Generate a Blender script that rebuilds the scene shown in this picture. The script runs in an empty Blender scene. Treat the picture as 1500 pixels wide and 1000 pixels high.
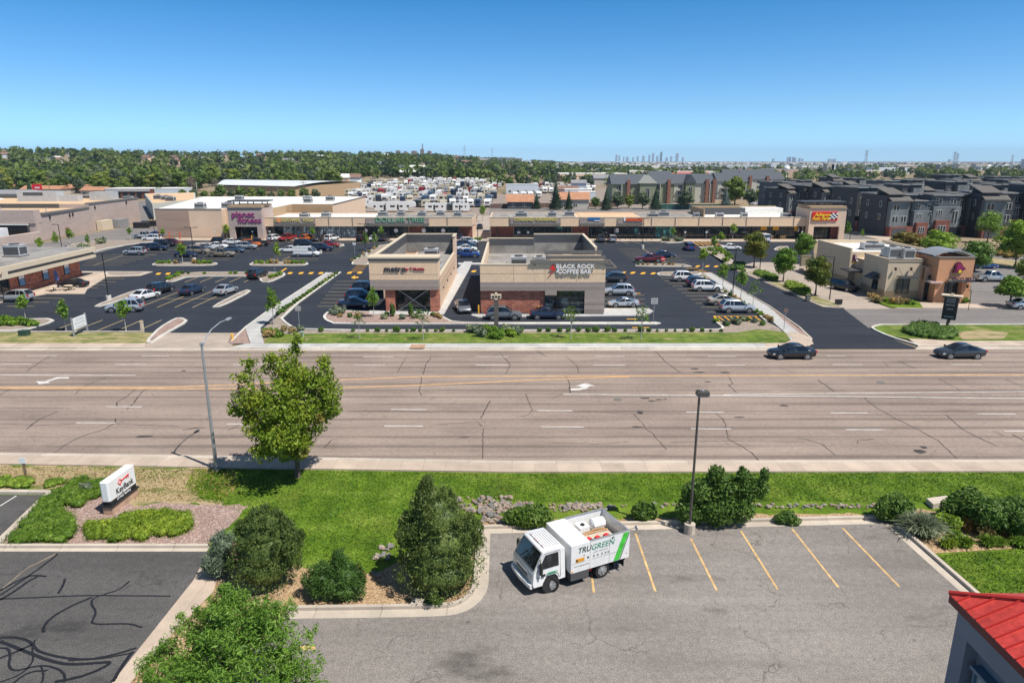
import bpy, bmesh, math, random
import numpy as np
from mathutils import Vector, Matrix
R = math.radians
rnd = random.Random(7)
scene = bpy.context.scene
COL = scene.collection
# ---------------------------------------------------------------- camera calibration helpers
CAMH = 20.0
PIT = math.atan(.265)
SP, CP = math.sin(PIT), math.cos(PIT)
def G(px, py, z=0.0):
    """ground point (height z) that the photograph shows at px, py (1500x1000)"""
    u = (px-750)/1000.0; v = (py-500)/1000.0
    t = (CAMH-z)/(SP+v*CP)
    return (u*t, (CP-v*SP)*t, z)
def G2(px, py):
    g = G(px, py); return (g[0], g[1])
def sst(t):
    t = max(0.0, min(1.0, t)); return t*t*(3-2*t)
def hf(X, Y):
    if Y < 380: return 0.0
    t = X/max(Y, 1.0)
    A = 27*sst((.17-t)/.36) + 9*sst((-.42-t)/.3)
    s = sst((Y-400)/1100.0)
    wob = 2.2*math.sin(X*.006+1.3)*math.sin(Y*.004+.4)*sst((Y-600)/900)
    fall = 1-.75*sst((Y-2200)/3500.0)
    return (A*s+wob)*fall
# ---------------------------------------------------------------- materials
MATS = {}
def newmat(name):
    m = bpy.data.materials.new(name); m.use_nodes = True
    nt = m.node_tree; b = nt.nodes['Principled BSDF']
    MATS[name] = m
    return m, nt, b
def N(nt, typ, **kw):
    n = nt.nodes.new(typ)
    for k, v in kw.items():
        if k in n.inputs: n.inputs[k].default_value = v
        else: setattr(n, k, v)
    return n
def rgba(c): return (c[0], c[1], c[2], 1)
def ramp(nt, fac, stops):
    r = nt.nodes.new('ShaderNodeValToRGB'); e = r.color_ramp.elements
    while len(e) < len(stops): e.new(.5)
    for i, (p, c) in enumerate(stops):
        e[i].position = p; e[i].color = rgba(c) if isinstance(c, tuple) else (c, c, c, 1)
    nt.links.new(fac, r.inputs[0]); return r.outputs[0]
def mixc(nt, fac, a, b, bt='MIX'):
    m = nt.nodes.new('ShaderNodeMix'); m.data_type = 'RGBA'; m.blend_type = bt
    if hasattr(fac, 'is_output') or hasattr(fac, 'links'): nt.links.new(fac, m.inputs[0])
    else: m.inputs[0].default_value = fac
    for s, x in ((6, a), (7, b)):
        if isinstance(x, tuple): m.inputs[s].default_value = rgba(x)
        else: nt.links.new(x, m.inputs[s])
    return m.outputs[2]
def noise(nt, scale, detail=3, rough=.55, vec=None, stretch=None):
    if vec is None: vec = nt.nodes.new('ShaderNodeTexCoord').outputs['Object']
    if stretch:
        mp = nt.nodes.new('ShaderNodeMapping'); mp.inputs['Scale'].default_value = stretch
        nt.links.new(vec, mp.inputs[0]); vec = mp.outputs[0]
    n = N(nt, 'ShaderNodeTexNoise', Scale=scale, Detail=detail, Roughness=rough)
    nt.links.new(vec, n.inputs['Vector']); return n.outputs['Fac']
def bump(nt, b, h, strength, dist=.02):
    n = N(nt, 'ShaderNodeBump', Strength=strength, Distance=dist)
    nt.links.new(h, n.inputs['Height']); nt.links.new(n.outputs[0], b.inputs['Normal'])
def mat(name, col, rough=.7, var=.12, scale=1.5, fine=0, metal=0.0, spec=.5, bmp=0, stretch=None):
    """plain painted / weathered surface: two octaves of soft variation"""
    if name in MATS: return MATS[name]
    m, nt, b = newmat(name)
    b.inputs['Roughness'].default_value = rough
    b.inputs['Metallic'].default_value = metal
    b.inputs['Specular IOR Level'].default_value = spec
    if var > 0:
        n1 = noise(nt, scale, 5, .6, stretch=stretch)
        c = ramp(nt, n1, [(.3, tuple(x*(1-var) for x in col)), (.7, tuple(min(1, x*(1+var)) for x in col))])
        if fine:
            n2 = noise(nt, fine, 2, .6)
            g = ramp(nt, n2, [(.35, .82), (.65, 1.15)])
            c = mixc(nt, 1.0, c, g, 'MULTIPLY')
            if bmp: bump(nt, b, n2, bmp)
        nt.links.new(c, b.inputs['Base Color'])
    else:
        b.inputs['Base Color'].default_value = rgba(col)
    return m
def brickmat(name, c1, c2, mortar, scale=1.0, rx=0):
    m, nt, b = newmat(name)
    tc = nt.nodes.new('ShaderNodeTexCoord').outputs['Object']
    sep = nt.nodes.new('ShaderNodeSeparateXYZ'); nt.links.new(tc, sep.inputs[0])
    ad = N(nt, 'ShaderNodeMath', operation='ADD'); nt.links.new(sep.outputs[0], ad.inputs[0]); nt.links.new(sep.outputs[1], ad.inputs[1])
    cmb = nt.nodes.new('ShaderNodeCombineXYZ'); nt.links.new(ad.outputs[0], cmb.inputs[0]); nt.links.new(sep.outputs[2], cmb.inputs[1])
    br = N(nt, 'ShaderNodeTexBrick', Scale=scale)
    br.inputs['Color1'].default_value = rgba(c1); br.inputs['Color2'].default_value = rgba(c2); br.inputs['Mortar'].default_value = rgba(mortar)
    br.inputs['Mortar Size'].default_value = .02; br.inputs['Brick Width'].default_value = .4; br.inputs['Row Height'].default_value = .14
    nt.links.new(cmb.outputs[0], br.inputs[0])
    g = ramp(nt, noise(nt, 1.3, 4), [(.3, .8), (.7, 1.2)])
    nt.links.new(mixc(nt, 1.0, br.outputs[0], g, 'MULTIPLY'), b.inputs['Base Color'])
    b.inputs['Roughness'].default_value = .85
    return m
def slatmat(name, col, per=.3, axis=2, dark=.6, rough=.7):
    """siding: thin dark joints every `per` metres along an axis, board to board variation"""
    m, nt, b = newmat(name)
    tc = nt.nodes.new('ShaderNodeTexCoord').outputs['Object']
    sep = nt.nodes.new('ShaderNodeSeparateXYZ'); nt.links.new(tc, sep.inputs[0])
    src = sep.outputs[axis]
    if axis == 0:
        ad = N(nt, 'ShaderNodeMath', operation='ADD'); nt.links.new(sep.outputs[0], ad.inputs[0]); nt.links.new(sep.outputs[1], ad.inputs[1]); src = ad.outputs[0]
    dv = N(nt, 'ShaderNodeMath', operation='DIVIDE'); nt.links.new(src, dv.inputs[0]); dv.inputs[1].default_value = per
    fr = N(nt, 'ShaderNodeMath', operation='FRACT'); nt.links.new(dv.outputs[0], fr.inputs[0])
    fl = N(nt, 'ShaderNodeMath', operation='FLOOR'); nt.links.new(dv.outputs[0], fl.inputs[0])
    wn = N(nt, 'ShaderNodeTexWhiteNoise', noise_dimensions='1D'); nt.links.new(fl.outputs[0], wn.inputs['W'])
    c = ramp(nt, wn.outputs['Value'], [(0, tuple(x*.8 for x in col)), (1, tuple(min(1, x*1.2) for x in col))])
    j = ramp(nt, fr.outputs[0], [(.0, dark), (.07, 1.0)])
    c = mixc(nt, 1.0, c, j, 'MULTIPLY')
    g = ramp(nt, noise(nt, 2, 4, stretch=(1, 1, 6)), [(.3, .85), (.7, 1.12)])
    nt.links.new(mixc(nt, 1.0, c, g, 'MULTIPLY'), b.inputs['Base Color'])
    b.inputs['Roughness'].default_value = rough
    return m
def leafmat(name, c1, c2, c3, cl=.5):
    """leaves: clump to clump and leaf to leaf colour variation, a little light through the leaf"""
    m, nt, b = newmat(name)
    out = nt.nodes['Material Output']
    oi = nt.nodes.new('ShaderNodeObjectInfo')
    n1 = noise(nt, cl, 2, .5); n2 = noise(nt, 9.0, 1, .5)
    c = ramp(nt, n1, [(.3, c1), (.55, c2), (.75, c3)])
    g = ramp(nt, n2, [(.35, .58), (.65, 1.42)])
    c = mixc(nt, 1.0, c, g, 'MULTIPLY')
    g2 = ramp(nt, oi.outputs['Random'], [(0, (.72, .8, .8)), (.5, (1, 1, 1)), (1, (1.3, 1.15, .9))])
    c = mixc(nt, 1.0, c, g2, 'MULTIPLY')
    nt.links.new(c, b.inputs['Base Color'])
    b.inputs['Roughness'].default_value = .5
    b.inputs['Specular IOR Level'].default_value = .25
    tr = nt.nodes.new('ShaderNodeBsdfTranslucent'); nt.links.new(c, tr.inputs[0])
    ms = nt.nodes.new('ShaderNodeMixShader'); ms.inputs[0].default_value = .3
    nt.links.new(b.outputs[0], ms.inputs[1]); nt.links.new(tr.outputs[0], ms.inputs[2]); nt.links.new(ms.outputs[0], out.inputs[0])
    return m
# ---------------------------------------------------------------- mesh builder
class MB:
    def __init__(s): s.v = []; s.f = []; s.m = []
    def add(s, vs, fs, m=0):
        o = len(s.v); s.v += [tuple(p) for p in vs]
        for f in fs: s.f.append(tuple(i+o for i in f)); s.m.append(m)
        return s
    def box(s, x0, x1, y0, y1, z0, z1, m=0):
        return s.add([(x0,y0,z0),(x1,y0,z0),(x1,y1,z0),(x0,y1,z0),(x0,y0,z1),(x1,y0,z1),(x1,y1,z1),(x0,y1,z1)],
              [(0,3,2,1),(4,5,6,7),(0,1,5,4),(1,2,6,5),(2,3,7,6),(3,0,4,7)], m)
    def rbox(s, c, d, a=0, m=0, tilt=0):
        M = Matrix.Translation(c) @ Matrix.Rotation(a, 4, 'Z') @ Matrix.Rotation(tilt, 4, 'Y')
        x, y, z = d[0]/2, d[1]/2, d[2]/2
        vs = [M @ Vector(p) for p in [(-x,-y,-z),(x,-y,-z),(x,y,-z),(-x,y,-z),(-x,-y,z),(x,-y,z),(x,y,z),(-x,y,z)]]
        return s.add(vs, [(0,3,2,1),(4,5,6,7),(0,1,5,4),(1,2,6,5),(2,3,7,6),(3,0,4,7)], m)
    def prism(s, poly, z0, z1, m=0, mtop=None, bottom=False):
        n = len(poly)
        a = sum(poly[i][0]*poly[(i+1) % n][1]-poly[(i+1) % n][0]*poly[i][1] for i in range(n))
        if a < 0: poly = poly[::-1]
        vs = [(p[0], p[1], z0) for p in poly]+[(p[0], p[1], z1) for p in poly]
        o = len(s.v); s.v += vs
        for i in range(n):
            j = (i+1) % n; s.f.append((o+i, o+j, o+n+j, o+n+i)); s.m.append(m)
        s.f.append(tuple(range(o+n, o+2*n))); s.m.append(m if mtop is None else mtop)
        if bottom: s.f.append(tuple(reversed(range(o, o+n)))); s.m.append(m)
        return s
    def poly(s, pts, m=0):
        return s.add(pts, [tuple(range(len(pts)))], m)
    def sheet(s, pts2, z, m=0):
        n = len(pts2)
        a = sum(pts2[i][0]*pts2[(i+1) % n][1]-pts2[(i+1) % n][0]*pts2[i][1] for i in range(n))
        if a < 0: pts2 = pts2[::-1]
        return s.add([(p[0], p[1], z) for p in pts2], [tuple(range(n))], m)
    def cyl(s, p0, p1, r0, r1=None, n=8, m=0, caps=True):
        if r1 is None: r1 = r0
        p0 = Vector(p0); p1 = Vector(p1); d = (p1-p0)
        if d.length < 1e-6: return s
        d.normalize(); a = d.orthogonal().normalized(); b = d.cross(a)
        vs = []
        for p, r in ((p0, r0), (p1, r1)):
            for i in range(n):
                t = 2*math.pi*i/n; vs.append(p+a*math.cos(t)*r+b*math.sin(t)*r)
        fs = [(i, (i+1) % n, n+(i+1) % n, n+i) for i in range(n)]
        if caps: fs += [tuple(reversed(range(n))), tuple(range(n, 2*n))]
        return s.add(vs, fs, m)
    def tube(s, pts, r, n=6, m=0):
        rs = r if isinstance(r, (list, tuple)) else [r]*len(pts)
        for i in range(len(pts)-1): s.cyl(pts[i], pts[i+1], rs[i], rs[i+1], n, m, caps=True)
        return s
    def loft(s, rings, m=0, caps=True):
        n = len(rings[0]); o = len(s.v)
        for r in rings: s.v += [tuple(p) for p in r]
        for k in range(len(rings)-1):
            for i in range(n):
                j = (i+1) % n; s.f.append((o+k*n+i, o+k*n+j, o+(k+1)*n+j, o+(k+1)*n+i)); s.m.append(m)
        if caps:
            s.f.append(tuple(reversed(range(o, o+n)))); s.m.append(m)
            e = o+(len(rings)-1)*n; s.f.append(tuple(range(e, e+n))); s.m.append(m)
        return s
    def ball(s, c, r, n=8, k=6, m=0, jit=0, rg=None):
        rx, ry, rz = r if isinstance(r, (list, tuple)) else (r, r, r)
        rings = []
        for i in range(1, k):
            ph = math.pi*i/k
            rings.append([(c[0]+rx*math.sin(ph)*math.cos(2*math.pi*j/n)*(1+(rg.uniform(-jit, jit) if jit else 0)),
                           c[1]+ry*math.sin(ph)*math.sin(2*math.pi*j/n)*(1+(rg.uniform(-jit, jit) if jit else 0)),
                           c[2]-rz*math.cos(ph)) for j in range(n)])
        return s.loft(rings, m)
    def build(s, name, mats, parent=None, smooth=False, loc=None, rot=None, angle=35):
        me = bpy.data.meshes.new(name)
        me.from_pydata(s.v, [], s.f)
        if not isinstance(mats, (list, tuple)): mats = [mats]
        for mm in mats: me.materials.append(mm)
        if len(mats) > 1: me.polygons.foreach_set('material_index', s.m)
        me.update()
        if smooth:
            me.shade_smooth(); me.set_sharp_from_angle(angle=R(angle))
        o = bpy.data.objects.new(name, me); COL.objects.link(o)
        if parent is not None: o.parent = parent
        if loc is not None: o.location = loc
        if rot is not None: o.rotation_euler = rot if isinstance(rot, (tuple, list)) else (0, 0, rot)
        return o
def npmesh(name, V, F, mats, parent=None, mi=None, loc=None):
    """fast mesh from numpy arrays of quads"""
    me = bpy.data.meshes.new(name)
    nv, nf = len(V), len(F); k = F.shape[1]
    me.vertices.add(nv); me.vertices.foreach_set('co', V.astype(np.float32).ravel())
    me.loops.add(nf*k); me.loops.foreach_set('vertex_index', F.astype(np.int32).ravel())
    me.polygons.add(nf); me.polygons.foreach_set('loop_start', np.arange(0, nf*k, k, dtype=np.int32))
    if not isinstance(mats, (list, tuple)): mats = [mats]
    for mm in mats: me.materials.append(mm)
    if mi is not None: me.polygons.foreach_set('material_index', mi.astype(np.int32))
    me.update(calc_edges=True)
    o = bpy.data.objects.new(name, me); COL.objects.link(o)
    if parent is not None: o.parent = parent
    if loc is not None: o.location = loc
    return o
def tag(o, label, cat=None, group=None, kind=None):
    if label: o['label'] = label
    if cat: o['category'] = cat
    if group: o['group'] = group
    if kind: o['kind'] = kind
    return o
def empty(name, loc=(0, 0, 0), rz=0, label=None, cat=None, group=None):
    o = bpy.data.objects.new(name, None); COL.objects.link(o)
    o.location = loc; o.rotation_euler = (0, 0, rz); o.empty_display_size = .3
    return tag(o, label, cat, group)
def kids(o): return [c for c in ALLKIDS.get(o.name, [])]
def dup(o, loc=None, rz=None, label=None, group=None, sc=None, parent=None):
    c = o.copy(); COL.objects.link(c)
    if parent is not None: c.parent = parent
    if loc is not None: c.location = loc
    if rz is not None: c.rotation_euler = (0, 0, rz)
    if sc is not None: c.scale = sc if isinstance(sc, tuple) else (sc, sc, sc)
    if label: c['label'] = label
    if group: c['group'] = group
    for ch in list(o.children): dup(ch, parent=c)
    return c
def struct(o, label=None): o['kind'] = 'structure'; return o
def text(name, s, size, loc, rot, m, parent=None, ext=.03, off=0.0, sx=1.0, align='CENTER', shear=0):
    cu = bpy.data.curves.new(name, 'FONT'); cu.body = s; cu.size = size
    cu.align_x = align; cu.align_y = 'CENTER'; cu.extrude = ext; cu.offset = off; cu.shear = shear
    cu.resolution_u = 3
    cu.materials.append(m)
    tmp = bpy.data.objects.new(name, cu); COL.objects.link(tmp)
    me = bpy.data.meshes.new_from_object(tmp); bpy.data.objects.remove(tmp); bpy.data.curves.remove(cu); me.name = name
    o = bpy.data.objects.new(name, me); COL.objects.link(o)
    o.location = loc; o.rotation_euler = rot; o.scale = (sx, 1, 1)
    if parent is not None: o.parent = parent
    return o
FRONT = (R(90), 0, 0)
# ---------------------------------------------------------------- leaves
def leaves(rg, blobs, n, size, out=.55, shell=.16, flat=1.0, up=.25):
    """n leaf quads spread through the shells of ellipsoid blobs -> V, F"""
    B = np.array(blobs, dtype=float)
    w = (B[:, 3]*B[:, 4]+B[:, 3]*B[:, 5]+B[:, 4]*B[:, 5]); w /= w.sum()
    idx = rg.choice(len(B), n, p=w)
    d = rg.normal(size=(n, 3)); d /= np.linalg.norm(d, axis=1)[:, None]
    r = 1-np.abs(rg.normal(0, shell, n)); r = np.clip(r, .15, 1)+rg.uniform(-.02, .08, n)
    c = B[idx, :3]+d*B[idx, 3:6]*r[:, None]
    nrm = rg.normal(size=(n, 3))*(1-out)+d*out; nrm[:, 2] += up
    nrm /= np.linalg.norm(nrm, axis=1)[:, None]
    a = np.cross(nrm, rg.normal(size=(n, 3))); a /= np.linalg.norm(a, axis=1)[:, None]
    b = np.cross(nrm, a)
    s = size*(.5+rg.gamma(3.0, .19, n))[:, None]
    V = np.stack([c-a*s, c-b*s*.55*flat, c+a*s, c+b*s*.55*flat], axis=1).reshape(-1, 3)
    F = np.arange(4*n).reshape(-1, 4)
    return V, F
def core(rg, blobs, k=.8, n=9):
    """lumpy inner mass of twigs and leaves that closes the crown"""
    Vs = []; Fs = []; o = 0
    for b in blobs:
        rings = []
        for i in range(n//2+2):
            ph = math.pi*i/(n//2+1)
            for j in range(n):
                th = 2*math.pi*j/n; q = k*rg.uniform(.75, 1.05)
                rings.append((b[0]+b[3]*q*math.sin(ph)*math.cos(th), b[1]+b[4]*q*math.sin(ph)*math.sin(th), b[2]-b[5]*q*math.cos(ph)))
        m = n//2+2
        for i in range(m-1):
            for j in range(n):
                Fs.append((o+i*n+j, o+i*n+(j+1) % n, o+(i+1)*n+(j+1) % n, o+(i+1)*n+j))
        Vs += rings; o += len(rings)
    return np.array(Vs), np.array(Fs)
def join(*VF):
    V = []; F = []; o = 0
    for v, f in VF:
        V.append(v); F.append(f+o); o += len(v)
    return np.concatenate(V), np.concatenate(F)
def trunk_mb(h, r, tips, rg, lean=0, n=7, seg=4, base_h=0):
    mb = MB(); pts = [(0, 0, -.05)]
    for i in range(1, seg+1):
        t = i/seg; pts.append((lean*t+rg.uniform(-.04, .04)*h*.3, rg.uniform(-.04, .04)*h*.3, h*t))
    rs = [r*1.35]+[r*(1-.6*i/seg) for i in range(1, seg+1)]
    mb.tube(pts, rs, n)
    for (tx, ty, tz) in tips:
        k = rg.integers(max(1, seg//2), seg+1); p = pts[k]
        md = ((p[0]+tx)/2+rg.uniform(-.1, .1), (p[1]+ty)/2+rg.uniform(-.1, .1), (p[2]+tz)/2-.05*h*.3)
        mb.tube([p, md, (tx, ty, tz)], [rs[k]*.6, rs[k]*.38, rs[k]*.12], 5)
    return mb
SKY0 = (1.02, 1.72, 2.8); SKY1 = (.88, 1.36, 1.8); SKY2 = (.30, 1.08, 1.56); SKY3 = (1.05, .97, .87)
EXPO = 0.22
HAZE = 7e-5
# ================================================================ MATERIALS
# --- road asphalt: brownish, wheel-path bands, stains, fine cracks
def roadmat(name, col, bands=True, tar=.0, crack=.6, agg=60, coarse=0, stain=0):
    m, nt, b = newmat(name)
    tc = nt.nodes.new('ShaderNodeTexCoord').outputs['Object']
    st = noise(nt, .35, 6, .6, tc, (.12, 1.6, 1))
    c = ramp(nt, st, [(.3, tuple(x*.80 for x in col)), (.5, col), (.72, tuple(x*1.18 for x in col))])
    bl = noise(nt, .12, 4, .6, tc)
    c = mixc(nt, 1.0, c, ramp(nt, bl, [(.3, .86), (.7, 1.1)]), 'MULTIPLY')
    if bands:
        sep = nt.nodes.new('ShaderNodeSeparateXYZ'); nt.links.new(tc, sep.inputs[0])
        wv = N(nt, 'ShaderNodeMath', operation='MULTIPLY'); nt.links.new(sep.outputs[1], wv.inputs[0]); wv.inputs[1].default_value = 2*math.pi/1.78
        sn = N(nt, 'ShaderNodeMath', operation='SINE'); nt.links.new(wv.outputs[0], sn.inputs[0])
        ad = N(nt, 'ShaderNodeMath', operation='ADD'); nt.links.new(sn.outputs[0], ad.inputs[0])
        nb = noise(nt, .25, 5, .65, tc, (.15, 1, 1)); nm = N(nt, 'ShaderNodeMath', operation='MULTIPLY'); nt.links.new(nb, nm.inputs[0]); nm.inputs[1].default_value = 3.0
        nt.links.new(nm.outputs[0], ad.inputs[1])
        c = mixc(nt, 1.0, c, ramp(nt, ad.outputs[0], [(.45, .72), (1.15, 1.05)]), 'MULTIPLY')
    # aggregate speckle
    sp = noise(nt, agg, 2, .7, tc)
    c = mixc(nt, 1.0, c, ramp(nt, sp, [(.3, .62-coarse*.25), (.5, .98), (.7, 1.42+coarse*.35)]), 'MULTIPLY')
    sp2 = noise(nt, agg*.17, 3, .7, tc)
    c = mixc(nt, 1.0, c, ramp(nt, sp2, [(.3, .86), (.7, 1.14)]), 'MULTIPLY')
    if stain:
        sm = ramp(nt, noise(nt, .33, 5, .62, tc, (.5, 1.1, 1)), [(.30, .55), (.42, 1.0)])
        c = mixc(nt, stain, c, mixc(nt, 1.0, c, sm, 'MULTIPLY'))
        st2 = ramp(nt, noise(nt, 1.7, 4, .7, tc), [(.27, .45), (.34, 1.0)])
        c = mixc(nt, stain, c, mixc(nt, 1.0, c, st2, 'MULTIPLY'))
    if crack:
        wp = N(nt, 'ShaderNodeTexNoise', Scale=.9, Detail=4.0); nt.links.new(tc, wp.inputs['Vector'])
        mv = N(nt, 'ShaderNodeVectorMath', operation='SCALE'); nt.links.new(wp.outputs['Color'], mv.inputs[0]); mv.inputs['Scale'].default_value = 1.6
        av = N(nt, 'ShaderNodeVectorMath', operation='ADD'); nt.links.new(tc, av.inputs[0]); nt.links.new(mv.outputs[0], av.inputs[1])
        vo = N(nt, 'ShaderNodeTexVoronoi', feature='DISTANCE_TO_EDGE', Scale=.34); nt.links.new(av.outputs[0], vo.inputs['Vector'])
        ln = ramp(nt, vo.outputs['Distance'], [(.0, 1.0), (.012, 0.0)])
        gate = ramp(nt, noise(nt, .22, 2, .5, tc), [(.5, 0.0), (.6, 1.0)])
        f = mixc(nt, 1.0, ln, gate, 'MULTIPLY')
        fm = N(nt, 'ShaderNodeMath', operation='MULTIPLY'); nt.links.new(f, fm.inputs[0]); fm.inputs[1].default_value = crack
        c = mixc(nt, fm.outputs[0], c, tuple(x*.32 for x in col))
    nt.links.new(c, b.inputs['Base Color'])
    b.inputs['Roughness'].default_value = .85; b.inputs['Specular IOR Level'].default_value = .25
    bump(nt, b, sp, .35, .02)
    return m
M = {}
M['road'] = roadmat('worn_road_asphalt', (.285, .224, .186), True, crack=.5, agg=20, coarse=.4, stain=.35)
M['lot'] = roadmat('fresh_dark_asphalt', (.029, .034, .045), False, crack=0, agg=10, stain=.5)
M['near_lot'] = roadmat('coarse_grey_asphalt', (.235, .212, .192), False, crack=.9, agg=22, coarse=.55, stain=1.0)
M['bank_lot'] = roadmat('sealed_black_asphalt', (.098, .094, .090), False, crack=.5, agg=20, coarse=.8, stain=1.0)
M['side_road'] = roadmat('grey_side_asphalt', (.20, .185, .175), False, crack=.4, agg=20)
def conc(name, col, joint=0, axis=0):
    m, nt, b = newmat(name)
    tc = nt.nodes.new('ShaderNodeTexCoord').outputs['Object']
    c = ramp(nt, noise(nt, .6, 6, .65, tc), [(.3, tuple(x*.84 for x in col)), (.7, tuple(x*1.12 for x in col))])
    c = mixc(nt, 1.0, c, ramp(nt, noise(nt, 25, 2, .6, tc), [(.3, .88), (.7, 1.1)]), 'MULTIPLY')
    if joint:
        sep = nt.nodes.new('ShaderNodeSeparateXYZ'); nt.links.new(tc, sep.inputs[0])
        dv = N(nt, 'ShaderNodeMath', operation='DIVIDE'); nt.links.new(sep.outputs[axis], dv.inputs[0]); dv.inputs[1].default_value = joint
        fr = N(nt, 'ShaderNodeMath', operation='FRACT'); nt.links.new(dv.outputs[0], fr.inputs[0])
        c = mixc(nt, 1.0, c, ramp(nt, fr.outputs[0], [(.0, .6), (.025, 1.0)]), 'MULTIPLY')
        fl = N(nt, 'ShaderNodeMath', operation='FLOOR'); nt.links.new(dv.outputs[0], fl.inputs[0])
        wn = N(nt, 'ShaderNodeTexWhiteNoise', noise_dimensions='1D'); nt.links.new(fl.outputs[0], wn.inputs['W'])
        c = mixc(nt, 1.0, c, ramp(nt, wn.outputs['Value'], [(0, .9), (1, 1.07)]), 'MULTIPLY')
    nt.links.new(c, b.inputs['Base Color']); b.inputs['Roughness'].default_value = .85
    return m
M['walk'] = conc('tan_sidewalk_concrete', (.50, .40, .315), 1.5)
M['walk2'] = conc('grey_sidewalk_concrete', (.48, .47, .45), 1.5)
M['drive'] = conc('driveway_concrete', (.40, .33, .27), 3.0, 1)
M['curb'] = conc('curb_concrete', (.52, .45, .37), 3.0)
M['curbw'] = conc('new_curb_concrete', (.62, .59, .53), 3.0)
def grassmat(name, c1, c2, c3, dry=None, dryamt=.5, scale=.5):
    m, nt, b = newmat(name)
    tc = nt.nodes.new('ShaderNodeTexCoord').outputs['Object']
    c = ramp(nt, noise(nt, scale, 5, .6, tc), [(.3, c1), (.5, c2), (.7, c3)])
    st = noise(nt, 1.1, 3, .6, tc, (.5, 2.2, 1))
    c = mixc(nt, 1.0, c, ramp(nt, st, [(.3, .82), (.7, 1.16)]), 'MULTIPLY')
    c = mixc(nt, 1.0, c, ramp(nt, noise(nt, .9, 2, .5, tc, (1.9, .25, 1)), [(.4, .88), (.6, 1.1)]), 'MULTIPLY')
    yl = ramp(nt, noise(nt, .16, 4, .6, tc), [(.52, 0.0), (.68, .55)])
    c = mixc(nt, yl, c, (c3[0]*1.25, c3[1]*1.02, c3[2]*1.3))
    fn = noise(nt, 17, 3, .75, tc)
    c = mixc(nt, 1.0, c, ramp(nt, fn, [(.3, .45), (.5, .95), (.7, 1.55)]), 'MULTIPLY')
    if dry:
        dm = ramp(nt, noise(nt, .8, 5, .65, tc, (.6, 1.4, 1)), [(dryamt-.06, 0.0), (dryamt+.06, 1.0)])
        dc = mixc(nt, 1.0, dry, ramp(nt, fn, [(.3, .75), (.7, 1.2)]), 'MULTIPLY')
        c = mixc(nt, dm, c, dc)
    nt.links.new(c, b.inputs['Base Color']); b.inputs['Roughness'].default_value = .8
    b.inputs['Specular IOR Level'].default_value = .15
    bump(nt, b, fn, .6, .06)
    return m
M['grass'] = grassmat('lush_grass', (.065, .125, .010), (.115, .19, .015), (.18, .25, .034))
M['grass2'] = grassmat('verge_grass', (.07, .13, .016), (.11, .175, .025), (.17, .22, .04), (.30, .26, .11), .60, .35)
M['drygrass'] = grassmat('dry_grass', (.10, .15, .03), (.17, .19, .06), (.22, .20, .08), (.40, .31, .18), .44, .6)
M['verge_dry'] = grassmat('verge_patchy', (.12, .17, .04), (.18, .20, .06), (.22, .21, .08), (.36, .30, .15), .5, .3)
def pebble(name, cols, scale=14):
    m, nt, b = newmat(name)
    tc = nt.nodes.new('ShaderNodeTexCoord').outputs['Object']
    vo = N(nt, 'ShaderNodeTexVoronoi', Scale=scale); nt.links.new(tc, vo.inputs['Vector'])
    sp = nt.nodes.new('ShaderNodeSeparateColor'); nt.links.new(vo.outputs['Color'], sp.inputs[0])
    c = ramp(nt, sp.outputs[0], [(i/(len(cols)-1), x) for i, x in enumerate(cols)])
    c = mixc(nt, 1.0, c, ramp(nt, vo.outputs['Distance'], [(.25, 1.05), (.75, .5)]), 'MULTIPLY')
    c = mixc(nt, 1.0, c, ramp(nt, noise(nt, .7, 4, .6, tc), [(.3, .85), (.7, 1.12)]), 'MULTIPLY')
    nt.links.new(c, b.inputs['Base Color']); b.inputs['Roughness'].default_value = .9
    bump(nt, b, vo.outputs['Distance'], -.6, .05)
    return m
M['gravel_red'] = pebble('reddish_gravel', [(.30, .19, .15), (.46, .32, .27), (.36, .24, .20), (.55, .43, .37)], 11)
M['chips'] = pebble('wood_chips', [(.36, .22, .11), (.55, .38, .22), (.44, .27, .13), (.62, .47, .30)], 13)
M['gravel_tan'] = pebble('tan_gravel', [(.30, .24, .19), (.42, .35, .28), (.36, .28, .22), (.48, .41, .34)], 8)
M['terrain'] = None
def terrain():
    m, nt, b = newmat('dry_suburban_ground')
    tc = nt.nodes.new('ShaderNodeTexCoord').outputs['Object']
    c = ramp(nt, noise(nt, .012, 6, .65, tc), [(.3, (.10, .11, .045)), (.42, (.20, .165, .10)), (.52, (.30, .23, .15)), (.66, (.24, .21, .17)), (.8, (.12, .13, .06))])
    c = mixc(nt, 1.0, c, ramp(nt, noise(nt, .3, 5, .7, tc), [(.3, .8), (.7, 1.15)]), 'MULTIPLY')
    nt.links.new(c, b.inputs['Base Color']); b.inputs['Roughness'].default_value = .95
    b.inputs['Specular IOR Level'].default_value = .1
    return m
M['terrain'] = terrain()
M['yard'] = mat('yard_gravel_ground', (.27, .22, .18), .95, .2, .15, 6)
M['yellow'] = mat('worn_yellow_paint', (.62, .40, .17), .75, .3, 3, 16)
M['yellow2'] = mat('pale_yellow_paint', (.55, .42, .20), .7, .2, 3, 30)
M['orange_y'] = mat('fresh_yellow_paint', (.85, .43, .03), .7, .1, 3)
M['road_yel'] = mat('road_yellow_paint', (.68, .40, .18), .75, .2, 1.2, 14)
M['white'] = mat('road_white_paint', (.60, .57, .53), .75, .22, 1.2, 14)
M['tar'] = mat('tar_sealant', (.016, .015, .016), .5, .2, 2)
M['tarsoft'] = mat('old_crack_fill', (.06, .048, .042), .7, .3, 2)
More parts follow.
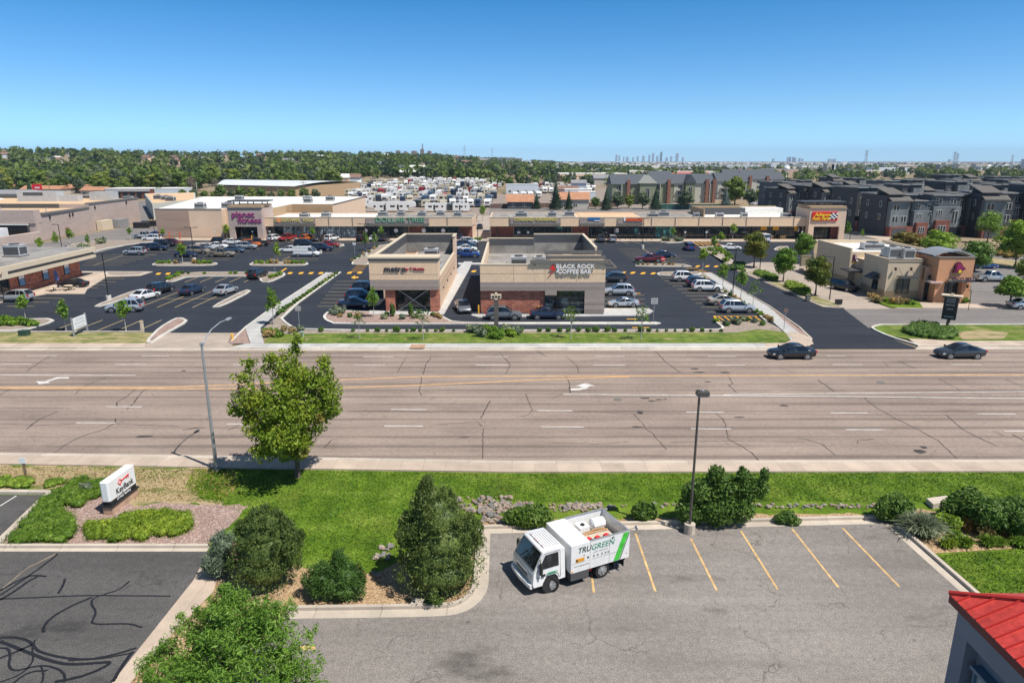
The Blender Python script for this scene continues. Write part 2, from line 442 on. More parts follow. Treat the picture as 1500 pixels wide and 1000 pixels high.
# buildings
M['beige'] = mat('beige_stucco', (.76, .55, .37), .85, .05, .7, 12)
M['beige2'] = mat('pale_tan_stucco', (.70, .52, .38), .85, .06, .4, 9)
M['tanwall'] = mat('tan_wall_paint', (.42, .29, .17), .85, .06, .4, 9)
M['pinkwall'] = mat('pinkish_concrete_panel', (.45, .355, .31), .85, .08, .25, 6, stretch=(1, 1, 3))
M['mauve'] = mat('mauve_panel_wall', (.36, .255, .20), .8, .18, .25, 0, stretch=(.2, .2, 2.2))
M['cream'] = mat('cream_trim', (.62, .52, .38), .7, .05, 1)
M['darkgrey'] = mat('charcoal_metal', (.075, .078, .082), .5, .1, 1)
M['midgrey'] = mat('taupe_grey_trim', (.17, .155, .135), .6, .08, 1)
M['woodslat'] = slatmat('weathered_wood_siding', (.33, .27, .235), .28, 2, .6)
M['brick'] = brickmat('red_brick', (.30, .07, .04), (.50, .16, .09), (.34, .20, .15), .45)
M['brickd'] = brickmat('dark_red_brick', (.17, .04, .028), (.28, .08, .05), (.17, .11, .09), .45)
M['roofg'] = mat('grey_roof_membrane', (.27, .255, .235), .85, .34, .45, 6, stretch=(1, .5, 1))
M['rooft'] = mat('tan_roof_gravel', (.62, .43, .26), .95, .1, .12, 4)
M['roofw'] = mat('white_roof_membrane', (.78, .76, .71), .7, .05, .1, 3)
M['roofd'] = mat('dark_membrane', (.085, .085, .085), .8, .15, .6)
M['hvac'] = mat('galvanised_hvac', (.50, .50, .49), .55, .1, 1.2, metal=.2)
M['black'] = mat('black_metal', (.018, .018, .019), .45, .1, 2)
M['steel'] = mat('galvanised_steel', (.42, .43, .44), .45, .1, 3, metal=.5)
def glass(name, col=(.02, .03, .035), rough=.08):
    m, nt, b = newmat(name)
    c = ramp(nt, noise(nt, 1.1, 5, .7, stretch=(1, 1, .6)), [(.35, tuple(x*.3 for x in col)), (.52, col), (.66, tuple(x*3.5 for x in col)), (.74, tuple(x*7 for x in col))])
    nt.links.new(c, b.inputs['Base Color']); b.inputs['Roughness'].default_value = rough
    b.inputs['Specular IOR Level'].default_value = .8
    return m
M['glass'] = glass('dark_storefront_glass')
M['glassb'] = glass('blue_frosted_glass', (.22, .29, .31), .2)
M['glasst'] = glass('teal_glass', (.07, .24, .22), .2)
M['cglass'] = glass('car_glass', (.012, .014, .017), .06)
M['tyre'] = mat('tyre_rubber', (.018, .018, .018), .8, .1, 4)
M['rim'] = mat('alloy_rim', (.50, .50, .51), .35, .1, 4, metal=.6)
M['plastic'] = mat('black_plastic', (.025, .025, .026), .6, .1, 4)
M['red_lens'] = mat('red_lens', (.45, .02, .015), .25, 0)
M['clear_lens'] = mat('clear_lens', (.70, .70, .68), .15, 0)
M['amber'] = mat('amber_lens', (.85, .30, .02), .3, 0)
M['signw'] = mat('white_sign_face', (.80, .80, .80), .45, .02, 1)
M['bark'] = mat('brown_bark', (.13, .095, .07), .9, .3, 4, 20, bmp=.4)
M['barkw'] = mat('pale_bark', (.42, .39, .35), .85, .25, 4, 16)
M['woodpost'] = mat('weathered_post', (.22, .15, .09), .85, .2, 3)
def paint(name, col, metal=0, rough=.28):
    m, nt, b = newmat(name)
    c = ramp(nt, noise(nt, 3, 3, .6), [(.3, tuple(x*.93 for x in col)), (.7, tuple(min(1, x*1.05) for x in col))])
    nt.links.new(c, b.inputs['Base Color']); b.inputs['Roughness'].default_value = rough
    b.inputs['Metallic'].default_value = metal; b.inputs['Coat Weight'].default_value = .6; b.inputs['Coat Roughness'].default_value = .06
    return m
CARCOL = {'silver': paint('silver_paint', (.50, .52, .54), .35), 'white': paint('white_paint', (.78, .78, .77)), 'black': paint('black_paint', (.012, .012, .014)),
 'navy': paint('navy_paint', (.016, .026, .06)), 'blue': paint('blue_paint', (.025, .07, .26)), 'grey': paint('grey_paint', (.17, .18, .19), .3),
 'red': paint('red_paint', (.30, .014, .016)), 'orange': paint('orange_paint', (.62, .15, .02)), 'tan': paint('tan_paint', (.30, .25, .185), .2),
 'beige': paint('beige_paint', (.52, .47, .38), .2), 'slate': paint('slate_blue_paint', (.055, .095, .16), .2), 'maroon': paint('maroon_paint', (.13, .012, .014)),
 'dgrey': paint('dark_grey_paint', (.05, .055, .06), .3)}
# foliage
M['lf_maple'] = leafmat('maple_leaves', (.12, .20, .02), (.19, .28, .03), (.32, .33, .05), .7)
M['lf_locust'] = leafmat('bright_feathery_leaves', (.12, .22, .03), (.21, .35, .045), (.33, .46, .09), 1.1)
M['lf_juniper'] = leafmat('juniper_needles', (.075, .12, .03), (.135, .185, .045), (.21, .265, .07), 2.2)
M['lf_pine'] = leafmat('dark_pine_needles', (.05, .11, .02), (.085, .165, .035), (.12, .21, .05), 1.0)
M['lf_cover'] = leafmat('groundcover_leaves', (.10, .18, .018), (.17, .27, .028), (.27, .36, .05), 1.4)
M['lf_shrub'] = leafmat('broad_shrub_leaves', (.065, .14, .025), (.11, .20, .04), (.16, .26, .055), 1.3)
M['lf_sage'] = leafmat('silvery_shrub_leaves', (.13, .17, .10), (.24, .29, .19), (.36, .40, .30), 1.6)
M['lf_young'] = leafmat('young_tree_leaves', (.12, .22, .025), (.18, .30, .035), (.24, .36, .05), 1.5)
M['lf_forest'] = leafmat('mixed_tree_leaves', (.07, .12, .025), (.13, .20, .04), (.21, .26, .06), .25)
M['lf_forest2'] = leafmat('yellow_green_tree_leaves', (.12, .17, .03), (.20, .25, .05), (.30, .31, .08), .25)
M['lf_forest3'] = leafmat('grey_green_tree_leaves', (.07, .10, .05), (.12, .16, .085), (.19, .22, .13), .25)
M['lf_spruce'] = leafmat('spruce_needles', (.025, .05, .025), (.045, .075, .04), (.07, .105, .06), .5)
M['lf_blue'] = leafmat('blue_spruce_needles', (.08, .11, .10), (.13, .17, .15), (.20, .24, .21), .6)
M['lf_dry'] = leafmat('dry_grass_blades', (.28, .20, .08), (.38, .29, .12), (.45, .36, .17), 2)
M['lf_rust'] = leafmat('rusty_leaves', (.16, .10, .025), (.22, .17, .04), (.16, .2, .04), .9)
# ================================================================ SETTING: ground sheets
def PX(l): return [G2(x, y) for x, y in l]
def ground(name, px, z, m, world=False):
    mb = MB(); mb.sheet(px if world else PX(px), z); return struct(mb.build(name, M[m] if isinstance(m, str) else m))
def rough(pts, amp=.25, step=.5, seed=1):
    rg = random.Random(seed); q = []
    for i in range(len(pts)):
        a = pts[i]; b = pts[(i+1) % len(pts)]; d = math.dist(a, b)
        if d > 45: q.append(a); continue
        n = max(1, int(d/step))
        for k in range(n):
            t = k/n; w = math.sin(i*3+k*.9)*amp*.6; q.append((a[0]*(1-t)+b[0]*t+rg.uniform(-amp, amp)*(k > 0)+w*(k > 0), a[1]*(1-t)+b[1]*t+rg.uniform(-amp, amp)*(k > 0)+w*(k > 0)))
    return q
def slab(name, px, z1, m, z0=-.03):
    mb = MB(); mb.prism(PX(px), z0, z1); return struct(mb.build(name, M[m]))
def strip_pts(pts, w0, w1):
    """two offset polylines of a 2D polyline (left offsets)"""
    A = []; B = []
    n = len(pts)
    for i, p in enumerate(pts):
        if i == 0: d = Vector(pts[1])-Vector(p)
        elif i == n-1: d = Vector(p)-Vector(pts[i-1])
        else: d = (Vector(pts[i+1])-Vector(p)).normalized()+(Vector(p)-Vector(pts[i-1])).normalized()
        d = Vector((d[0], d[1])).normalized(); nn = Vector((-d[1], d[0]))
        A.append((p[0]+nn[0]*w0, p[1]+nn[1]*w0)); B.append((p[0]+nn[0]*w1, p[1]+nn[1]*w1))
    return A, B
def smooth_line(pts, it=2):
    for _ in range(it):
        q = [pts[0]]
        for a, b in zip(pts[:-1], pts[1:]):
            q.append((a[0]*.75+b[0]*.25, a[1]*.75+b[1]*.25)); q.append((a[0]*.25+b[0]*.75, a[1]*.25+b[1]*.75))
        q.append(pts[-1]); pts = q
    return pts
def curb_into(mb, pts, w=.16, h=.14, gutter=0, side=1, z=0.0):
    A, B = strip_pts(pts, 0, w*side)
    for i in range(len(pts)-1):
        a, b, c, d = A[i], A[i+1], B[i+1], B[i]
        if side < 0: a, b, c, d = d, c, b, a
        mb.add([(a[0],a[1],z-.03),(b[0],b[1],z-.03),(c[0],c[1],z-.03),(d[0],d[1],z-.03),(a[0],a[1],z+h),(b[0],b[1],z+h),(c[0],c[1],z+h),(d[0],d[1],z+h)],
               [(4,5,6,7),(0,1,5,4),(2,3,7,6),(1,2,6,5),(3,0,4,7)])
    if gutter:
        A, B = strip_pts(pts, -gutter*side, 0)
        for i in range(len(pts)-1):
            q = [A[i], A[i+1], B[i+1], B[i]]
            if side < 0: q = q[::-1]
            mb.add([(p[0], p[1], z+.036) for p in q], [(0, 1, 2, 3)])
def curb(name, px, m='curb', w=.16, h=.14, gutter=0, side=1, sm=0):
    pts = PX(px)
    if sm: pts = smooth_line(pts, sm)
    mb = MB(); curb_into(mb, pts, w, h, gutter, side); return struct(mb.build(name, M[m]))
def inset(poly, d):
    n = len(poly); a = sum(poly[i][0]*poly[(i+1) % n][1]-poly[(i+1) % n][0]*poly[i][1] for i in range(n))
    if a < 0: poly = poly[::-1]
    out = []
    for i in range(n):
        p0 = Vector(poly[i-1]); p1 = Vector(poly[i]); p2 = Vector(poly[(i+1) % n])
        e1 = (p1-p0).normalized(); e2 = (p2-p1).normalized()
        n1 = Vector((-e1[1], e1[0])); n2 = Vector((-e2[1], e2[0])); bb = (n1+n2)
        if bb.length < 1e-3: bb = n1
        bb.normalize(); k = d/max(.35, bb.dot(n1)); out.append((p1[0]+bb[0]*k, p1[1]+bb[1]*k))
    return out
def roundpoly(pts, it=1):
    for _ in range(it):
        q = []
        for i in range(len(pts)):
            a = pts[i]; b = pts[(i+1) % len(pts)]
            q.append((a[0]*.8+b[0]*.2, a[1]*.8+b[1]*.2)); q.append((a[0]*.2+b[0]*.8, a[1]*.2+b[1]*.8))
        pts = q
    return pts
def island(px, bed='gravel_tan', rim=.28, m='curbw', it=1, h=.14, name='traffic_island'):
    p = roundpoly(PX(px), it)
    a = MB(); a.prism(p, -.03, h); o = struct(a.build(name, M[m]))
    if bed:
        b = MB(); b.sheet(inset(p, rim), h+.012); struct(b.build('island_bed', M[bed]))
    return p
# ---- terrain: one sheet to the horizon
def build_terrain():
    ys = [-120, -20, 20, 60, 120, 200, 300, 380]+[400*1.13**i for i in range(0, 31)]
    nx = 90; V = []; F = []
    for y in ys:
        for i in range(nx+1):
            t = -1.7+3.4*i/nx; x = t*(max(y, 0)+160)
            V.append((x, y, hf(x, y)-.06-(0 if y < 3000 else (y-3000)*.0004)))
    for j in range(len(ys)-1):
        for i in range(nx):
            a = j*(nx+1)+i; F.append((a, a+1, a+nx+2, a+nx+1))
    o = npmesh('ground', np.array(V), np.array(F), M['terrain']); struct(o)
build_terrain()
# ---- the boulevard
NEAR = [(-900, 652), (0, 663), (300, 667), (750, 675), (1500, 673), (2400, 668)]
NEARW = [(-900, 671), (0, 681), (300, 686), (750, 693), (1500, 692), (2400, 687)]
FAR = [(-1600, 514), (0, 513), (750, 513), (1500, 511), (3000, 509)]
FARW = [(-1600, 505), (0, 504), (750, 504.5), (1500, 502.5), (3000, 501)]
ground('road', NEAR+FAR[::-1], 0, 'road')
slab('sidewalk', [(x, y+4.9) for x, y in NEAR]+NEARW[::-1], .13, 'walk')
ground('gutter', [(x, y-.5) for x, y in NEAR]+[(x, y+3.4) for x, y in NEAR][::-1], .01, 'curb')
mb = MB(); curb_into(mb, PX([(x, y+3.2) for x, y in NEAR]), .3, .134, 0, -1); struct(mb.build('kerb', M['curb']))
ground('sidewalk', [(x, y-3) for x, y in FAR if x > 380]+[(380, 510)]+[(380, 504.5)]+[p for p in FARW if p[0] > 380], .13, 'walk2') if False else None
# far footway in two colours: tan west of the driveway, new grey concrete east of it
ground('sidewalk', [(-1600, 510.5), (212, 509.5), (214, 504), (-1600, 505)], .125, 'walk')
ground('sidewalk', [(338, 510), (1120, 509.5), (1120, 504), (360, 504.5)], .125, 'walk2')
ground('sidewalk', [(1120, 509.6), (1178, 509.6), (1192, 505), (1186, 495), (1165, 487), (1150, 489), (1162, 497), (1150, 503.5), (1120, 504)], .125, 'walk')
ground('sidewalk', [(1345, 507.5), (3000, 506), (3000, 500.5), (1400, 500.5), (1330, 497)], .125, 'walk')
ground('gutter', [(-1600, 514.4), (0, 513.4), (750, 513.4), (1190, 513)]+[(1190, 509.2), (750, 509.8), (0, 509.8), (-1600, 510.6)], .012, 'curb')
ground('gutter', [(1340, 511.6), (1500, 511.4), (3000, 509.4), (3000, 506), (1345, 507.2)], .012, 'curb')
curb('kerb', [(-1600, 511.2), (212, 510.2)], 'curb', .3, .13, 0, 1)
curb('kerb', [(338, 510.5), (1178, 510.2)], 'curbw', .3, .13, 0, 1)
curb('kerb', [(1345, 508), (3000, 506.5)], 'curb', .3, .13, 0, 1)
# storm drain inlet in the far kerb
mb = MB(); g0 = G2(600, 511); g1 = G2(624, 506)
mb.box(g0[0], g1[0], g0[1]-.1, g1[1], .05, .15, 0); mb.box(g0[0]+.15, g1[0]-.15, g0[1]-.13, g0[1]+.1, .0, .1, 1)
inlet = mb.build('storm_drain', [mat('rusty_concrete', (.42, .26, .17), .9, .15, 1), M['black']])
tag(inlet, 'rust-stained storm drain inlet in the far kerb of the boulevard', 'storm drain')
# ---- shopping centre asphalt
ground('parking_lot', [(-1200, 487), (352, 487), (362, 486), (1182, 486), (1184, 510.5), (1345, 510.5), (1300, 494), (1272, 480), (1237, 452), (1187, 441), (1135, 418),
        (1095, 398), (1078, 391), (1105, 384), (1192, 384), (1192, 352.5), (690, 352), (240, 352), (190, 358), (100, 381), (-50, 402), (-1200, 470)], 0, 'lot')
ground('driveway', [(243, 487.5), (352, 487.5), (336, 512.5), (206, 512.5), (214, 503)], .01, 'drive')
ground('service_road', [(-1200, 470), (-50, 402), (100, 381), (190, 358), (240, 352.5), (232, 338), (215, 322), (285, 300), (262, 292), (180, 296), (206, 330), (128, 342), (60, 356), (-1200, 400)], -.02, 'side_road')
# lot surface: lawns / verges
ground('lawn', [(-1600, 505.3), (213, 504), (232, 488), (-1600, 488)], .09, 'verge_dry')
ground('lawn', [(386, 504.8), (1118, 504.2), (1150, 502), (1161, 495), (1152, 487.5), (1110, 483), (1080, 488), (700, 488.5), (480, 489), (400, 491), (390, 497)], .09, 'grass2')
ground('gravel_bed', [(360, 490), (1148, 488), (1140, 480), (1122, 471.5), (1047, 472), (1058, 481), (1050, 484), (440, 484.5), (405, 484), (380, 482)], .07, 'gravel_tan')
curb('kerb', [(1046, 471.5), (1054, 477), (1058, 481), (1050, 483.6), (800, 484.2), (440, 484.2), (423, 476), (411, 464), (500, 399)], 'curbw', .3, .15, 0, 1, 1)
curb('kerb', [(-1200, 486.4), (-200, 486.4), (212, 486.2)], 'curb', .3, .15, 0, -1)
# diagonal footpath west with its planting strip
ground('planting_strip', [(485.5, 400), (500, 399), (411, 464), (423, 476), (440, 484), (420, 486), (382, 484)], .06, 'gravel_tan')
slab('footpath', [(478, 400), (487, 399.5), (403, 461), (381, 481), (387, 504), (367, 504), (359, 480), (392, 456)], .10, 'walk2')
curb('kerb', [(478, 399.6), (392, 455.5), (359, 479.5), (338, 500)], 'curbw', .22, .13, 0, 1)
ground('gravel_bed', [(334, 501), (337, 494), (359, 481), (366, 503.5), (340, 504)], .06, 'gravel_red')
# diagonal footpath east
ground('planting_strip', [(1017, 400), (1031, 401), (1132, 471), (1121, 471), (1092, 445), (1054, 427)], .06, 'gravel_tan')
slab('footpath', [(1029, 400), (1040, 400), (1126, 450), (1146, 467), (1178, 491), (1182, 504), (1162, 504), (1150, 488), (1128, 468.6)], .10, 'walk2')
ground('gravel_bed', [(1128, 451), (1150, 467), (1182, 491), (1188, 498), (1178, 509), (1180, 500), (1174, 491), (1146, 469)], .102, 'gravel_red')
curb('kerb', [(1121, 471.4), (1092, 445), (1054, 427), (1017, 400)], 'curbw', .25, .15, 0, -1)
curb('kerb', [(1186, 508), (1190, 497), (1172, 480), (1128, 449), (1042, 400)], 'curb', .2, .13, 0, 1)
# east edge of the drive: planting strip with the big trees, paved walk beyond
slab('paved_walk', [(1036, 361), (1046, 360), (1082, 388), (1190, 432), (1216, 444), (1236, 452), (1205, 450), (1135, 420), (1068, 392)], .08, 'drive')
ground('lawn', [(1068, 392), (1100, 399), (1187, 432), (1220, 444), (1236, 452), (1200, 446), (1135, 419), (1093, 399)], .10, 'verge_dry')
curb('kerb', [(1023, 362), (1040, 372), (1074, 391), (1135, 418), (1187, 441), (1237, 452.5)], 'curb', .25, .15, 0, 1)
ground('gravel_bed', [(1024, 361.5), (1036, 361), (1068, 392), (1074, 391), (1040, 371)], .09, 'gravel_tan')
# restaurant on the east side: drive through lane, parking, frontage road, walk, lawn
ground('service_road', [(1236, 452.5), (1300, 452.2), (2400, 452.2), (2400, 475), (1290, 475), (1272, 480)], .005, 'side_road')
ground('drive_through_lane', [(1196, 384), (1300, 434), (1318, 452.4), (1236, 452.6), (1187, 432), (1082, 388), (1100, 384)], -.005, 'drive')
ground('parking_lot', [(1422, 394), (1422, 452.3), (2600, 452.3), (2600, 394)], -.008, 'side_road')
slab('sidewalk', [(1345, 444), (1420, 446), (1600, 452.2), (1310, 452.2), (1330, 450)], .12, 'walk')
ground('lawn', [(1272, 440), (1346, 443), (1352, 452), (1306, 451.5), (1290, 446)], .125, 'grass')
ground('lawn', [(1275, 480.5), (1291, 475.8), (2600, 476), (2600, 500.6), (1400, 500.8), (1345, 500), (1300, 492)], .09, 'grass2')
curb('kerb', [(1345, 507), (1300, 493.5), (1274, 481.5), (1279, 478), (1292, 475.6), (2400, 475.6)], 'curbw', .3, .16, 0, -1, 1)
ground('dry_patch', [(1400, 488), (1430, 484), (1478, 488), (1470, 497), (1410, 498)], .1, 'drygrass')
# streets and ground of the town houses
ground('street', [(1206, 353), (1230, 340), (1262, 330), (1310, 342), (1400, 362), (1700, 395), (1700, 430), (1470, 395), (1400, 382), (1300, 362), (1240, 358), (1206, 384)], -.03, 'side_road')
ground('lawn', [(1300, 362), (1400, 372), (1700, 404), (1700, 418), (1480, 392), (1400, 384), (1290, 371)], -.01, 'drygrass')
ground('street', [(1100, 318), (1190, 318), (1150, 296), (1130, 290), (1095, 290)], -.03, 'side_road')
slab('sidewalk', [(1240, 341), (1262, 336), (1320, 349), (1330, 357), (1290, 352)], .1, 'walk')
ground('storage_yard_ground', [(510, 316), (900, 316), (1000, 300), (900, 272), (800, 262), (600, 262), (515, 280)], -.02, 'yard')
ground('alley', [(690, 353), (718, 353), (735, 316), (700, 316)], .005, 'drive')
ground('rear_lane', [(717, 316.5), (1195, 318), (1190, 304), (1130, 302), (717, 306)], -.01, 'side_road')
# walks in front of the two strip malls
slab('sidewalk', [(228, 349.5), (695, 349.5), (697, 352.6), (228, 352.6)], .13, 'walk')
slab('sidewalk', [(716, 350), (1242, 351.5), (1240, 355), (716, 352.8)], .13, 'walk')
# ---- islands in the lots
island([(136, 449.5), (147, 450), (217, 428), (214, 424.5), (205, 424.5), (185, 430)], 'gravel_tan', .3)
ISL_B = island([(240, 413), (254, 413.5), (277, 405.2), (380, 405.2), (381, 413.5), (396, 414), (420, 403), (414, 399), (264, 399)], 'gravel_tan', .3)
island([(308, 450.5), (324, 450), (369.5, 427), (360, 424.6)], 'gravel_tan', .3)
ISL_D = island([(221, 388.6), (229, 385), (315, 385), (320, 387), (308, 389.5), (232, 390)], 'gravel_tan', .3)
ISL_E = island([(364, 388.4), (372, 384), (448, 384.4), (453, 387), (444, 389.4), (370, 389.6)], 'gravel_tan', .3)
island([(-80, 485.5), (34, 485.5), (82, 471), (72, 467), (52, 467.5), (-80, 471)], 'gravel_tan', .35)
island([(212, 502), (232, 481), (256, 467), (267, 466), (277, 471), (243, 490), (224, 503)], 'gravel_red', .35)
island([(472.5, 464), (480, 457), (496, 455.4), (545, 457.5), (641, 459), (652, 466), (665, 472.2), (720, 473.3), (720, 475.2), (490, 475.4), (476, 470)], 'gravel_red', .35)
slab('median', [(700, 473.2), (960, 472.6), (968, 474), (960, 475.6), (700, 475.4)], .13, 'curbw')
slab('sidewalk', [(541, 456.2), (642, 458.2), (669, 396), (680, 384), (692, 384), (687, 396), (651, 460), (645, 463), (541, 461)], .155, 'walk2')
slab('sidewalk', [(692, 461), (884, 461.4), (884, 452.8), (950, 452.6), (957, 456.5), (946, 462.8), (700, 465.4), (690, 463)], .12, 'walk2')
slab('sidewalk', [(671, 385.6), (705, 385.6), (705, 388), (671, 388)], .13, 'walk2')
slab('footpath', [(120, 398), (224, 398.4), (205, 404.5), (157, 406), (128, 424), (124, 431), (68, 431), (-60, 455), (-60, 445), (44, 426)], .11, 'walk')
island([(150, 399), (160, 405), (203, 403.8), (222, 399)], 'gravel_tan', .3, h=.16)
ISL_R = island([(929, 388.4), (938, 387), (999, 387), (1017, 391.4), (932, 390.6)], 'gravel_tan', .3)
island([(961, 401.6), (970, 398.6), (1030, 399), (1024, 403.6), (966, 404.2)], 'gravel_tan', .3)
ISL_M = island([(962, 350.6), (971, 356.6), (1001, 355.6), (1000, 350.6)], 'gravel_tan', .3)
island([(1132, 366.5), (1140, 361.5), (1154, 361), (1156, 366), (1146, 368.6)], 'gravel_tan', .3)
island([(509, 387.4), (540, 368), (560, 358), (597, 358), (585, 364), (541, 384), (540, 388)], 'gravel_tan', .3)
island([(462, 361), (478, 355.5), (503, 357.5), (505, 360.6), (480, 363)], 'gravel_tan', .3)
island([(283, 358.5), (292, 355.6), (318, 356), (314, 359.5)], 'gravel_tan', .3)
island([(118, 352.5), (240, 352.6), (190, 358.6), (150, 365.2), (135, 371), (118, 374), (60, 386), (20, 392), (60, 380)], 'gravel_tan', .3)
slab('island_walk', [(541, 384.2), (560, 378), (566, 384), (541, 391)], .16, 'walk2')
# ================================================================ near side of the boulevard
W = lambda l: [tuple(p) for p in l]
ground('lawn', [(-900, 671), (0, 681), (300, 686), (750, 693), (1500, 692), (2400, 687), (2600, 1000), (2600, 1500), (-1500, 1500), (-900, 900)], .02, 'grass')
ground('dry_lawn', rough(PX([(-900, 672), (0, 681), (300, 686), (318, 690), (296, 700), (285, 715), (322, 742), (230, 738), (200, 745), (140, 730), (75, 716), (-900, 706)]), .3), .032, 'drygrass', True)
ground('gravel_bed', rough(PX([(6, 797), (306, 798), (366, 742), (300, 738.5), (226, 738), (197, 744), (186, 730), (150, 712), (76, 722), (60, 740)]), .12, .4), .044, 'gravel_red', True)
ground('bank_parking_lot', [(-1500, 808), (305, 808), (284, 850), (165, 1000), (30, 1170), (-600, 1170)], .05, 'bank_lot')
ground('bank_parking_lot', [(-900, 718), (77, 726), (60, 738), (4, 792), (-900, 778)], .05, 'bank_lot')
ground('cross_gutter', [(303, 812), (284, 850), (165, 1000), (100, 1085), (140, 1085), (192, 1000), (252, 930), (312, 868), (322, 838), (306, 815)], .056, 'walk')
ground('mulch_bed', rough(PX([(306, 815), (322, 838), (312, 868), (252, 930), (192, 1000), (140, 1085), (300, 1085), (330, 1000), (425, 893), (640, 890), (684, 884), (703, 866), (705, 780),
        (680, 772), (600, 812), (560, 836), (500, 850), (445, 832), (380, 800), (330, 790)]), .12, .4), .034, 'chips', True)
ground('parking_lot', [(709, 778), (1302, 765.5), (1412, 868), (1560, 1000), (1700, 1125), (1700, 1400), (300, 1400), (250, 1085), (330, 1000), (425, 900), (640, 899), (668, 897), (688, 888), (703, 870), (708, 850)], .05, 'near_lot')
ground('mulch_bed', [(1302, 768), (1320, 755), (1345, 745), (1440, 762), (2000, 790), (2000, 812), (1500, 803), (1366, 811)], .036, 'chips')
ground('gravel_bed', rough(PX([(705, 772), (1000, 768), (1300, 762), (1296, 752), (1120, 753), (1000, 757), (900, 760), (705, 764)]), .13, .4), .034, 'chips', True)
NK = [(430, 901), (640, 898), (668, 896), (688, 887), (701, 870), (705, 850), (708, 779), (900, 775), (1120, 770), (1302, 766)]
curb('kerb', NK, 'curb', .18, .16, .42, 1, 1) if False else None
p = smooth_line(PX([(420, 896), (640, 893), (668, 890), (686, 880), (698, 864), (700, 846), (704, 776)]), 2)
mb = MB(); curb_into(mb, p, .2, .2, .55, 1, .02); struct(mb.build('kerb', M['curb']))
p = smooth_line(PX([(709, 776), (900, 771), (1120, 765.5), (1302, 761)]), 1)
mb = MB(); curb_into(mb, p, .2, .194, .5, 1, .024); struct(mb.build('kerb', M['curb']))
p = PX([(1302, 762), (1420, 866), (1600, 1026), (1700, 1115)])
mb = MB(); curb_into(mb, p, .2, .2, .5, 1, .02); struct(mb.build('kerb', M['curb']))
mb = MB(); curb_into(mb, PX([(-1200, 804), (306, 804)]), .22, .19, .3, 1, .02); struct(mb.build('kerb', M['curb']))
mb = MB(); curb_into(mb, smooth_line(PX([(3, 797), (62, 738), (80, 724), (70, 720), (-900, 712)]), 1), .35, .17, 0, 1, .02); struct(mb.build('kerb', M['curb']))
# ================================================================ MARKINGS
def line_into(mb, p0, p1, w, z=.012, m=0):
    a, b = strip_pts([p0, p1], -w/2, w/2)
    mb.add([(a[0][0], a[0][1], z), (a[1][0], a[1][1], z), (b[1][0], b[1][1], z), (b[0][0], b[0][1], z)], [(0, 1, 2, 3)], m)
def pline_into(mb, pts, w, z=.012, m=0):
    A, B = strip_pts(pts, -w/2, w/2)
    for i in range(len(pts)-1):
        mb.add([(A[i][0], A[i][1], z), (A[i+1][0], A[i+1][1], z), (B[i+1][0], B[i+1][1], z), (B[i][0], B[i][1], z)], [(0, 1, 2, 3)], m)
mw = MB()
for x0, x1, y in [(40,83,521),(1,46,533),(208,248,521.3),(169,213,533.6),(155,208,595.5),(112,169,619),(383,401,522),(341,386,534),(532,576,522.6),(519,564,534.6),(332,385,620.8),
     (572.5,625,599.7),(563,620,623.7),(697,744,522.4),(697,742,534.7),(872,915,522),(869,916,534.7),(1037,1079,522),(1048,1092,534.7),(787,839,601.3),(793,855,625),(1005,1060,603.5),
     (1012,1071,627.7),(1211,1240,521),(1220,1263,534),(1393,1437,534),(1217,1271,604.5),(1431,1488,605.9),(1239,1297,629),(1471,1530,631),(-130,-85,533),(-60,-5,594),(-110,-50,617),(1570,1620,534),(1640,1700,607)]:
    line_into(mw, G2(x0, y), G2(x1, y+(.3 if y > 590 else 0)), .15)
pline_into(mw, PX([(-300, 548), (0, 549), (199, 549.6)]), .17)
pline_into(mw, PX([(825, 577.4), (1100, 579.5), (1500, 583.2), (2200, 590)]), .18)
pline_into(mw, PX([(1060, 578.4), (1100, 577.6), (1500, 573.3), (2200, 566)]), .15, .016)
def arrow_into(mb, cx, cy, d, L=3.2, w=.28, z=.014):
    """turn arrow: a shaft that bends to the side, head at its end; d=+1 tail to the right"""
    pts = [(d*L*.5, 0), (d*L*.2, .0), (0, -.12), (-d*L*.12, -.35)]
    P = [(cx+x*1.0, cy+y) for x, y in pts]
    return P
mw.sheet(PX([(53, 558.2), (57, 562.6), (74, 561), (70.5, 559.4), (84, 554.8), (101, 554.4), (101, 552.2), (84, 552.4), (70, 556.6), (66, 558.4)]), .014)
mw.sheet(PX([(836, 571.6), (836, 569.2), (848, 568.4), (853, 566.4), (842, 565.2), (858, 561), (872, 565.4), (864, 565.6), (858, 570), (848, 571.6)]), .014)
struct(mw.build('lane_markings', M['white']))
my = MB()
pline_into(my, PX([(-600, 566), (0, 567), (240, 567.4), (350, 563), (487, 556.5), (617, 551.6), (700, 551), (922, 550.4), (1100, 550), (1500, 548.8), (2400, 546)]), .22)
pline_into(my, PX([(0, 568.9), (240, 569.2), (300, 569.4), (500, 568), (600, 564.5), (700, 560.5), (800, 555.6), (922, 551.6)]), .22, .016)
struct(my.build('centre_line', M['road_yel']))
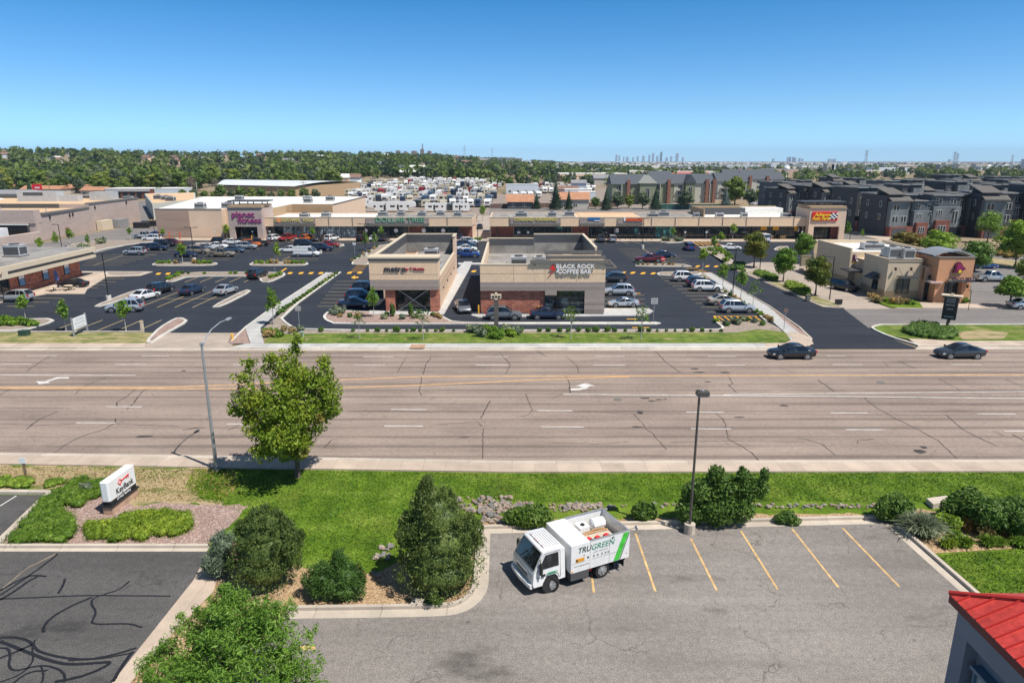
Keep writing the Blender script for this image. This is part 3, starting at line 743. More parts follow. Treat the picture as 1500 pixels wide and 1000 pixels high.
# sealed cracks across the boulevard (traced, irregular)
CR = [[(80,663),(97,651),(112,643),(128,636),(145,631),(156,627),(169,619),(169,613)],[(172,595),(171,589),(185,581),(198,570)],[(186,599),(194,592),(203,580),(213,569)],[(111,577),(120,568),(140,558),(155,552)],
 [(0,578),(16,569)],[(39,629),(47,621),(60,613),(85,602)],[(617,579),(614,572),(616,562),(618,551)],[(705,612),(711,599),(718,587)],[(706,672),(708,655),(707,640),(708,628)],[(700,619),(705,624)],
 [(770,577),(775,589),(780,600),(775,607),(762,610)],[(830,552),(834,562),(835,575)],[(825,577),(808,584)],[(780,601),(870,603),(892,604),(906,606),(1058,606),(1200,607),(1400,608)],
 [(929,607),(938,616),(946,628),(957,635),(963,644),(976,658)],[(1048,606),(1060,614),(1064,628),(1066,643),(1078,649),(1090,655),(1100,663)],[(1265,582),(1285,598),(1300,606),(1322,618),(1345,629),(1374,645),(1390,660),(1402,671)],
 [(1387,608),(1399,620),(1412,630),(1430,639),(1460,653)],[(1198,556),(1212,566),(1222,574)],[(1376,555),(1392,564),(1408,572)],[(1472,555),(1490,563),(1500,567)],[(1067,552),(1074,561),(1068,564),(1079,575)],
 [(1170,641),(1190,646),(1204,650),(1224,667)],[(1256,650),(1257,645),(1280,643)],[(1100,662),(1111,674)],[(1454,631),(1470,638)],[(1482,636),(1500,645)],[(0,571.5),(200,572),(400,573.5),(620,575),(825,576.6)],
 [(512,602),(560,602),(640,603)],[(0,621),(60,622.5),(110,621)],[(170,621),(220,622.5),(262,624)],[(735,520),(748,534),(740,548)],[(595,524),(588,534),(583,545)],[(632,522),(624,534),(620,548)],
 [(830,522),(845,536),(848,546)],[(960,514),(975,530),(997,546)],[(1140,538),(1165,546)],[(1294,530),(1302,537)],[(1315,528),(1340,540)],[(40,543),(60,529),(75,521)],[(475,655),(488,643)],[(268,630),(290,626)],
 [(640,622),(700,617.5),(900,617)],[(985,647),(1066,645.5),(1180,647)],[(810,648),(870,650),(920,647)],[(1150,517),(1165,521)],[(0,597),(104,598)],[(276,627.5),(300,626)],[(785,513),(800,522)],[(352,622),(333,630)]]
mc = MB()
for c in CR:
    pts = PX(c); q = []
    for a, b in zip(pts[:-1], pts[1:]):
        n = max(1, int(math.dist(a, b)/.35))
        for i in range(n): t = i/n; q.append((a[0]*(1-t)+b[0]*t+rnd.uniform(-.05, .05), a[1]*(1-t)+b[1]*t+rnd.uniform(-.05, .05)))
    q.append(pts[-1])
    long_ = abs(pts[0][0]-pts[-1][0]) > 6*abs(pts[0][1]-pts[-1][1])
    w = (.045 if long_ else .075)*rnd.uniform(.8, 1.3)
    for i in range(len(q)-1):
        ww = w*rnd.uniform(.6, 1.3)
        line_into(mc, q[i], q[i+1], ww, .010, 0)
for x, y, a, b_ in ((1017,540,.5,.28),(1024,545,.6,.3),(1062,545.5,.55,.3),(1149,594,.4,.2),(211,639,.8,.25),(1347,661,.5,.5),(1353,655,.3,.3),(946,583,.5,.2),(955,587,.4,.15),(965,585,.4,.15),(938,604,.3,.5),(975,584,.2,.15),(934,625,.5,.15),(1082,611,.5,.12),(269,543,.3,.2),(390,640,.3,.1),(1037,559,.4,.15),(680,640,.5,.08)):
    g = G2(x, y); mc.sheet([(g[0]+a*rnd.uniform(.6, 1.1)*math.cos(t*.7), g[1]+b_*rnd.uniform(.6, 1.1)*math.sin(t*.7)) for t in range(9)], .0105)
struct(mc.build('sealed_cracks', M['tarsoft']))
mh = MB()
for x, y in ((905, 585), (470, 600), (1290, 560)):
    g = G2(x, y); mh.cyl((g[0], g[1], -.02), (g[0], g[1], .012), .38, n=18)
o = mh.build('manhole_cover', M['midgrey']); struct(o)
# tar snakes on the bank lot
TS = [[(0,878),(60,876),(115,873),(150,873),(250,874)],[(190,852),(175,865),(150,872),(135,878),(134,887),(142,897),(136,908),(134,915),(160,915),(190,914),(208,920)],[(134,876),(105,888),(75,905),(63,920),(64,927)],
 [(0,866),(25,852),(45,843),(68,845)],[(0,880),(20,868),(45,850),(60,843)],[(0,873),(35,850),(80,817),(84,812)],[(0,935),(25,934),(45,940),(55,955),(80,962),(120,968),(160,962),(200,950)],[(0,950),(12,950),(16,962),(12,975),(20,985),(45,978),(70,975),(95,985),(95,1000)],
 [(0,940),(30,952),(70,968),(100,975),(140,972),(165,970),(150,980),(120,992),(80,1000)],[(0,1000),(30,990),(50,970),(47,950),(52,938)],[(60,975),(65,990),(60,1005)],[(195,955),(180,975),(165,1000)],[(0,965),(25,955),(48,945)],[(85,870),(92,860),(96,848)],
 [(100,968),(150,966),(190,958)],[(10,1010),(40,985),(70,983)]]
mt = MB()
for c in TS:
    pts = smooth_line(PX(c), 3); A, B = strip_pts(pts, -.05, .05)
    pline_into(mt, [(x+rnd.uniform(-.01, .01), y+rnd.uniform(-.01, .01)) for x, y in pts], .105*rnd.uniform(.75, 1.6), .054+.0005*len(mt.v) % .004)
struct(mt.build('tar_snakes', M['tar']))
# parking lines
ml = MB()
for a, b in [((1012,790),(1050,866)),((1085,778),(1139,864)),((1160,775),(1228,861)),((1234,774),(1317,860)),((931,782),(960,867)),((859,782),(870,869))]:
    line_into(ml, G2(*a), G2(*b), .11, .056)
ml.sheet(PX([(438,947),(462,947),(462,952.5),(438,952.5)]), .056)
struct(ml.build('parking_lines', M['yellow']))
ml = MB(); line_into(ml, G2(0, 742), G2(24, 727), .1, .056); line_into(ml, G2(-70, 742), G2(-46, 727), .1, .056)
struct(ml.build('parking_lines', M['white']))
ml = MB(); line_into(ml, G2(0,866), G2(40,833), .06, .056); line_into(ml, G2(40,833), G2(84,811), .09, .056)
struct(ml.build('faded_parking_line', mat('faded_tan_paint', (.26, .21, .15), .8, .5, 3, 20)))
ml = MB()
def rowY(xs, yn, yf, w=.12):
    for x in xs:
        g = G2(x, yn); g2 = G2(x, yf); line_into(ml, g, (g[0], g2[1]), w, .01)
def rowX(rows, w=.12):
    for y, x0, x1 in rows:
        line_into(ml, G2(x0, y), (G2(x1, y)[0], G2(x0, y)[1]), w, .01)
rowY([77, 109.5, 142, 171.5, 202], 484.5, 468.6)
rowY([204, 230, 256, 282], 450.3, 426); line_into(ml, G2(236, 437.6), G2(330, 437.6), .11, .012)
rowY([270.5, 293, 315.5, 336, 357], 413.4, 406.2)
XR = [407.4,411.4,415,419,423.6,428.5,433.3,438.5,444,450,457]; XL = [968.5,973.6,979,985,992,997.6,1004.6,1011.6,1018.9,1027,1035]
rowX([(y, x, x+58*(y-235)/200) for y, x in zip(XR, XL)])
rowX([(y, 904+i*3.7, 968+i*6) for i, y in enumerate([364,367,370,372.6,375.3,378.2,381.2,384.4])]); line_into(ml, G2(939, 363), G2(976, 384.4), .11, .012)
line_into(ml, G2(985, 375), G2(1026, 375.4), .12, .012)
rowX([(354+i*3.7, 696+i*1.2, 714+i*1.3) for i in range(9)])
rowX([(y, 137-i*3.4, 229-i*10) for i, y in enumerate([373,376.2,379.2,382.2,385.3,388.6])]); line_into(ml, G2(137, 388.6), G2(183, 373), .11, .012)
rowX([(y, 139-i*3, 183-i*13) for i, y in enumerate([408.6,412.8,417.3,421.6])])
rowX([(436.7,48,92),(442.5,48,72),(448.6,10,51)])
rowX([(369,215,247),(373.4,199,229),(366,225,262),(378,296,341),(380.6,291,336),(375,300,346),(371.6,330,352),(368,344,366),(364.6,352,380)])
rowX([(369+i*3.1, 413-i*6, 431+38-i*1) for i in range(5)]); line_into(ml, G2(413, 381.6), G2(445, 366), .11, .012)
rowX([(367,478,502),(370.6,474,496),(364,484,506)])
g = G2(420, 354); k = 0
while k < 46:
    x = -62+k*2.8
    if not (-7 < x < -2) and x < 40: line_into(ml, (x, G2(750, 352.9)[1]), (x-2.2 if x < -8 else x+1.6, G2(750, 356.4)[1]), .12, .011)
    k += 1
rowX([(412+i*5.2, 493+i*-4, 541) for i in range(8)])
rowX([(432+i*6.4, 886, 944) for i in range(4)])
struct(ml.build('parking_lines', M['yellow2']))
mz = MB()
def dash(x, y, w=9, h=2.6, s=3):
    mz.sheet(PX([(x-w/2, y+h/2), (x+w/2-s, y+h/2), (x+w/2, y-h/2), (x-w/2+s, y-h/2)]), .013)
for x, y in [(232,401),(246,401),(260,400.6),(425,400),(441,400),(455.6,400),(470,400),(512,399.6),(527,399.4),(679,397.3),(694,397.3),(913,399.3),(927,399.6),(942,400.2),(957,400.4)]: dash(x, y)
for x, y in [(1022,390),(1036,390),(1049,390.2),(1063,390.6)]: dash(x, y, 8, 2.2)
dash(1090, 350.8, 0.1, .1)
mz.sheet(PX([(408,399),(411,399),(421,393),(418,393)]), .013)
mz.sheet(PX([(514,406.6),(520,403.6),(520,405.4),(525,405.4),(525,407),(520,407.2),(520,408.6)]), .013)
for x0, x1, y in [(918,934,467.2),(926,951,479.8),(921,938,429.6)]: line_into(mz, G2(x0, y), G2(x1, y), .35, .013)
for i in range(5): line_into(mz, G2(513+i*3.0, 397.6-i*3), G2(530+i*3.0, 397.6-i*3), .32, .013)
for i in range(4): line_into(mz, G2(1005+i*6, 393+i*2), G2(1022+i*6, 393+i*2), .3, .013)
for i in range(8): line_into(mz, G2(1052+i*9, 463.6), G2(1062+i*9, 470.6), .16, .013)
line_into(mz, G2(1046, 463), G2(1112, 463), .16, .013); line_into(mz, G2(1046, 463), G2(1054, 471), .3, .0135)
for i in range(6): line_into(mz, G2(1012+i*5.5, 352.5), G2(1024+i*7, 359.6), .25, .013)
struct(mz.build('yellow_markings', M['orange_y']))
# ================================================================ BUILDINGS
def part(mb, name, mats, parent, **kw):
    o = mb.build(name, [M[x] if isinstance(x, str) else x for x in (mats if isinstance(mats, (list, tuple)) else [mats])], parent, **kw); return o
def hvac(parent, x, y, z, sx=2, sy=1.6, sz=1.3, rg=rnd):
    mb = MB(); mb.box(-sx/2, sx/2, -sy/2, sy/2, .15, sz); mb.box(-sx/2-.04, sx/2+.04, -sy/2-.04, sy/2+.04, sz, sz+.07)
    mb.box(-sx/2+.1, sx/2-.1, -sy/2-.02, -sy/2+.01, .35, sz-.25, 1); mb.box(sx/2-.01, sx/2+.02, -sy/2+.15, sy/2-.15, .4, sz-.3, 1)
    mb.cyl((0, 0, sz+.07), (0, 0, sz+.25), sx*.28, n=10, m=1); mb.box(-sx/2-.1, sx/2+.1, -sy/2-.1, sy/2+.1, 0, .15, 1)
    return part(mb, 'rooftop_unit', ['hvac', 'darkgrey'], parent, loc=(x, y, z))
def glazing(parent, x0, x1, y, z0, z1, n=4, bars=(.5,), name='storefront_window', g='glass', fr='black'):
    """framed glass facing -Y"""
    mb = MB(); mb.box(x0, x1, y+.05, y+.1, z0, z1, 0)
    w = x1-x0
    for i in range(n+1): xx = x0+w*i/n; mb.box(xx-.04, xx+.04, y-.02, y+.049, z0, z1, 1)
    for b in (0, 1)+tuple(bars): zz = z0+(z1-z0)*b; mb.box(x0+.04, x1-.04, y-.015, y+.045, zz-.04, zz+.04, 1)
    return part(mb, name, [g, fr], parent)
# ---------- phone shop (front building, west)
def phone_shop():
    b = empty('shop_building', (0, 0, 0), 0, 'tan box-shaped phone shop with a cross-braced front window between brick piers', 'shop building')
    x0, x1, y0, y1 = -19.1, -9.9, 90.6, 122.5
    mb = MB()
    mb.box(-17.0, x1, 92.6, y1, 0, 4.15, 0)                      # body
    mb.box(x1-.25, x1, 92.6, y1-4.5, 4.15, 4.6, 0)               # east parapet, low
    mb.box(x1-.02, x1+.03, 93.0, y1-4.5, 3.3, 3.36, 1); mb.box(x1-.02, x1+.03, 93.0, y1-4.5, 2.6, 2.66, 1)
    part(mb, 'wall', ['beige2', 'midgrey'], b)
    mb = MB(); mb.box(-16.7, x1-.27, 93.1, y1-.3, 4.16, 4.2, 0)
    part(mb, 'roof', 'roofg', b)
    mb = MB()                                                    # tall screens
    mb.box(x0, x0+.3, y0+.3, 100, 3.2, 7.3, 0); mb.box(x0, x0+.3, 100, y1, .0, 7.3, 0)
    mb.box(x0+.3, x1, y1-.3, y1, 0, 7.3, 0); mb.box(x1-.3, x1, y1-4.5, y1-.3, 4.15, 7.3, 0)
    part(mb, 'parapet', ['beige2'], b)
    mb = MB()                                                    # inner faces: charcoal cladding above, membrane below
    mb.box(x0+.31, x0+.36, y0+.6, y1-.4, 5.9, 7.2, 0); mb.box(x0+.4, x1-.32, y1-.36, y1-.31, 5.9, 7.2, 0)
    mb.box(x0+.31, x0+.35, y0+.6, y1-.4, 4.2, 5.9, 1); mb.box(x0+.4, x1-.32, y1-.35, y1-.31, 4.2, 5.9, 1)
    mb.box(x1-.36, x1-.31, y1-4.4, y1-.4, 4.2, 7.2, 0)
    part(mb, 'screen_lining', ['darkgrey', 'roofg'], b)
    mb = MB(); mb.box(x0-.1, x0+.4, y0+.5, y1+.1, 7.3, 7.45); mb.box(x0+.4, x1+.1, y1-.4, y1+.1, 7.3, 7.45); mb.box(x1-.4, x1+.1, y1-4.6, y1-.4, 7.3, 7.45)
    mb.box(x1-.35, x1+.06, 93.0, y1-4.6, 4.6, 4.68)
    part(mb, 'coping', 'cream', b)
    mb = MB()                                                    # front sign box
    mb.box(x0, x1, y0, y0+2.6, 4.5, 7.02, 0); mb.box(x0-.08, x1+.08, y0-.08, y0+2.62, 7.02, 7.4, 1); mb.box(x0-.18, x1+.18, y0-.18, y0+2.72, 7.4, 7.62, 2)
    for z in (5.25,): mb.box(x0+.01, x1-.01, y0-.012, y0-.002, z, z+.03, 1)
    part(mb, 'sign_fascia', ['beige', 'midgrey', 'cream'], b)
    mb = MB(); mb.box(x0+.03, x1-.03, y0+.03, y0+2.5, 3.15, 4.5, 0); part(mb, 'wood_band', 'woodslat', b)
    for xa, xb in ((-17.15, -15.9), (-11.1, x1-.02)): mb = MB(); mb.box(xa, xb, y0+.4, y0+2.0, 0, 3.14, 0); part(mb, 'brick_pier', 'brick', b)
    glazing(b, -15.85, -11.15, y0+1.6, .25, 3.1, 3, (.35, .8))
    mb = MB(); mb.box(-15.9, -11.1, y0+1.5, y0+1.9, 0, .25); part(mb, 'sill_wall', 'beige2', b)
    mb = MB(); mb.cyl((-15.6, y0+.9, .1), (-11.3, y0+.9, 3.1), .05, n=6); mb.cyl((-15.6, y0+.95, 3.1), (-11.3, y0+.95, .1), .05, n=6); part(mb, 'cross_brace', 'steel', b)
    hvac(b, -13.2, 112, 4.2, 2.2, 2.0, 1.8)
    mb = MB()
    for i in range(5): mb.box(-15.9+i*1.25, -15.75+i*1.25, 101, 107, 4.25, 4.5)
    part(mb, 'duct_rack', 'hvac', b)
    k = mat('sign_dark_letter', (.03, .03, .05), .4, 0); 
    text('lettering', 'metro', 1.15, (-15.65, y0-.08, 5.98), FRONT, k, b, .05, .02, 1.0)
    text('lettering', 'by T\u00b7Mobile', .58, (-13.0, y0-.08, 5.98), FRONT, mat('magenta_letter', (.35, .01, .06), .4, 0), b, .05, .012, .95)
    for y in (97, 103, 109, 115):
        mb = MB(); mb.box(x1, x1+.15, y-.1, y+.1, 2.2, 2.5); part(mb, 'wall_lamp', 'darkgrey', b)
phone_shop()
# ---------- coffee bar (front building, east)
def coffee_bar():
    b = empty('cafe_building', (0, 0, 0), 0, 'beige cafe building with white letters and a red bolt logo above wood siding', 'cafe building')
    x0, x1, y0, y1 = -4.25, 12.45, 90.2, 119.5
    mb = MB(); mb.box(x0, x1, y0+.5, y1, 0, 4.2, 0); mb.box(x0+.0, x0+.25, y0+.5, y1, 4.2, 6.2, 0); mb.box(x0+.25, 3.8, y1-.3, y1, 4.2, 6.9, 0)
    mb.box(3.8, x1, y1-.3, y1, 4.2, 7.6, 0); mb.box(x1-.3, x1, y0+10, y1-.3, 4.2, 7.6, 0)
    part(mb, 'wall', 'beige2', b)
    mb = MB(); mb.box(x0+.3, x1-.3, y0+.4, y1-.35, 4.2, 4.3); part(mb, 'roof', 'roofg', b)
    mb = MB(); mb.box(x0+.3, 3.78, y1-.36, y1-.31, 5.7, 6.8); mb.box(3.85, x1-.32, y1-.37, y1-.31, 6.2, 7.5); mb.box(x1-.37, x1-.31, y0+10.1, y1-.4, 4.3, 7.5)
    mb.box(x0+.3, 3.78, y1-.35, y1-.31, 4.3, 5.7, 1); mb.box(3.85, x1-.32, y1-.36, y1-.31, 4.3, 6.2, 1)
    part(mb, 'screen_lining', ['darkgrey', 'roofg'], b)
    mb = MB(); mb.box(x0-.06, x0+.31, y0+.5, y1-.3, 6.2, 6.3); mb.box(x0-.06, 3.79, y1-.38, y1+.06, 6.9, 7.02); mb.box(3.79, x1+.06, y1-.38, y1+.06, 7.6, 7.74); mb.box(x1-.38, x1+.06, y0+10, y1-.38, 7.6, 7.74)
    mb.box(x0-.02, x1+.02, y0-.05, y0+.35, 6.6, 6.7)
    part(mb, 'coping', 'cream', b)
    mb = MB(); mb.box(x0, x1, y0, y0+.35, 4.3, 6.6, 0)
    for xx in (.2, 4.4, 8.6): mb.box(xx, xx+.03, y0-.01, y0-.002, 4.3, 6.6, 1)
    mb.box(x0, x1, y0-.011, y0-.003, 5.4, 5.43, 1)
    part(mb, 'sign_fascia', ['beige', 'midgrey'], b)
    mb = MB(); mb.box(x0, x1, y0-.03, y0+.45, 3.12, 4.3, 0); mb.box(9.75, x1, y0-.03, y0+.45, 0, 3.12, 0); mb.box(4.45, 6.0, y0-.03, y0+.45, 2.5, 3.12, 0)
    part(mb, 'wood_siding', 'woodslat', b)
    mb = MB(); mb.box(x0+.02, 4.4, y0+.42, y0+.52, 0, 3.1, 0); part(mb, 'brick_wall', 'brick', b)
    glazing(b, 6.05, 9.7, y0+.2, .1, 3.1, 2, (.3, .75)); glazing(b, 4.45, 6.0, y0+.3, .1, 2.5, 1, (.8,), name='door')
    mb = MB()                                                    # steel trellis over the roof edge
    for yy, zz in ((y0-.25, 6.75), (y0+2.6, 6.95), (y0+6.2, 7.2)):
        mb.box(4.6-(yy < y0)*2.2, x1+.3, yy, yy+.22, zz, zz+.5)
    for xx in (2.9, 8.2, 12.3): mb.box(xx, xx+.25, y0-.2, y0+6.4, 6.5, 6.74)
    mb.box(5.2, x1-.1, y0+1.5, y0+1.7, 6.5, 7.1, 1); mb.box(5.2, x1-.1, y0+4.6, y0+4.8, 6.3, 7.3, 1)
    for xx in (4.8, x1): mb.box(xx, xx+.2, y0+6.2, y0+6.42, 4.3, 7.2)
    part(mb, 'roof_trellis', ['midgrey', 'beige'], b)
    mb = MB(); mb.box(x1, x1+3.0, 108, 108.15, 4.6, 4.8); mb.box(x1, x1+3.0, 100, 100.15, 4.6, 4.8); mb.box(x1+2.85, x1+3.0, 100.15, 108, 4.6, 4.8); mb.box(x1, x1+2.8, 103.9, 104.05, 4.6, 4.8)
    part(mb, 'side_canopy', 'midgrey', b)
    hvac(b, 1.0, 101, 4.3, 2.3, 2.4, 1.9); hvac(b, 1.1, 104.2, 4.3, 1.8, 1.6, 1.5); hvac(b, 7.0, 109, 4.3, 2.2, 2.0, 1.6); hvac(b, 4.4, 109.5, 4.3, 1.8, 1.4, .7); hvac(b, -.8, 95, 4.3, 2.6, 1.2, .6)
    for x, y in ((-3, 104), (-2.4, 101), (-.8, 106), (3.1, 99), (3.8, 104), (5.2, 101), (2.5, 95.5)):
        mb = MB(); mb.cyl((x, y, 4.3), (x, y, 4.3+rnd.uniform(.3, .8)), .09, n=6); part(mb, 'vent_pipe', 'steel', b)
    wl = mat('white_letter', (.85, .85, .85), .4, 0); rl = mat('red_letter', (.75, .02, .02), .4, 0)
    for ox, m_, ext in ((.0, wl, .05),):
        text('lettering', 'BLACK ROCK', .80, (8.4, y0-.18, 6.42), FRONT, wl, b, .07, .015, 1.04)
        text('lettering', 'COFFEE BAR', .80, (8.3, y0-.18, 5.72), FRONT, wl, b, .07, .015, 1.0)
    mb = MB(); mb.prism([(-.1, .95), (-.75, -.05), (-.2, -.08), (-.95, -1.05), (.12, .08), (-.25, .12)], 0, .12); o = part(mb, 'logo_bolt', rl, b); o.rotation_euler = FRONT; o.location = (5.75, y0-.06, 6.05)
    mb = MB(); mb.prism([(.05, .35), (.3, .1), (.22, -.35), (-.12, -.3)], 0, .1); o = part(mb, 'logo_rock', wl, b); o.rotation_euler = FRONT; o.location = (6.0, y0-.06, 5.95)
coffee_bar()
# ---------- strip malls
def strip_mall(nm, label, x0, x1, yf, yb, bays, roofm, pieces, ztop=5.55, zs=3.3):
    b = empty(nm, (0, 0, 0), 0, label, 'strip mall')
    mb = MB(); mb.box(x0, x1, yf+2.4, yb, 0, 5.0, 0); mb.box(x0, x0+.3, yf+2.4, yb, 5.0, 5.4); mb.box(x0+.3, x1, yb-.3, yb, 5.0, 5.4); part(mb, 'wall', 'beige2', b)
    mb = MB()
    for (a, c, m_) in roofm: mb.box(a+.3, c-.1, yf+2.6, yb-.3, 5.0, 5.08, m_)
    part(mb, 'roof', ['roofg', 'rooft', 'roofw', 'roofd'], b)
    mb = MB(); mb.box(x0, x1, yf, yf+2.4, zs, ztop, 0); mb.box(x0-.05, x1+.05, yf-.06, yf+.3, ztop, ztop+.15, 2)
    mb.box(x0, x1, yf-.05, yf-.002, zs, zs+.22, 2)
    n = int((x1-x0)/6.2)
    for i in range(1, n+1):
        xx = x0+i*6.2-1; mb.box(xx-.09, xx+.09, yf-.08, yf-.055, zs-.3, ztop+.1, 1)
    part(mb, 'fascia', ['beige', 'midgrey', 'cream'], b)
    for i in range(0, n+1):
        xx = x0+i*6.2+2
        if xx < x1: mb = MB(); mb.box(xx-.12, xx+.12, yf+.1, yf+.4, 0, zs-.01); part(mb, 'column', 'black', b)
    for (a, c, kind) in bays:
        if kind == 'brick': mb = MB(); mb.box(a, c, yf+2.3, yf+2.38, 0, 3.29); part(mb, 'brick_wall', 'brickd', b)
        else: glazing(b, a, c, yf+2.25, .1, 3.2, max(1, int((c-a)/1.7)), (.3, .78), g={'g': 'glass', 'b': 'glassb', 't': 'glasst'}[kind])
    return b
YF = 180.6
def xs(px, y=YF, z=2.5):
    zc = y*CP+(CAMH-z)*SP; return (px-750)/1000*zc
mA = strip_mall('strip_mall', 'long tan strip mall with purple-lettered gym tower and big green letters, on the left', xs(384), xs(692), YF, 200,
   [(xs(388), xs(410), 'g'), (xs(411), xs(438), 'b'), (xs(440), xs(470), 'b'), (xs(471), xs(519), 'b'), (xs(520), xs(596), 'g'), (xs(597), xs(620), 'brick'), (xs(621), xs(670), 'g'), (xs(671), xs(691), 'brick')],
   [(xs(384), xs(540), 2), (xs(540), xs(692), 0)], [])
mB = strip_mall('strip_mall', 'long tan strip mall ending in a tower with red and yellow sign', xs(717), xs(1182), YF, 203,
   [(xs(719), xs(752), 'brick'), (xs(753), xs(838), 'g'), (xs(839), xs(863), 'brick'), (xs(864), xs(962), 'g'), (xs(963), xs(992), 't'), (xs(993), xs(1100), 'g'), (xs(1101), xs(1180), 'g')],
   [(xs(717), xs(848), 0), (xs(852), xs(945), 1), (xs(947), xs(1040), 0), (xs(1042), xs(1180), 2)], [])
for bld, a, c, col in ((mA, 403, 463, None), (mA, 537, 629, None), (mB, 748, 821, None), (mB, 849, 885, None), (mB, 904, 941, None)):
    mb = MB(); mb.box(xs(a), xs(c), YF-.2, YF-.09, 3.75, 5.5, 0); mb.box(xs(a)-.05, xs(c)+.05, YF-.4, YF-.2, 3.65, 4.15, 1); part(mb, 'sign_board', ['woodslat', 'midgrey'], bld)
ylw = mat('yellow_letter', (.72, .60, .18), .5, 0); grn = mat('green_letter', (.16, .36, .22), .5, 0); blu = mat('blue_letter', (.02, .13, .35), .5, 0); org = mat('orange_letter', (.85, .12, .02), .5, 0)
text('lettering', 'C', 1.05, (xs(405.6), YF-.3, 4.85), FRONT, ylw, mA, .05, .02, .9); text('lettering', 'REPOWER', 1.05, (xs(427.5), YF-.3, 4.85), FRONT, ylw, mA, .05, .02, 1.0); text('lettering', 'YOGA', 1.05, (xs(452.5), YF-.3, 4.85), FRONT, ylw, mA, .05, .02, .95)
mb = MB(); mb.cyl((xs(410.3), YF-.3, 4.95), (xs(410.3), YF-.42, 4.95), .62, n=16); part(mb, 'sign_disc', mat('orange_disc', (.80, .33, .12), .5, 0), mA)
text('lettering', 'DOLLAR TREE', 1.75, (xs(586.5), YF-.32, 4.95), FRONT, grn, mA, .06, .03, 1.16)
text('lettering', 'CONSIGNED FURNISHINGS', 1.15, (xs(784.5), YF-.32, 5.1), FRONT, ylw, mB, .05, .03, .80)
mb = MB(); mb.box(xs(861), xs(878), YF-.32, YF-.21, 4.9, 5.6, 0); mb.box(xs(870), xs(878), YF-.33, YF-.21, 4.7, 4.89, 1); part(mb, 'sign_letters', [blu, M['signw']], mB)
text('lettering', 'DODOCIM', 1.05, (xs(928), YF-.34, 5.0), FRONT, org, mB, .06, .05, .86)
mb = MB(); mb.box(xs(913), xs(916.5), YF-.34, YF-.2, 4.7, 5.5); part(mb, 'sign_logo', M['signw'], mB)
# fitness tower and hall (the high white-roofed part behind)
def tower(b, px0, px1, yf, ztop, zsign):
    x0, x1 = xs(px0, yf), xs(px1, yf)
    mb = MB(); mb.box(x0, x1, yf, yf+.8, 3.4, ztop-.5, 0); mb.box(x0, x0+1.4, yf, yf+.8, 0, 3.4, 0); mb.box(x1-1.4, x1, yf, yf+.8, 0, 3.4, 0)
    mb.box(x0, x0+.3, yf+.8, yf+9, 0, ztop-.5, 0); mb.box(x1-.3, x1, yf+.8, yf+9, 0, ztop-.5, 0); mb.box(x0+.3, x1-.3, yf+8.6, yf+9, 3.4, ztop-.5, 0)
    part(mb, 'sign_tower', 'pinkwall' if px0 < 700 else 'beige2', b)
    mb = MB(); mb.box(x0-.2, x1+.2, yf-.2, yf+1.0, ztop-.5, ztop-.3, 1); mb.box(x0, x1, yf+.2, yf+8.5, ztop-.3, ztop+.2, 0)
    part(mb, 'cornice', ['tanwall', 'midgrey'], b)
    mb = MB(); mb.box(x0-.8, x1+.8, yf+2.5, yf+7.5, ztop+1.0, ztop+1.3)
    for xx in (x0+.6, (x0+x1)/2, x1-.6):
        for yy in (yf+3, yf+7): mb.box(xx-.1, xx+.1, yy-.1, yy+.1, ztop+.2, ztop+1.0)
    part(mb, 'canopy_roof', 'darkgrey', b)
    glazing(b, x0+1.45, x1-1.45, yf+2.2, .1, 3.4, 5, (.3, .75))
    return x0, x1
for px_ in (533, 554, 578, 619, 648): q = MB(); q.cyl((xs(px_), YF+2.2, 2.0), (xs(px_), YF+2.12, 2.0), .55, n=14); part(q, 'window_poster', 'signw', mA)
for px_, w_, z0_, z1_, m_ in ((1123,.8,2.1,3.1,'orange_y'),(1141,.8,2.1,3.1,'orange_y'),(1171,.5,1.9,3.1,'orange_y'),(1174,.3,1.7,2.6,'signw'),(905,.6,1.5,2.6,'signw'),(935,.5,.8,2.6,'glasst'),(938,.3,1.0,1.4,'signw'),(760,.4,1.2,1.8,'signw'),(774,.3,1.2,1.8,'signw'),(820,.8,2.4,3.0,'glasst'),(1040,.5,1.3,2.2,'glassb'),(1078,.7,1.4,2.2,'signw')):
    q = MB(); q.box(xs(px_)-w_, xs(px_)+w_, YF+2.15, YF+2.2, z0_, z1_); part(q, 'window_poster', m_, mB)
for px_ in (1132, 1150): q = MB(); q.box(xs(px_)-.9, xs(px_)+.9, YF+1.2, YF+1.9, .1, .8); part(q, 'display_stack', 'yellow', mB)
x0, x1 = tower(mA, 336, 385, 178.5, 8.6, 6)
mg = mat('purple_pink_letter', (.40, .045, .22), .5, 0); yl2 = mat('yellow_shadow_letter', (.05, .03, .03), .6, 0)
for (t_, cx, z_) in (('planet', xs(356, 178.5, 6), 6.55), ('fitness', xs(365, 178.5, 6), 5.05)):
    text('lettering', t_, 2.15, (cx, 178.5-.12, z_), FRONT, mg, mA, .06, .0, 1.12)
    text('lettering', t_, 2.15, (cx+.06, 178.5-.04, z_-.1), FRONT, yl2, mA, .02, .0, 1.12)
hall = [(xs(230, 186), 186), (xs(327, 186), 186), (xs(327, 186), 190), (xs(386, 184, 7), 190), (xs(386, 184, 7), 184), (xs(386, 184, 7)+.01, 206), (-55.5, 206), (-55.5, 248), (-100, 248), (xs(230, 186), 205)]
hall = [(xs(230, 186), 186), (xs(327, 186), 186), (xs(327, 186), 188.6), (-65.2, 188.6), (-65.2, 206), (-53.2, 206), (-53.2, 252), (-112, 252)]
mb = MB(); mb.prism(hall, 0, 7.3); part(mb, 'hall_wall', 'beige2', mA)
mb = MB(); mb.prism(inset(hall, .3), 7.3, 7.36); part(mb, 'hall_roof', 'roofw', mA)
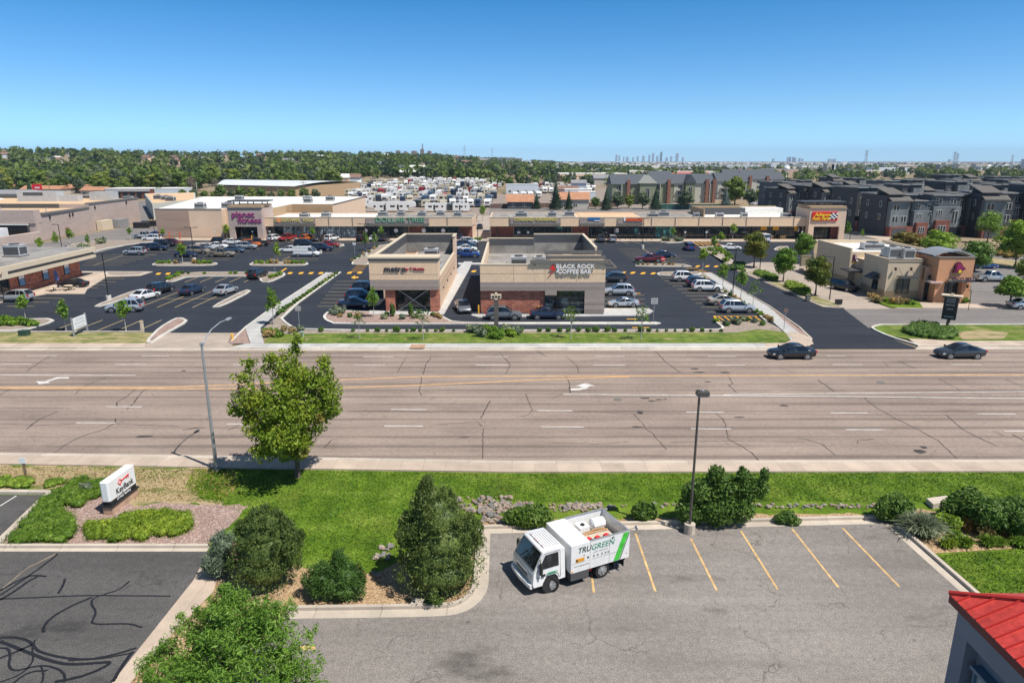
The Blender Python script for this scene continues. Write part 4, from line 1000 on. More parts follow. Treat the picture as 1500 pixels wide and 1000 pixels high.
mb = MB(); mb.box(xs(230, 186)-.03, xs(279, 186), 185.93, 186.0, .1, 7.45); part(mb, 'panel_wall', 'mauve', mA)
mb = MB(); mb.box(-65.1, -53.3, 205.9, 206, 4.5, 7.5); mb.box(-65.22, -65.12, 188.6, 206, 5.2, 7.5); part(mb, 'tan_wall', 'tanwall', mA)
mb = MB(); mb.box(xs(230, 186)-.05, xs(327, 186), 185.85, 186.2, 7.36, 7.5); mb.box(-53.3, -53.05, 206, 252, 7.3, 7.5); part(mb, 'coping', 'midgrey', mA)
for x, y, s in ((-85, 189.5, 2.6), (-78, 191, 3.2), (-67, 228, 2.6), (-59, 226, 2.6), (-63, 215, 2.4), (-90, 230, 2.5)): hvac(mA, x, y, 7.36, s, 1.8, 1.4)
for x, y, s in ((-56, 187, 2.6), (-51, 190, 2.4), (-36, 193, 2.6), (-31, 193.5, 2), (-25, 192, 2.2), (-20, 194, 2.2), (-15, 191, 2)): hvac(mA, x, y, 5.08, s, 1.6, 1.1)
for x, y, s in ((2.5, 189, 3.2), (11, 190, 2.2), (16, 193, 2.6), (38, 187, 2.8), (42, 192, 2.8), (56, 187, 2.0), (63, 188, 1.6), (74, 187, 2.4), (50, 188, 1.4)): hvac(mB, x, y, 5.08, s, 1.6, 1.2)
mb = MB(); mb.box(xs(1042), xs(1042)+.3, 189, 203, 5.05, 7.2, 0); mb.box(xs(1042)+.3, xs(1180), 202.7, 203, 5.4, 7.2, 0); mb.box(xs(1042)+.3, xs(1120), 197, 197.3, 5.08, 7.0, 1); mb.box(xs(1120), xs(1180), 197, 202.6, 5.08, 6.9, 2)
part(mb, 'roof_screen', ['tanwall', 'darkgrey', 'roofw'], mB)
x0, x1 = tower(mB, 1184, 1237, 178.8, 8.4, 6)
mb = MB(); rx0, rx1 = xs(1189.5, 178.8, 6), xs(1226.5, 178.8, 6); mb.box(rx0, rx1, 178.55, 178.78, 4.9, 7.2); part(mb, 'sign_panel', mat('sign_red', (.70, .015, .015), .4, 0), mB)
sy = mat('sign_yellow', (.85, .62, .03), .4, 0)
text('lettering', 'Advance', 1.25, ((rx0+rx1)/2-.7, 178.45, 6.45), FRONT, sy, mB, .04, .03, .95, shear=.25)
text('lettering', 'Auto Parts', 1.2, ((rx0+rx1)/2-1.1, 178.45, 5.5), FRONT, sy, mB, .04, .03, .85, shear=.25)
mb = MB()
for i in range(4):
    for j in range(4):
        ox = rx1-2.2+i*.5+j*.08; z_ = 5.3+j*.4; mb.box(ox, ox+.5, 178.49, 178.54, z_, z_+.4, (i+j) % 2)
part(mb, 'checker_flag', [M['signw'], M['black']], mB)
mb = MB(); mb.box(xs(1220, 179), xs(1231, 179)+.6, 180.2, 180.3, 0, 3.3); part(mb, 'brick_wall', 'brickd', mB)
# ---------- warehouse far left
wh = empty('warehouse', (0, 0, 0), 0, 'huge pinkish concrete warehouse with tan roof and loading docks at the left edge', 'warehouse')
F1 = [(-260, 174.5), (-120.3, 174.5), (-122.5, 201), (-262, 201)]; F2 = [(-262, 201), (-122.5, 201), (-125.2, 233), (-262, 240)]
mb = MB(); mb.prism(F1, 0, 6.6); mb.prism(F2, 0, 7.7); part(mb, 'wall', 'pinkwall', wh)
mb = MB(); mb.prism([(-259, 177.6), (-122, 177.6), (-123.2, 200.6), (-260, 200.6)], 6.6, 6.68); mb.prism([(-260, 202), (-124, 202), (-126.6, 232), (-260, 238)], 7.7, 7.78); part(mb, 'roof', 'rooft', wh)
mb = MB(); mb.prism([(-121.3, 177), (-120.1, 177), (-122.3, 200.9), (-123.6, 200.9)], 6.6, 7.0); mb.prism([(-123.7, 201.1), (-122.3, 201.1), (-125.0, 233), (-126.4, 233)], 7.7, 8.1); mb.box(-240, -135, 233.5, 234.2, 7.7, 8.5, 1); part(mb, 'coping', ['midgrey', 'roofd'], wh)
mb = MB(); mb.box(-258, -120.35, 174.2, 176.6, 4.6, 7.9, 0); part(mb, 'dock_parapet', 'pinkwall', wh)
for i in range(4):
    xc = -126.0-i*10.2
    mb = MB(); mb.box(xc-4.0, xc+3.6, 174.1, 174.45, 0.4, 4.2, 0); mb.box(xc-4.2, xc+3.8, 173.9, 174.5, 4.2, 4.5, 1); mb.box(xc+3.6, xc+3.8, 173.9, 174.5, 0, 4.2, 2); part(mb, 'loading_dock', ['black', 'roofw', 'darkgrey'], wh)
for i in range(6):
    mb = MB(); mb.ball(((-161-i*1.8, 208+i*4.6, 7.8) if i < 5 else (-176, 196, 6.7)), (3.2, 1.1, .5), 10, 4); part(mb, 'skylight', 'roofw', wh)
mb = MB(); mb.box(-152, -140, 214, 218, 7.8, 10.8, 0); mb.box(-140, -134, 215, 217.5, 7.8, 9.6, 0); mb.box(-134, -127, 221, 225, 7.8, 10.3, 0); mb.box(-150, -144, 213.95, 214, 9.6, 10.5, 1); part(mb, 'rooftop_unit', ['hvac', 'darkgrey'], wh)
mb = MB(); mb.box(-158, -131, 200.3, 200.9, 6.7, 7.9); part(mb, 'roof_step', 'roofd', wh)
for i in range(9):
    x_ = -165+i*5.1+rnd.uniform(-1, 1); y_ = 180+rnd.uniform(0, 14); mb = MB(); mb.cyl((x_, y_, 6.65), (x_, y_, 7.6+rnd.uniform(0, .8)), .12, n=5); part(mb, 'vent_pipe', 'steel', wh)
for y_, z_ in ((180.5, 5.2), (190, 5.0), (191.6, 5.1), (204, 6.2), (224, 6.4)):
    xx = -120.3-(y_-174.5)*.083; mb = MB(); mb.box(xx-.05, xx+.35, y_-.12, y_+.12, z_, z_+.9); part(mb, 'wall_lamp', 'black', wh)
mb = MB(); mb.box(-121.8, -121.2, 187.0, 188.6, 0, 2.3); part(mb, 'door', 'brickd', wh)
mb = MB(); mb.rbox((-121.6, 206, 1.4), (1.6, 5.5, 2.8), 0, 0); mb.rbox((-120.8, 213, 1.3), (2.4, 5, 2.6), 0, 1); part(mb, 'dock_enclosure', ['cream', 'steel'], wh)
dw = MB(); dw.prism([G2(-260, 404), G2(60, 353), G2(62, 354.4), G2(-260, 406)], 0, 2.5); o = dw.build('retaining_wall', M['pinkwall']); tag(o, 'long pinkish concrete retaining wall in front of the loading docks', 'retaining wall')
tr = empty('semi_trailer', (G(6, 359)[0], 168.5, 0), R(9), 'white semi trailer backed into the warehouse dock', 'semi trailer')
mb = MB(); mb.box(-13, 0, -1.3, 1.3, 1.1, 4.0); part(mb, 'trailer_box', 'signw', tr)
mb = MB(); mb.box(-12.6, -.3, -1.0, 1.0, .8, 1.1)
for xx in (-10.5, -9.2, -1.5): mb.cyl((xx, -1.2, .5), (xx, 1.2, .5), .5, n=12)
part(mb, 'axle', 'black', tr)
text('lettering', 'XTRA', 1.3, (-2.6, -1.33, 2.9), FRONT, M['black'], tr, .01, .02, .95)
# pale row building behind warehouse, in front of tree belt
bb = empty('low_building', (0, 0, 0), 0, 'pale grey flat warehouse wing behind the pinkish warehouse', 'warehouse')
mb = MB(); q = [G2(226, 322), G2(288, 314), G2(288, 300), G2(214, 302)]; mb.prism(q, 0, 5.5); part(mb, 'wall', mat('pale_grey_block', (.48, .50, .46), .85, .06, .4), bb)
mb = MB(); mb.prism(inset(q, .4), 5.5, 5.6); part(mb, 'roof', 'rooft', bb)
for x_, y_ in ((-130, 262), (-136, 268), (-142, 258), (-125, 255)): hvac(bb, x_, y_, 5.6, 3, 2, 1.5)
# ---------- sandwich shop row at the left edge
sr = empty('shop_building', (0, 0, 0), 0, 'brick shop row with wide cream canopy and window posters at the left edge', 'shop building')
ax, ay, cx, cy = -76.1, 86.0, -77.2, 121.3
mb = MB(); mb.prism([(ax-24, ay), (ax, ay), (cx, cy), (cx-24, cy)], 0, 3.6); part(mb, 'wall', 'brick', sr)
def side(y, d=0.0): return ax+(cx-ax)*(y-ay)/(cy-ay)+d
mb = MB(); mb.prism([(side(ay, .02), ay), (side(ay, .06), ay), (side(102.8, .06), 102.8), (side(102.8, .02), 102.8)], .3, 3.0, 0)
for i in range(12): y_ = ay+i*1.5; mb.box(side(y_, .03), side(y_, .12), y_-.05, y_+.05, 0.1, 3.1, 1)
for z_ in (.15, 1.0, 3.0): mb.prism([(side(ay, .07), ay), (side(ay, .11), ay), (side(102.8, .11), 102.8), (side(102.8, .07), 102.8)], z_, z_+.08, 1)
part(mb, 'storefront_window', ['glass', 'black'], sr)
mb = MB(); mb.prism([(side(103, .02), 103), (side(103, .14), 103), (side(cy, .14), cy+.1), (side(cy, .02), cy+.1)], 0, .9); part(mb, 'brick_plinth', 'brick', sr)
mb = MB(); mb.prism([(ax-24, ay), (side(ay, 2.4), ay), (side(cy, 2.4), cy+1.3), (cx-24, cy+1.3)], 3.2, 3.75, 0, bottom=True); mb.prism([(ax-24, ay), (side(ay, 2.2), ay), (side(cy, 2.2), cy+1.1), (cx-24, cy+1.1)], 3.75, 4.25, 1); mb.prism([(ax-24, ay), (side(ay, 2.5), ay), (side(cy, 2.5), cy+1.4), (cx-24, cy+1.4)], 4.25, 5.0, 0)
part(mb, 'canopy', ['cream', 'midgrey'], sr)
mb = MB(); mb.prism([(ax-23.6, ay), (side(ay, 2.0), ay), (side(cy, 2.0), cy+.9), (cx-23.6, cy+.9)], 5.0, 5.06); part(mb, 'roof', 'roofg', sr)
mb = MB(); mb.box(-73.75, -73.6, 88.5, 98.9, 3.35, 4.6, 0); part(mb, 'sign_board', 'cream', sr)
text('lettering', 'O T W', .8, (-73.55, 96.3, 3.98), (R(90), 0, R(90)), M['brickd'], sr, .03, .02, 1.1)
for y_, z0_ in ((105.6, 1.0), (111.5, 1.15), (117.3, 1.3)):
    mb = MB(); mb.box(side(y_, .02), side(y_, .1), y_-.75, y_+.75, 1.0, 2.9, 0); mb.box(side(y_, .1), side(y_, .13), y_-.6, y_+.6, 1.1, 2.1, 1); mb.box(side(y_, .1), side(y_, .13), y_-.6, y_+.6, 2.15, 2.8, 2); part(mb, 'poster', ['black', mat('poster_blue', (.10, .25, .45), .4, .5, 3), 'signw'], sr)
for y_ in (96.3, 99.5, 93):
    mb = MB(); mb.box(side(y_, .12), side(y_, .16), y_-.5, y_+.5, .9, 2.1); part(mb, 'poster', [mat('poster_pale', (.35, .48, .60), .4, .4, 3)], sr)
for i, (x_, y_) in enumerate(((-86, 100), (-82, 104), (-80, 110), (-84, 108), (-90, 98), (-79, 100))): hvac(sr, x_, y_, 5.06, 2.6, 2.0, 1.2+.3*(i % 3))
# ---------- taco restaurant (east)
def taco():
    b = empty('restaurant_building', (0, 0, 0), 0, 'tan and orange drive-through restaurant with bell logo and curved roof canopies', 'restaurant')
    x0 = 55.6; ct = 'beige2'
    wt = mat('warm_cream_stucco', (.60, .48, .34), .85, .05, .8); pk = mat('salmon_stucco', (.50, .30, .21), .85, .05, .8); og = mat('orange_stucco', (.60, .30, .16), .85, .05, .8)
    mb = MB(); mb.box(x0, 60.6, 100.4, 107.5, 0, 5.6, 0); mb.box(x0+1.0, 67, 107.5, 112, 0, 4.6, 0); mb.box(x0, 67.5, 112, 124.5, 0, 5.5, 0); mb.box(60.6, 67.5, 103.0, 112, 0, 4.0, 0)
    part(mb, 'wall', wt, b)
    mb = MB(); mb.box(x0-.05, 60.65, 100.32, 100.4, 0, 1.2); mb.box(x0-.06, x0, 100.4, 107.5, 0, 1.2); mb.box(x0-.06, x0, 112, 124.5, 0, 1.2); part(mb, 'wainscot', 'tanwall', b)
    mb = MB(); mb.box(x0+.3, 60.3, 100.7, 107.3, 5.6, 5.62); mb.box(x0+.3, 67.2, 112.3, 124.2, 5.5, 5.53); mb.box(60.8, 67, 104, 112, 4.6, 4.63); part(mb, 'roof', 'roofw', b)
    mb = MB()
    for a in ((x0-.05, 60.65, 100.3, 100.6), (x0-.05, x0+.25, 100.6, 107.5), (60.35, 60.65, 100.6, 107.5)): mb.box(*a, 5.6, 5.95, 0)
    for a in ((x0-.05, x0+.25, 112, 124.5), (x0+.25, 67.55, 124.2, 124.5), (67.25, 67.55, 104, 124.2)): mb.box(*a, 5.5, 6.1, 0)
    mb.box(x0-.08, 60.7, 100.27, 100.35, 5.8, 5.95, 1)
    part(mb, 'parapet', [wt, M['midgrey']], b)
    mb = MB(); mb.box(60.6, 61.6, 99.2, 103, 0, 5.0, 0); mb.box(61.6, 61.9, 99.2, 103, 3.0, 4.9, 0); mb.box(60.6, 62, 99.6, 99.9, 3.0, 4.8); part(mb, 'entrance_wall', pk, b)
    mb = MB(); mb.box(61.3, 62.6, 97.6, 104, 0, 6.5); mb.box(65.2, 66.4, 97.6, 104, 0, 6.5); mb.box(62.6, 65.2, 97.6, 98.1, 3.0, 6.5); mb.box(62.6, 65.2, 103.5, 104, 0, 6.5); mb.box(62.6, 65.2, 97.8, 98.1, 0, .7); part(mb, 'logo_tower', og, b)
    mb = MB(); mb.box(61.2, 66.5, 97.5, 98.2, 6.5, 6.62); mb.box(61.2, 66.5, 103.4, 104.1, 6.5, 6.62); mb.box(61.2, 61.7, 98.2, 103.4, 6.5, 6.62); mb.box(66.0, 66.5, 98.2, 103.4, 6.5, 6.62); part(mb, 'coping', 'midgrey', b)
    glazing(b, 62.6, 65.2, 98.6, .75, 3.0, 2, (.6,)); glazing(b, 59.5+1.2, 61.3, 99.1, .1, 2.7, 2, (.85,), name='door'); glazing(b, 57.2, 59.0, 100.2, .9, 3.1, 2, (.5,))
    mb = MB()
    for i in range(8): xx = 57.0+i*.3; mb.box(xx, xx+.12, 98.9, 100.3, 3.35, 3.5)
    mb.box(56.9, 59.3, 98.8, 98.9, 3.3, 3.55); mb.cyl((57.2, 100.3, 4.6), (57.2, 98.9, 3.5), .03); mb.cyl((59.0, 100.3, 4.6), (59.0, 98.9, 3.5), .03)
    part(mb, 'window_trellis', 'darkgrey', b)
    mb = MB(); mb.box(60.4, 62.2, 97.3, 99.0, 2.85, 3.1, 0); part(mb, 'entrance_canopy', [mat('pink_grey_canopy', (.55, .40, .37), .6, .05)], b)
    mb = MB(); mb.box(62.6, 66.0, 96.6, 97.5, 3.15, 3.4, 0); part(mb, 'sign_canopy', 'midgrey', b)
    text('lettering', 'TACO BELL', .6, (64.4, 96.5, 3.62), FRONT, mat('dark_purple_letter', (.06, .02, .06), .4, 0), b, .04, .015, 1.1)
    mb = MB(); mb.box(54.2, 55.6, 102.2, 104.4, 2.7, 2.85); mb.add([(54.3, 102.2, 2.86), (55.55, 102.2, 3.5), (55.55, 104.4, 3.5), (54.3, 104.4, 2.86)], [(0, 1, 2, 3)]); part(mb, 'window_awning', 'darkgrey', b)
    mb = MB(); mb.box(55.5, 55.58, 102.5, 104.1, .9, 2.6); part(mb, 'service_window', 'glass', b)
    mb = MB(); mb.box(54.0, 56.5, 108, 111.6, 2.7, 2.95); part(mb, 'service_canopy', 'darkgrey', b)
    mb = MB()                                                     # curved roofs
    for (xa, xb, ya, yb, zb, r) in ((61.0, 66.9, 98.6, 103, 6.75, .75), (58.8, 62.0, 105.5, 109.8, 4.9, 1.4)):
        n = 10; T = []; L = []
        for i in range(n+1):
            t = i/n; xx = xa+(xb-xa)*t; zz = zb+r*math.sin(math.pi*t); T.append((xx, zz))
        for i in range(n):
            (a0, z0), (a1, z1) = T[i], T[i+1]
            mb.add([(a0, ya, z0), (a1, ya, z1), (a1, yb, z1), (a0, yb, z0), (a0, ya, z0-.2), (a1, ya, z1-.2), (a1, yb, z1-.2), (a0, yb, z0-.2)], [(0,1,2,3),(4,7,6,5),(0,4,5,1),(3,2,6,7)])
        for xx in (xa+.2, xb-.2):
            for yy in (ya+.3, yb-.3): mb.box(xx-.07, xx+.07, yy-.07, yy+.07, zb-.5, zb)
    part(mb, 'curved_canopy', 'steel', b)
    hvac(b, 57.6, 103.4, 5.62, 1.8, 1.8, 1.7); hvac(b, 59.4, 102.6, 5.62, 1.6, 1.6, 1.6); hvac(b, 58.5, 105.6, 5.62, 2.2, 1.4, 1.2); hvac(b, 60.5, 115, 5.53, 3.4, 1.6, 1.1)
    def bell(loc, rz, s):
        pr = [(0, .62), (.2, .56), (.34, .36), (.42, .02), (.62, -.28), (.66, -.4), (.0, -.44)]
        full = [(-x, z) for x, z in pr[::-1]]+pr[1:-1] if False else [(x, z) for x, z in pr]+[(-x, z) for x, z in pr[::-1][1:-1]]
        mb = MB(); mb.prism(full, 0, .3, 0, 1); mb.cyl((0, -.42, .1), (0, -.42, .36), .18, n=10, m=2)
        mb.prism([(x*.62, z*.62+.02) for x, z in full], .3, .36, 3)
        o = part(mb, 'bell_logo', [mat('bell_dark', (.05, .01, .03), .4, 0), mat('bell_maroon', (.16, .012, .045), .4, 0), mat('bell_yellow', (.85, .55, .03), .4, 0), mat('bell_magenta', (.30, .015, .10), .4, 0)], b)
        o.location = loc; o.rotation_euler = (R(90), R(-18), rz) ; o.scale = (s, s, 1)
    bell((64.1, 97.55, 5.15), 0, 1.35); bell((55.5, 110, 4.6), R(-90), 1.2)
    for x_, y_, z_ in ((56.6, 100.2, 4.3), (58.9, 100.2, 4.3), (61.1, 99.1, 3.3), (65.8, 97.5, 2.2)): mb = MB(); mb.box(x_-.1, x_+.1, y_-.25, y_, z_, z_+.45); part(mb, 'wall_lamp', 'black', b)
taco()
# ---------- bank with red roof, bottom right corner
def bank():
    b = empty('bank_building', (0, 0, 0), 0, 'slate grey drive-up building with red standing-seam metal roof at the lower right corner', 'bank building')
    c = G(1391, 869, 5.6); x0 = c[0]; y1 = c[1]; z = 5.7
    wallm = mat('slate_blue_stucco', (.20, .215, .25), .85, .06, 1.2)
    wx = x0+.22
    mb = MB(); mb.box(wx, wx+.5, y1-20, y1-.9, 0, .6); mb.box(wx, wx+.5, y1-.9, y1-.25, .6, z-.45); mb.box(wx, wx+.5, y1-20, y1-.9, z-1.3, z-.45); mb.box(wx, wx+.5, y1-20, y1-11, .6, z-1.3)
    mb.box(wx+.5, wx+14, y1-.75, y1-.25, 0, z-.45); mb.box(wx+.45, wx+.6, y1-11, y1-.9, .6, z-1.3); mb.box(wx+.5, wx+14, y1-20, y1-19.6, 0, z-.45)
    part(mb, 'wall', wallm, b)
    mb = MB(); mb.box(x0, x0+14.5, y1-20.3, y1, z-.42, z-.1); part(mb, 'fascia', mat('dark_red_fascia', (.12, .008, .014), .5, .05), b)
    rr = mat('red_metal_roof', (.56, .06, .048), .42, .14, .8, 5, stretch=(.4, 2, 1)); 
    k = .52; ap = 4.6
    mb = MB(); z0_ = z-.098
    X0, X1, Y0, Y1 = x0-.03, x0+14.53, y1-20.33, y1+.03
    P = [(X0, Y0, z0_), (X1, Y0, z0_), (X1, Y1, z0_), (X0, Y1, z0_), (X0+ap, Y0+ap, z0_+ap*k), (X0+ap, Y1-ap, z0_+ap*k)]
    mb.add(P, [(0, 4, 5, 3), (3, 5, 2), (0, 1, 4), (1, 2, 5, 4)]); mb.box(X0, X1, Y0, Y1, z0_-.01, z0_-.005)
    part(mb, 'roof', rr, b)
    mb = MB()
    yy = Y1-.5
    while yy > Y0+.4:
        m_ = min(ap, min(Y1-yy, yy-Y0)); L = m_*math.hypot(1, k)
        mb.rbox((X0+m_/2, yy, z0_+m_*k/2+.03), (L, .035, .06), 0, 0, -math.atan(k)); yy -= .46
    mb.cyl((X0+.02, Y1-.02, z0_+.03), (X0+ap, Y1-ap, z0_+ap*k+.04), .09, n=6)
    part(mb, 'roof_seam', mat('red_roof_seam', (.46, .035, .03), .4, .05), b)
    mb = MB(); mb.box(wx+.62, wx+.68, y1-9.5, y1-5.0, 1.0, 3.2, 0); mb.box(wx+.2, wx+.7, y1-9.7, y1-4.8, 3.2, 3.36, 1); mb.box(wx+.2, wx+.62, y1-4.95, y1-4.8, .9, 3.2, 1)
    part(mb, 'teller_window', [mat('teller_panel', (.30, .34, .34), .3, .3, 2), mat('blue_grey_frame', (.09, .17, .24), .4, .05)], b)
    mb = MB(); mb.box(wx-.02, wx+.1, y1-4.2, y1-2.9, 0.9, 3.1, 0) if False else None
    sg = empty('atm_sign', (0, 0, 0)); sg.parent = b
    q = MB(); q.rbox((wx+.38, y1-2.0, 2.5), (.14, 1.5, 2.1), 0, 0); q.rbox((wx+.3, y1-2.0, 3.62), (.45, 1.7, .12), 0, 1); q.rbox((wx+.36, y1-1.2, 2.5), (.3, .08, 2.1), 0, 1)
    o = part(q, 'sign_frame', [mat('teller_panel', (.30, .34, .34)), mat('blue_grey_frame', (.09, .17, .24))], sg)
    q = MB(); rg_ = random.Random(3)
    for i in range(7):
        t = rg_.uniform(0, 6.28); cy_ = y1-2.0+rg_.uniform(-.45, .45); cz_ = 2.5+rg_.uniform(-.8, .8); r_ = rg_.uniform(.12, .3)
        q.tube([(wx+.30, cy_+r_*math.cos(a_*.5+t), cz_+r_*math.sin(a_*.5+t)) for a_ in range(6)], .035, 4)
    part(q, 'sign_graphic', 'black', sg)
bank()
# ================================================================ VEHICLES
def car_rings(st, n=6):
    rings = []
    for x, zt, hw, zb in st:
        h = zt-zb
        half = [(hw*.80, zb), (hw*.97, zb+h*.18), (hw, zb+h*.45), (hw*.985, zb+h*.72), (hw*.93, zt-.03), (hw*.72, zt+.015)]
        rings.append([(x, y, z) for y, z in half]+[(x, -y, z) for y, z in half[::-1]])
    return rings
KINDS = {
 'sedan': dict(st=[(-2.36,.72,.66,.46),(-2.30,.95,.80,.32),(-1.95,1.03,.88,.26),(-1.1,1.0,.91,.22),(.3,.97,.92,.2),(1.05,.95,.91,.2),(1.35,.91,.90,.2),(2.0,.80,.86,.22),(2.28,.68,.78,.26),(2.37,.52,.62,.36)],
   g=(-1.75,-.85,.22,1.2,.98,1.45), wb=(-1.38,1.42), r=.33, w=.92),
 'suv': dict(st=[(-2.34,.85,.74,.5),(-2.30,1.08,.86,.36),(-1.9,1.12,.92,.3),(-1.0,1.12,.94,.26),(.4,1.1,.95,.26),(1.0,1.08,.94,.26),(1.3,1.05,.93,.26),(2.0,.97,.9,.28),(2.28,.82,.82,.32),(2.36,.6,.68,.42)],
   g=(-2.26,-1.72,.25,1.15,1.1,1.70), wb=(-1.38,1.42), r=.38, w=.95),
 'coupe': dict(st=[(-2.2,.66,.66,.44),(-2.12,.85,.82,.3),(-1.7,.95,.90,.24),(-1.0,.95,.92,.2),(.3,.88,.91,.18),(.95,.86,.9,.18),(1.3,.82,.89,.18),(1.85,.72,.86,.2),(2.1,.62,.78,.24),(2.2,.48,.6,.32)],
   g=(-1.85,-.55,.2,1.05,.9,1.28), wb=(-1.28,1.2), r=.34, w=.92),
 'van': dict(st=[(-2.75,1.1,.86,.5),(-2.72,1.25,.95,.36),(-2.0,1.25,.98,.3),(0,1.25,.98,.28),(1.4,1.22,.98,.28),(1.75,1.12,.95,.3),(2.4,1.0,.9,.32),(2.66,.85,.84,.38),(2.74,.62,.7,.45)],
   g=(-2.72,-2.66,1.0,1.85,1.23,2.1), wb=(-1.65,1.7), r=.37, w=.98),
 'minivan': dict(st=[(-2.5,.85,.78,.45),(-2.46,1.05,.88,.34),(-1.9,1.08,.94,.26),(-.5,1.08,.96,.24),(.9,1.06,.95,.24),(1.4,1.0,.93,.24),(2.1,.88,.88,.28),(2.4,.72,.78,.32),(2.5,.55,.64,.4)],
   g=(-2.42,-2.15,.55,1.55,1.06,1.75), wb=(-1.45,1.5), r=.35, w=.96),
 'pickup': dict(st=[(-2.85,.95,.86,.55),(-2.82,1.1,.93,.42),(-.75,1.12,.96,.38),(-.7,1.14,.97,.36),(.6,1.14,.97,.34),(1.1,1.13,.96,.34),(1.4,1.12,.95,.34),(2.4,1.06,.93,.36),(2.72,.95,.86,.4),(2.82,.7,.76,.5)],
   g=(-.85,-.6,.55,1.2,1.12,1.82), wb=(-1.75,1.75), r=.42, w=.97)}
CARG = {'sedan': 'sedan', 'suv': 'SUV', 'coupe': 'sports car', 'van': 'van', 'minivan': 'minivan', 'pickup': 'pickup truck'}
def make_car(kind):
    K = KINDS[kind]; root = empty('parked_car')
    b = MB(); b.loft(car_rings(K['st']))
    xr0, xr1, xf1, xf0, zb, zr = K['g']; w = K['w']; wr = w*(.74 if kind not in ('van',) else .84); wbm = w*.90
    # roof and pillars
    zt = zr
    top = [(xr1, zt-.02), (xr1+.25, zt+.03), ((xr1+xf1)/2, zt+.05), (xf1-.2, zt+.03), (xf1, zt-.02)]
    rings = [[(x, wr*.98, z-.045), (x, wr*.93, z), (x, wr*.5, z+.02), (x, -wr*.5, z+.02), (x, -wr*.93, z), (x, -wr*.98, z-.045)] for x, z in top]
    b.loft(rings)
    for s in (1, -1):
        def pil(xa, xb, d=.055):
            b.add([(xa-d, s*wbm*.985, zb-.03), (xa+d, s*wbm*.985, zb-.03), (xb+d, s*wr*.985, zt-.03), (xb-d, s*wr*.985, zt-.03),
                   (xa-d, s*(wbm*.985-.05), zb-.03), (xa+d, s*(wbm*.985-.05), zb-.03), (xb+d, s*(wr*.985-.05), zt-.03), (xb-d, s*(wr*.985-.05), zt-.03)],
                  [(0,1,2,3),(7,6,5,4),(0,4,5,1),(3,2,6,7),(1,5,6,2),(0,3,7,4)])
        pil(xf0-.02, xf1, .04); pil(xr0+.02, xr1, .07 if kind != 'sedan' else .12)
        m = (xr1+xf1)/2; pil(m+.05, m+.02, .03)
        if kind in ('suv', 'minivan', 'van'): pil(xr0+(xf0-xr0)*.3, xr1+(xf1-xr1)*.28, .04)
        if kind == 'van':
            b.box(-2.7, .55, s*.99-.02, s*.99+.0, 1.2, 2.0) if s > 0 else b.box(-2.7, .55, -.99, -.97, 1.2, 2.0)
    if kind == 'pickup':
        for s in (1, -1): b.box(-2.8, -.85, s*.95-.05 if s > 0 else -.97, .97 if s > 0 else s*.95+.05, 1.08, 1.26)
        b.box(-2.84, -2.74, -.92, .92, 1.0, 1.26); b.box(-2.72, -.9, -.88, .88, 1.125, 1.14, 1)
    # bumper, arches, grille: black plastic
    for s in (1, -1):
        for xw in K['wb']: b.cyl((xw, s*(w-.30), K['r']), (xw, s*(w+.004), K['r']+.01), K['r']*1.2, n=14, m=1)
    xf = K['st'][-1][0]; b.box(xf-.06, xf+.02, -.42, .42, K['st'][-1][3]+.05, K['st'][-1][1]-.03, 1)
    xb = K['st'][0][0]; b.box(xb-.02, xb+.08, -.5, .5, K['st'][0][3]-.06, K['st'][0][3]+.08, 1)
    body = b.build('body', [CARCOL['white'], M['plastic']], root, smooth=True, angle=40)
    body.material_slots[0].link = 'OBJECT'
    g = MB(); e = .012
    g.add([(xr0, wbm-e, zb-.04), (xf0, wbm-e, zb-.04), (xf0, -wbm+e, zb-.04), (xr0, -wbm+e, zb-.04), (xr1, wr-e, zt-.04), (xf1, wr-e, zt-.04), (xf1, -wr+e, zt-.04), (xr1, -wr+e, zt-.04)],
          [(0,1,5,4),(1,2,6,5),(2,3,7,6),(3,0,4,7),(4,5,6,7)])
    g.build('windows', [M['cglass']], root)
    for s in (1, -1):
        for xw in K['wb']:
            q = MB(); q.cyl((0, s*-.11, 0), (0, s*.11, 0), K['r'], n=16, m=0); q.cyl((0, s*.10, 0), (0, s*.125, 0), K['r']*.62, n=12, m=1); q.cyl((0, s*.12, 0), (0, s*.13, 0), K['r']*.16, n=8, m=2)
            for a_ in range(5):
                t = a_*2*math.pi/5+.3; q.cyl((K['r']*.3*math.cos(t), s*.122, K['r']*.3*math.sin(t)), (K['r']*.3*math.cos(t), s*.130, K['r']*.3*math.sin(t)), K['r']*.12, n=5, m=0)
            q.build('wheel', [M['tyre'], M['rim'], M['plastic']], root, loc=(xw, s*(w-.115), K['r']))
        st = K['st']; zf = st[-2][1]
        h = MB(); h.add([(xf-.16, s*.80, zf-.16), (xf+.0, s*.50, zf-.18), (xf-.02, s*.50, zf-.04), (xf-.20, s*.80, zf-.02), (xf-.4, s*.84, zf-.0), (xf-.4, s*.87, zf-.12)], [(0,1,2,3) if s < 0 else (3,2,1,0), (0,3,4,5) if s < 0 else (5,4,3,0)])
        h.build('headlight', [M['clear_lens']], root)
        zb_ = st[1][1]
        t = MB(); tall = .45 if kind in ('suv', 'van', 'minivan', 'pickup') else .16
        x_ = st[0][0]; t.box(x_-.03, x_+.16, min(s*.62, s*.84), max(s*.62, s*.84), zb_-.08-tall*.6, zb_-.06+tall*.25)
        t.build('tail_light', [M['red_lens']], root)
        if kind in ('suv', 'sedan', 'pickup', 'van', 'minivan'):
            q = MB(); q.box(xf0-.28, xf0-.14, min(s*(w-.0), s*(w+.17)), max(s*(w-.0), s*(w+.17)), zb-.02, zb+.13); q.build('mirror', [M['plastic']], root)
    return root
PROTO = {}
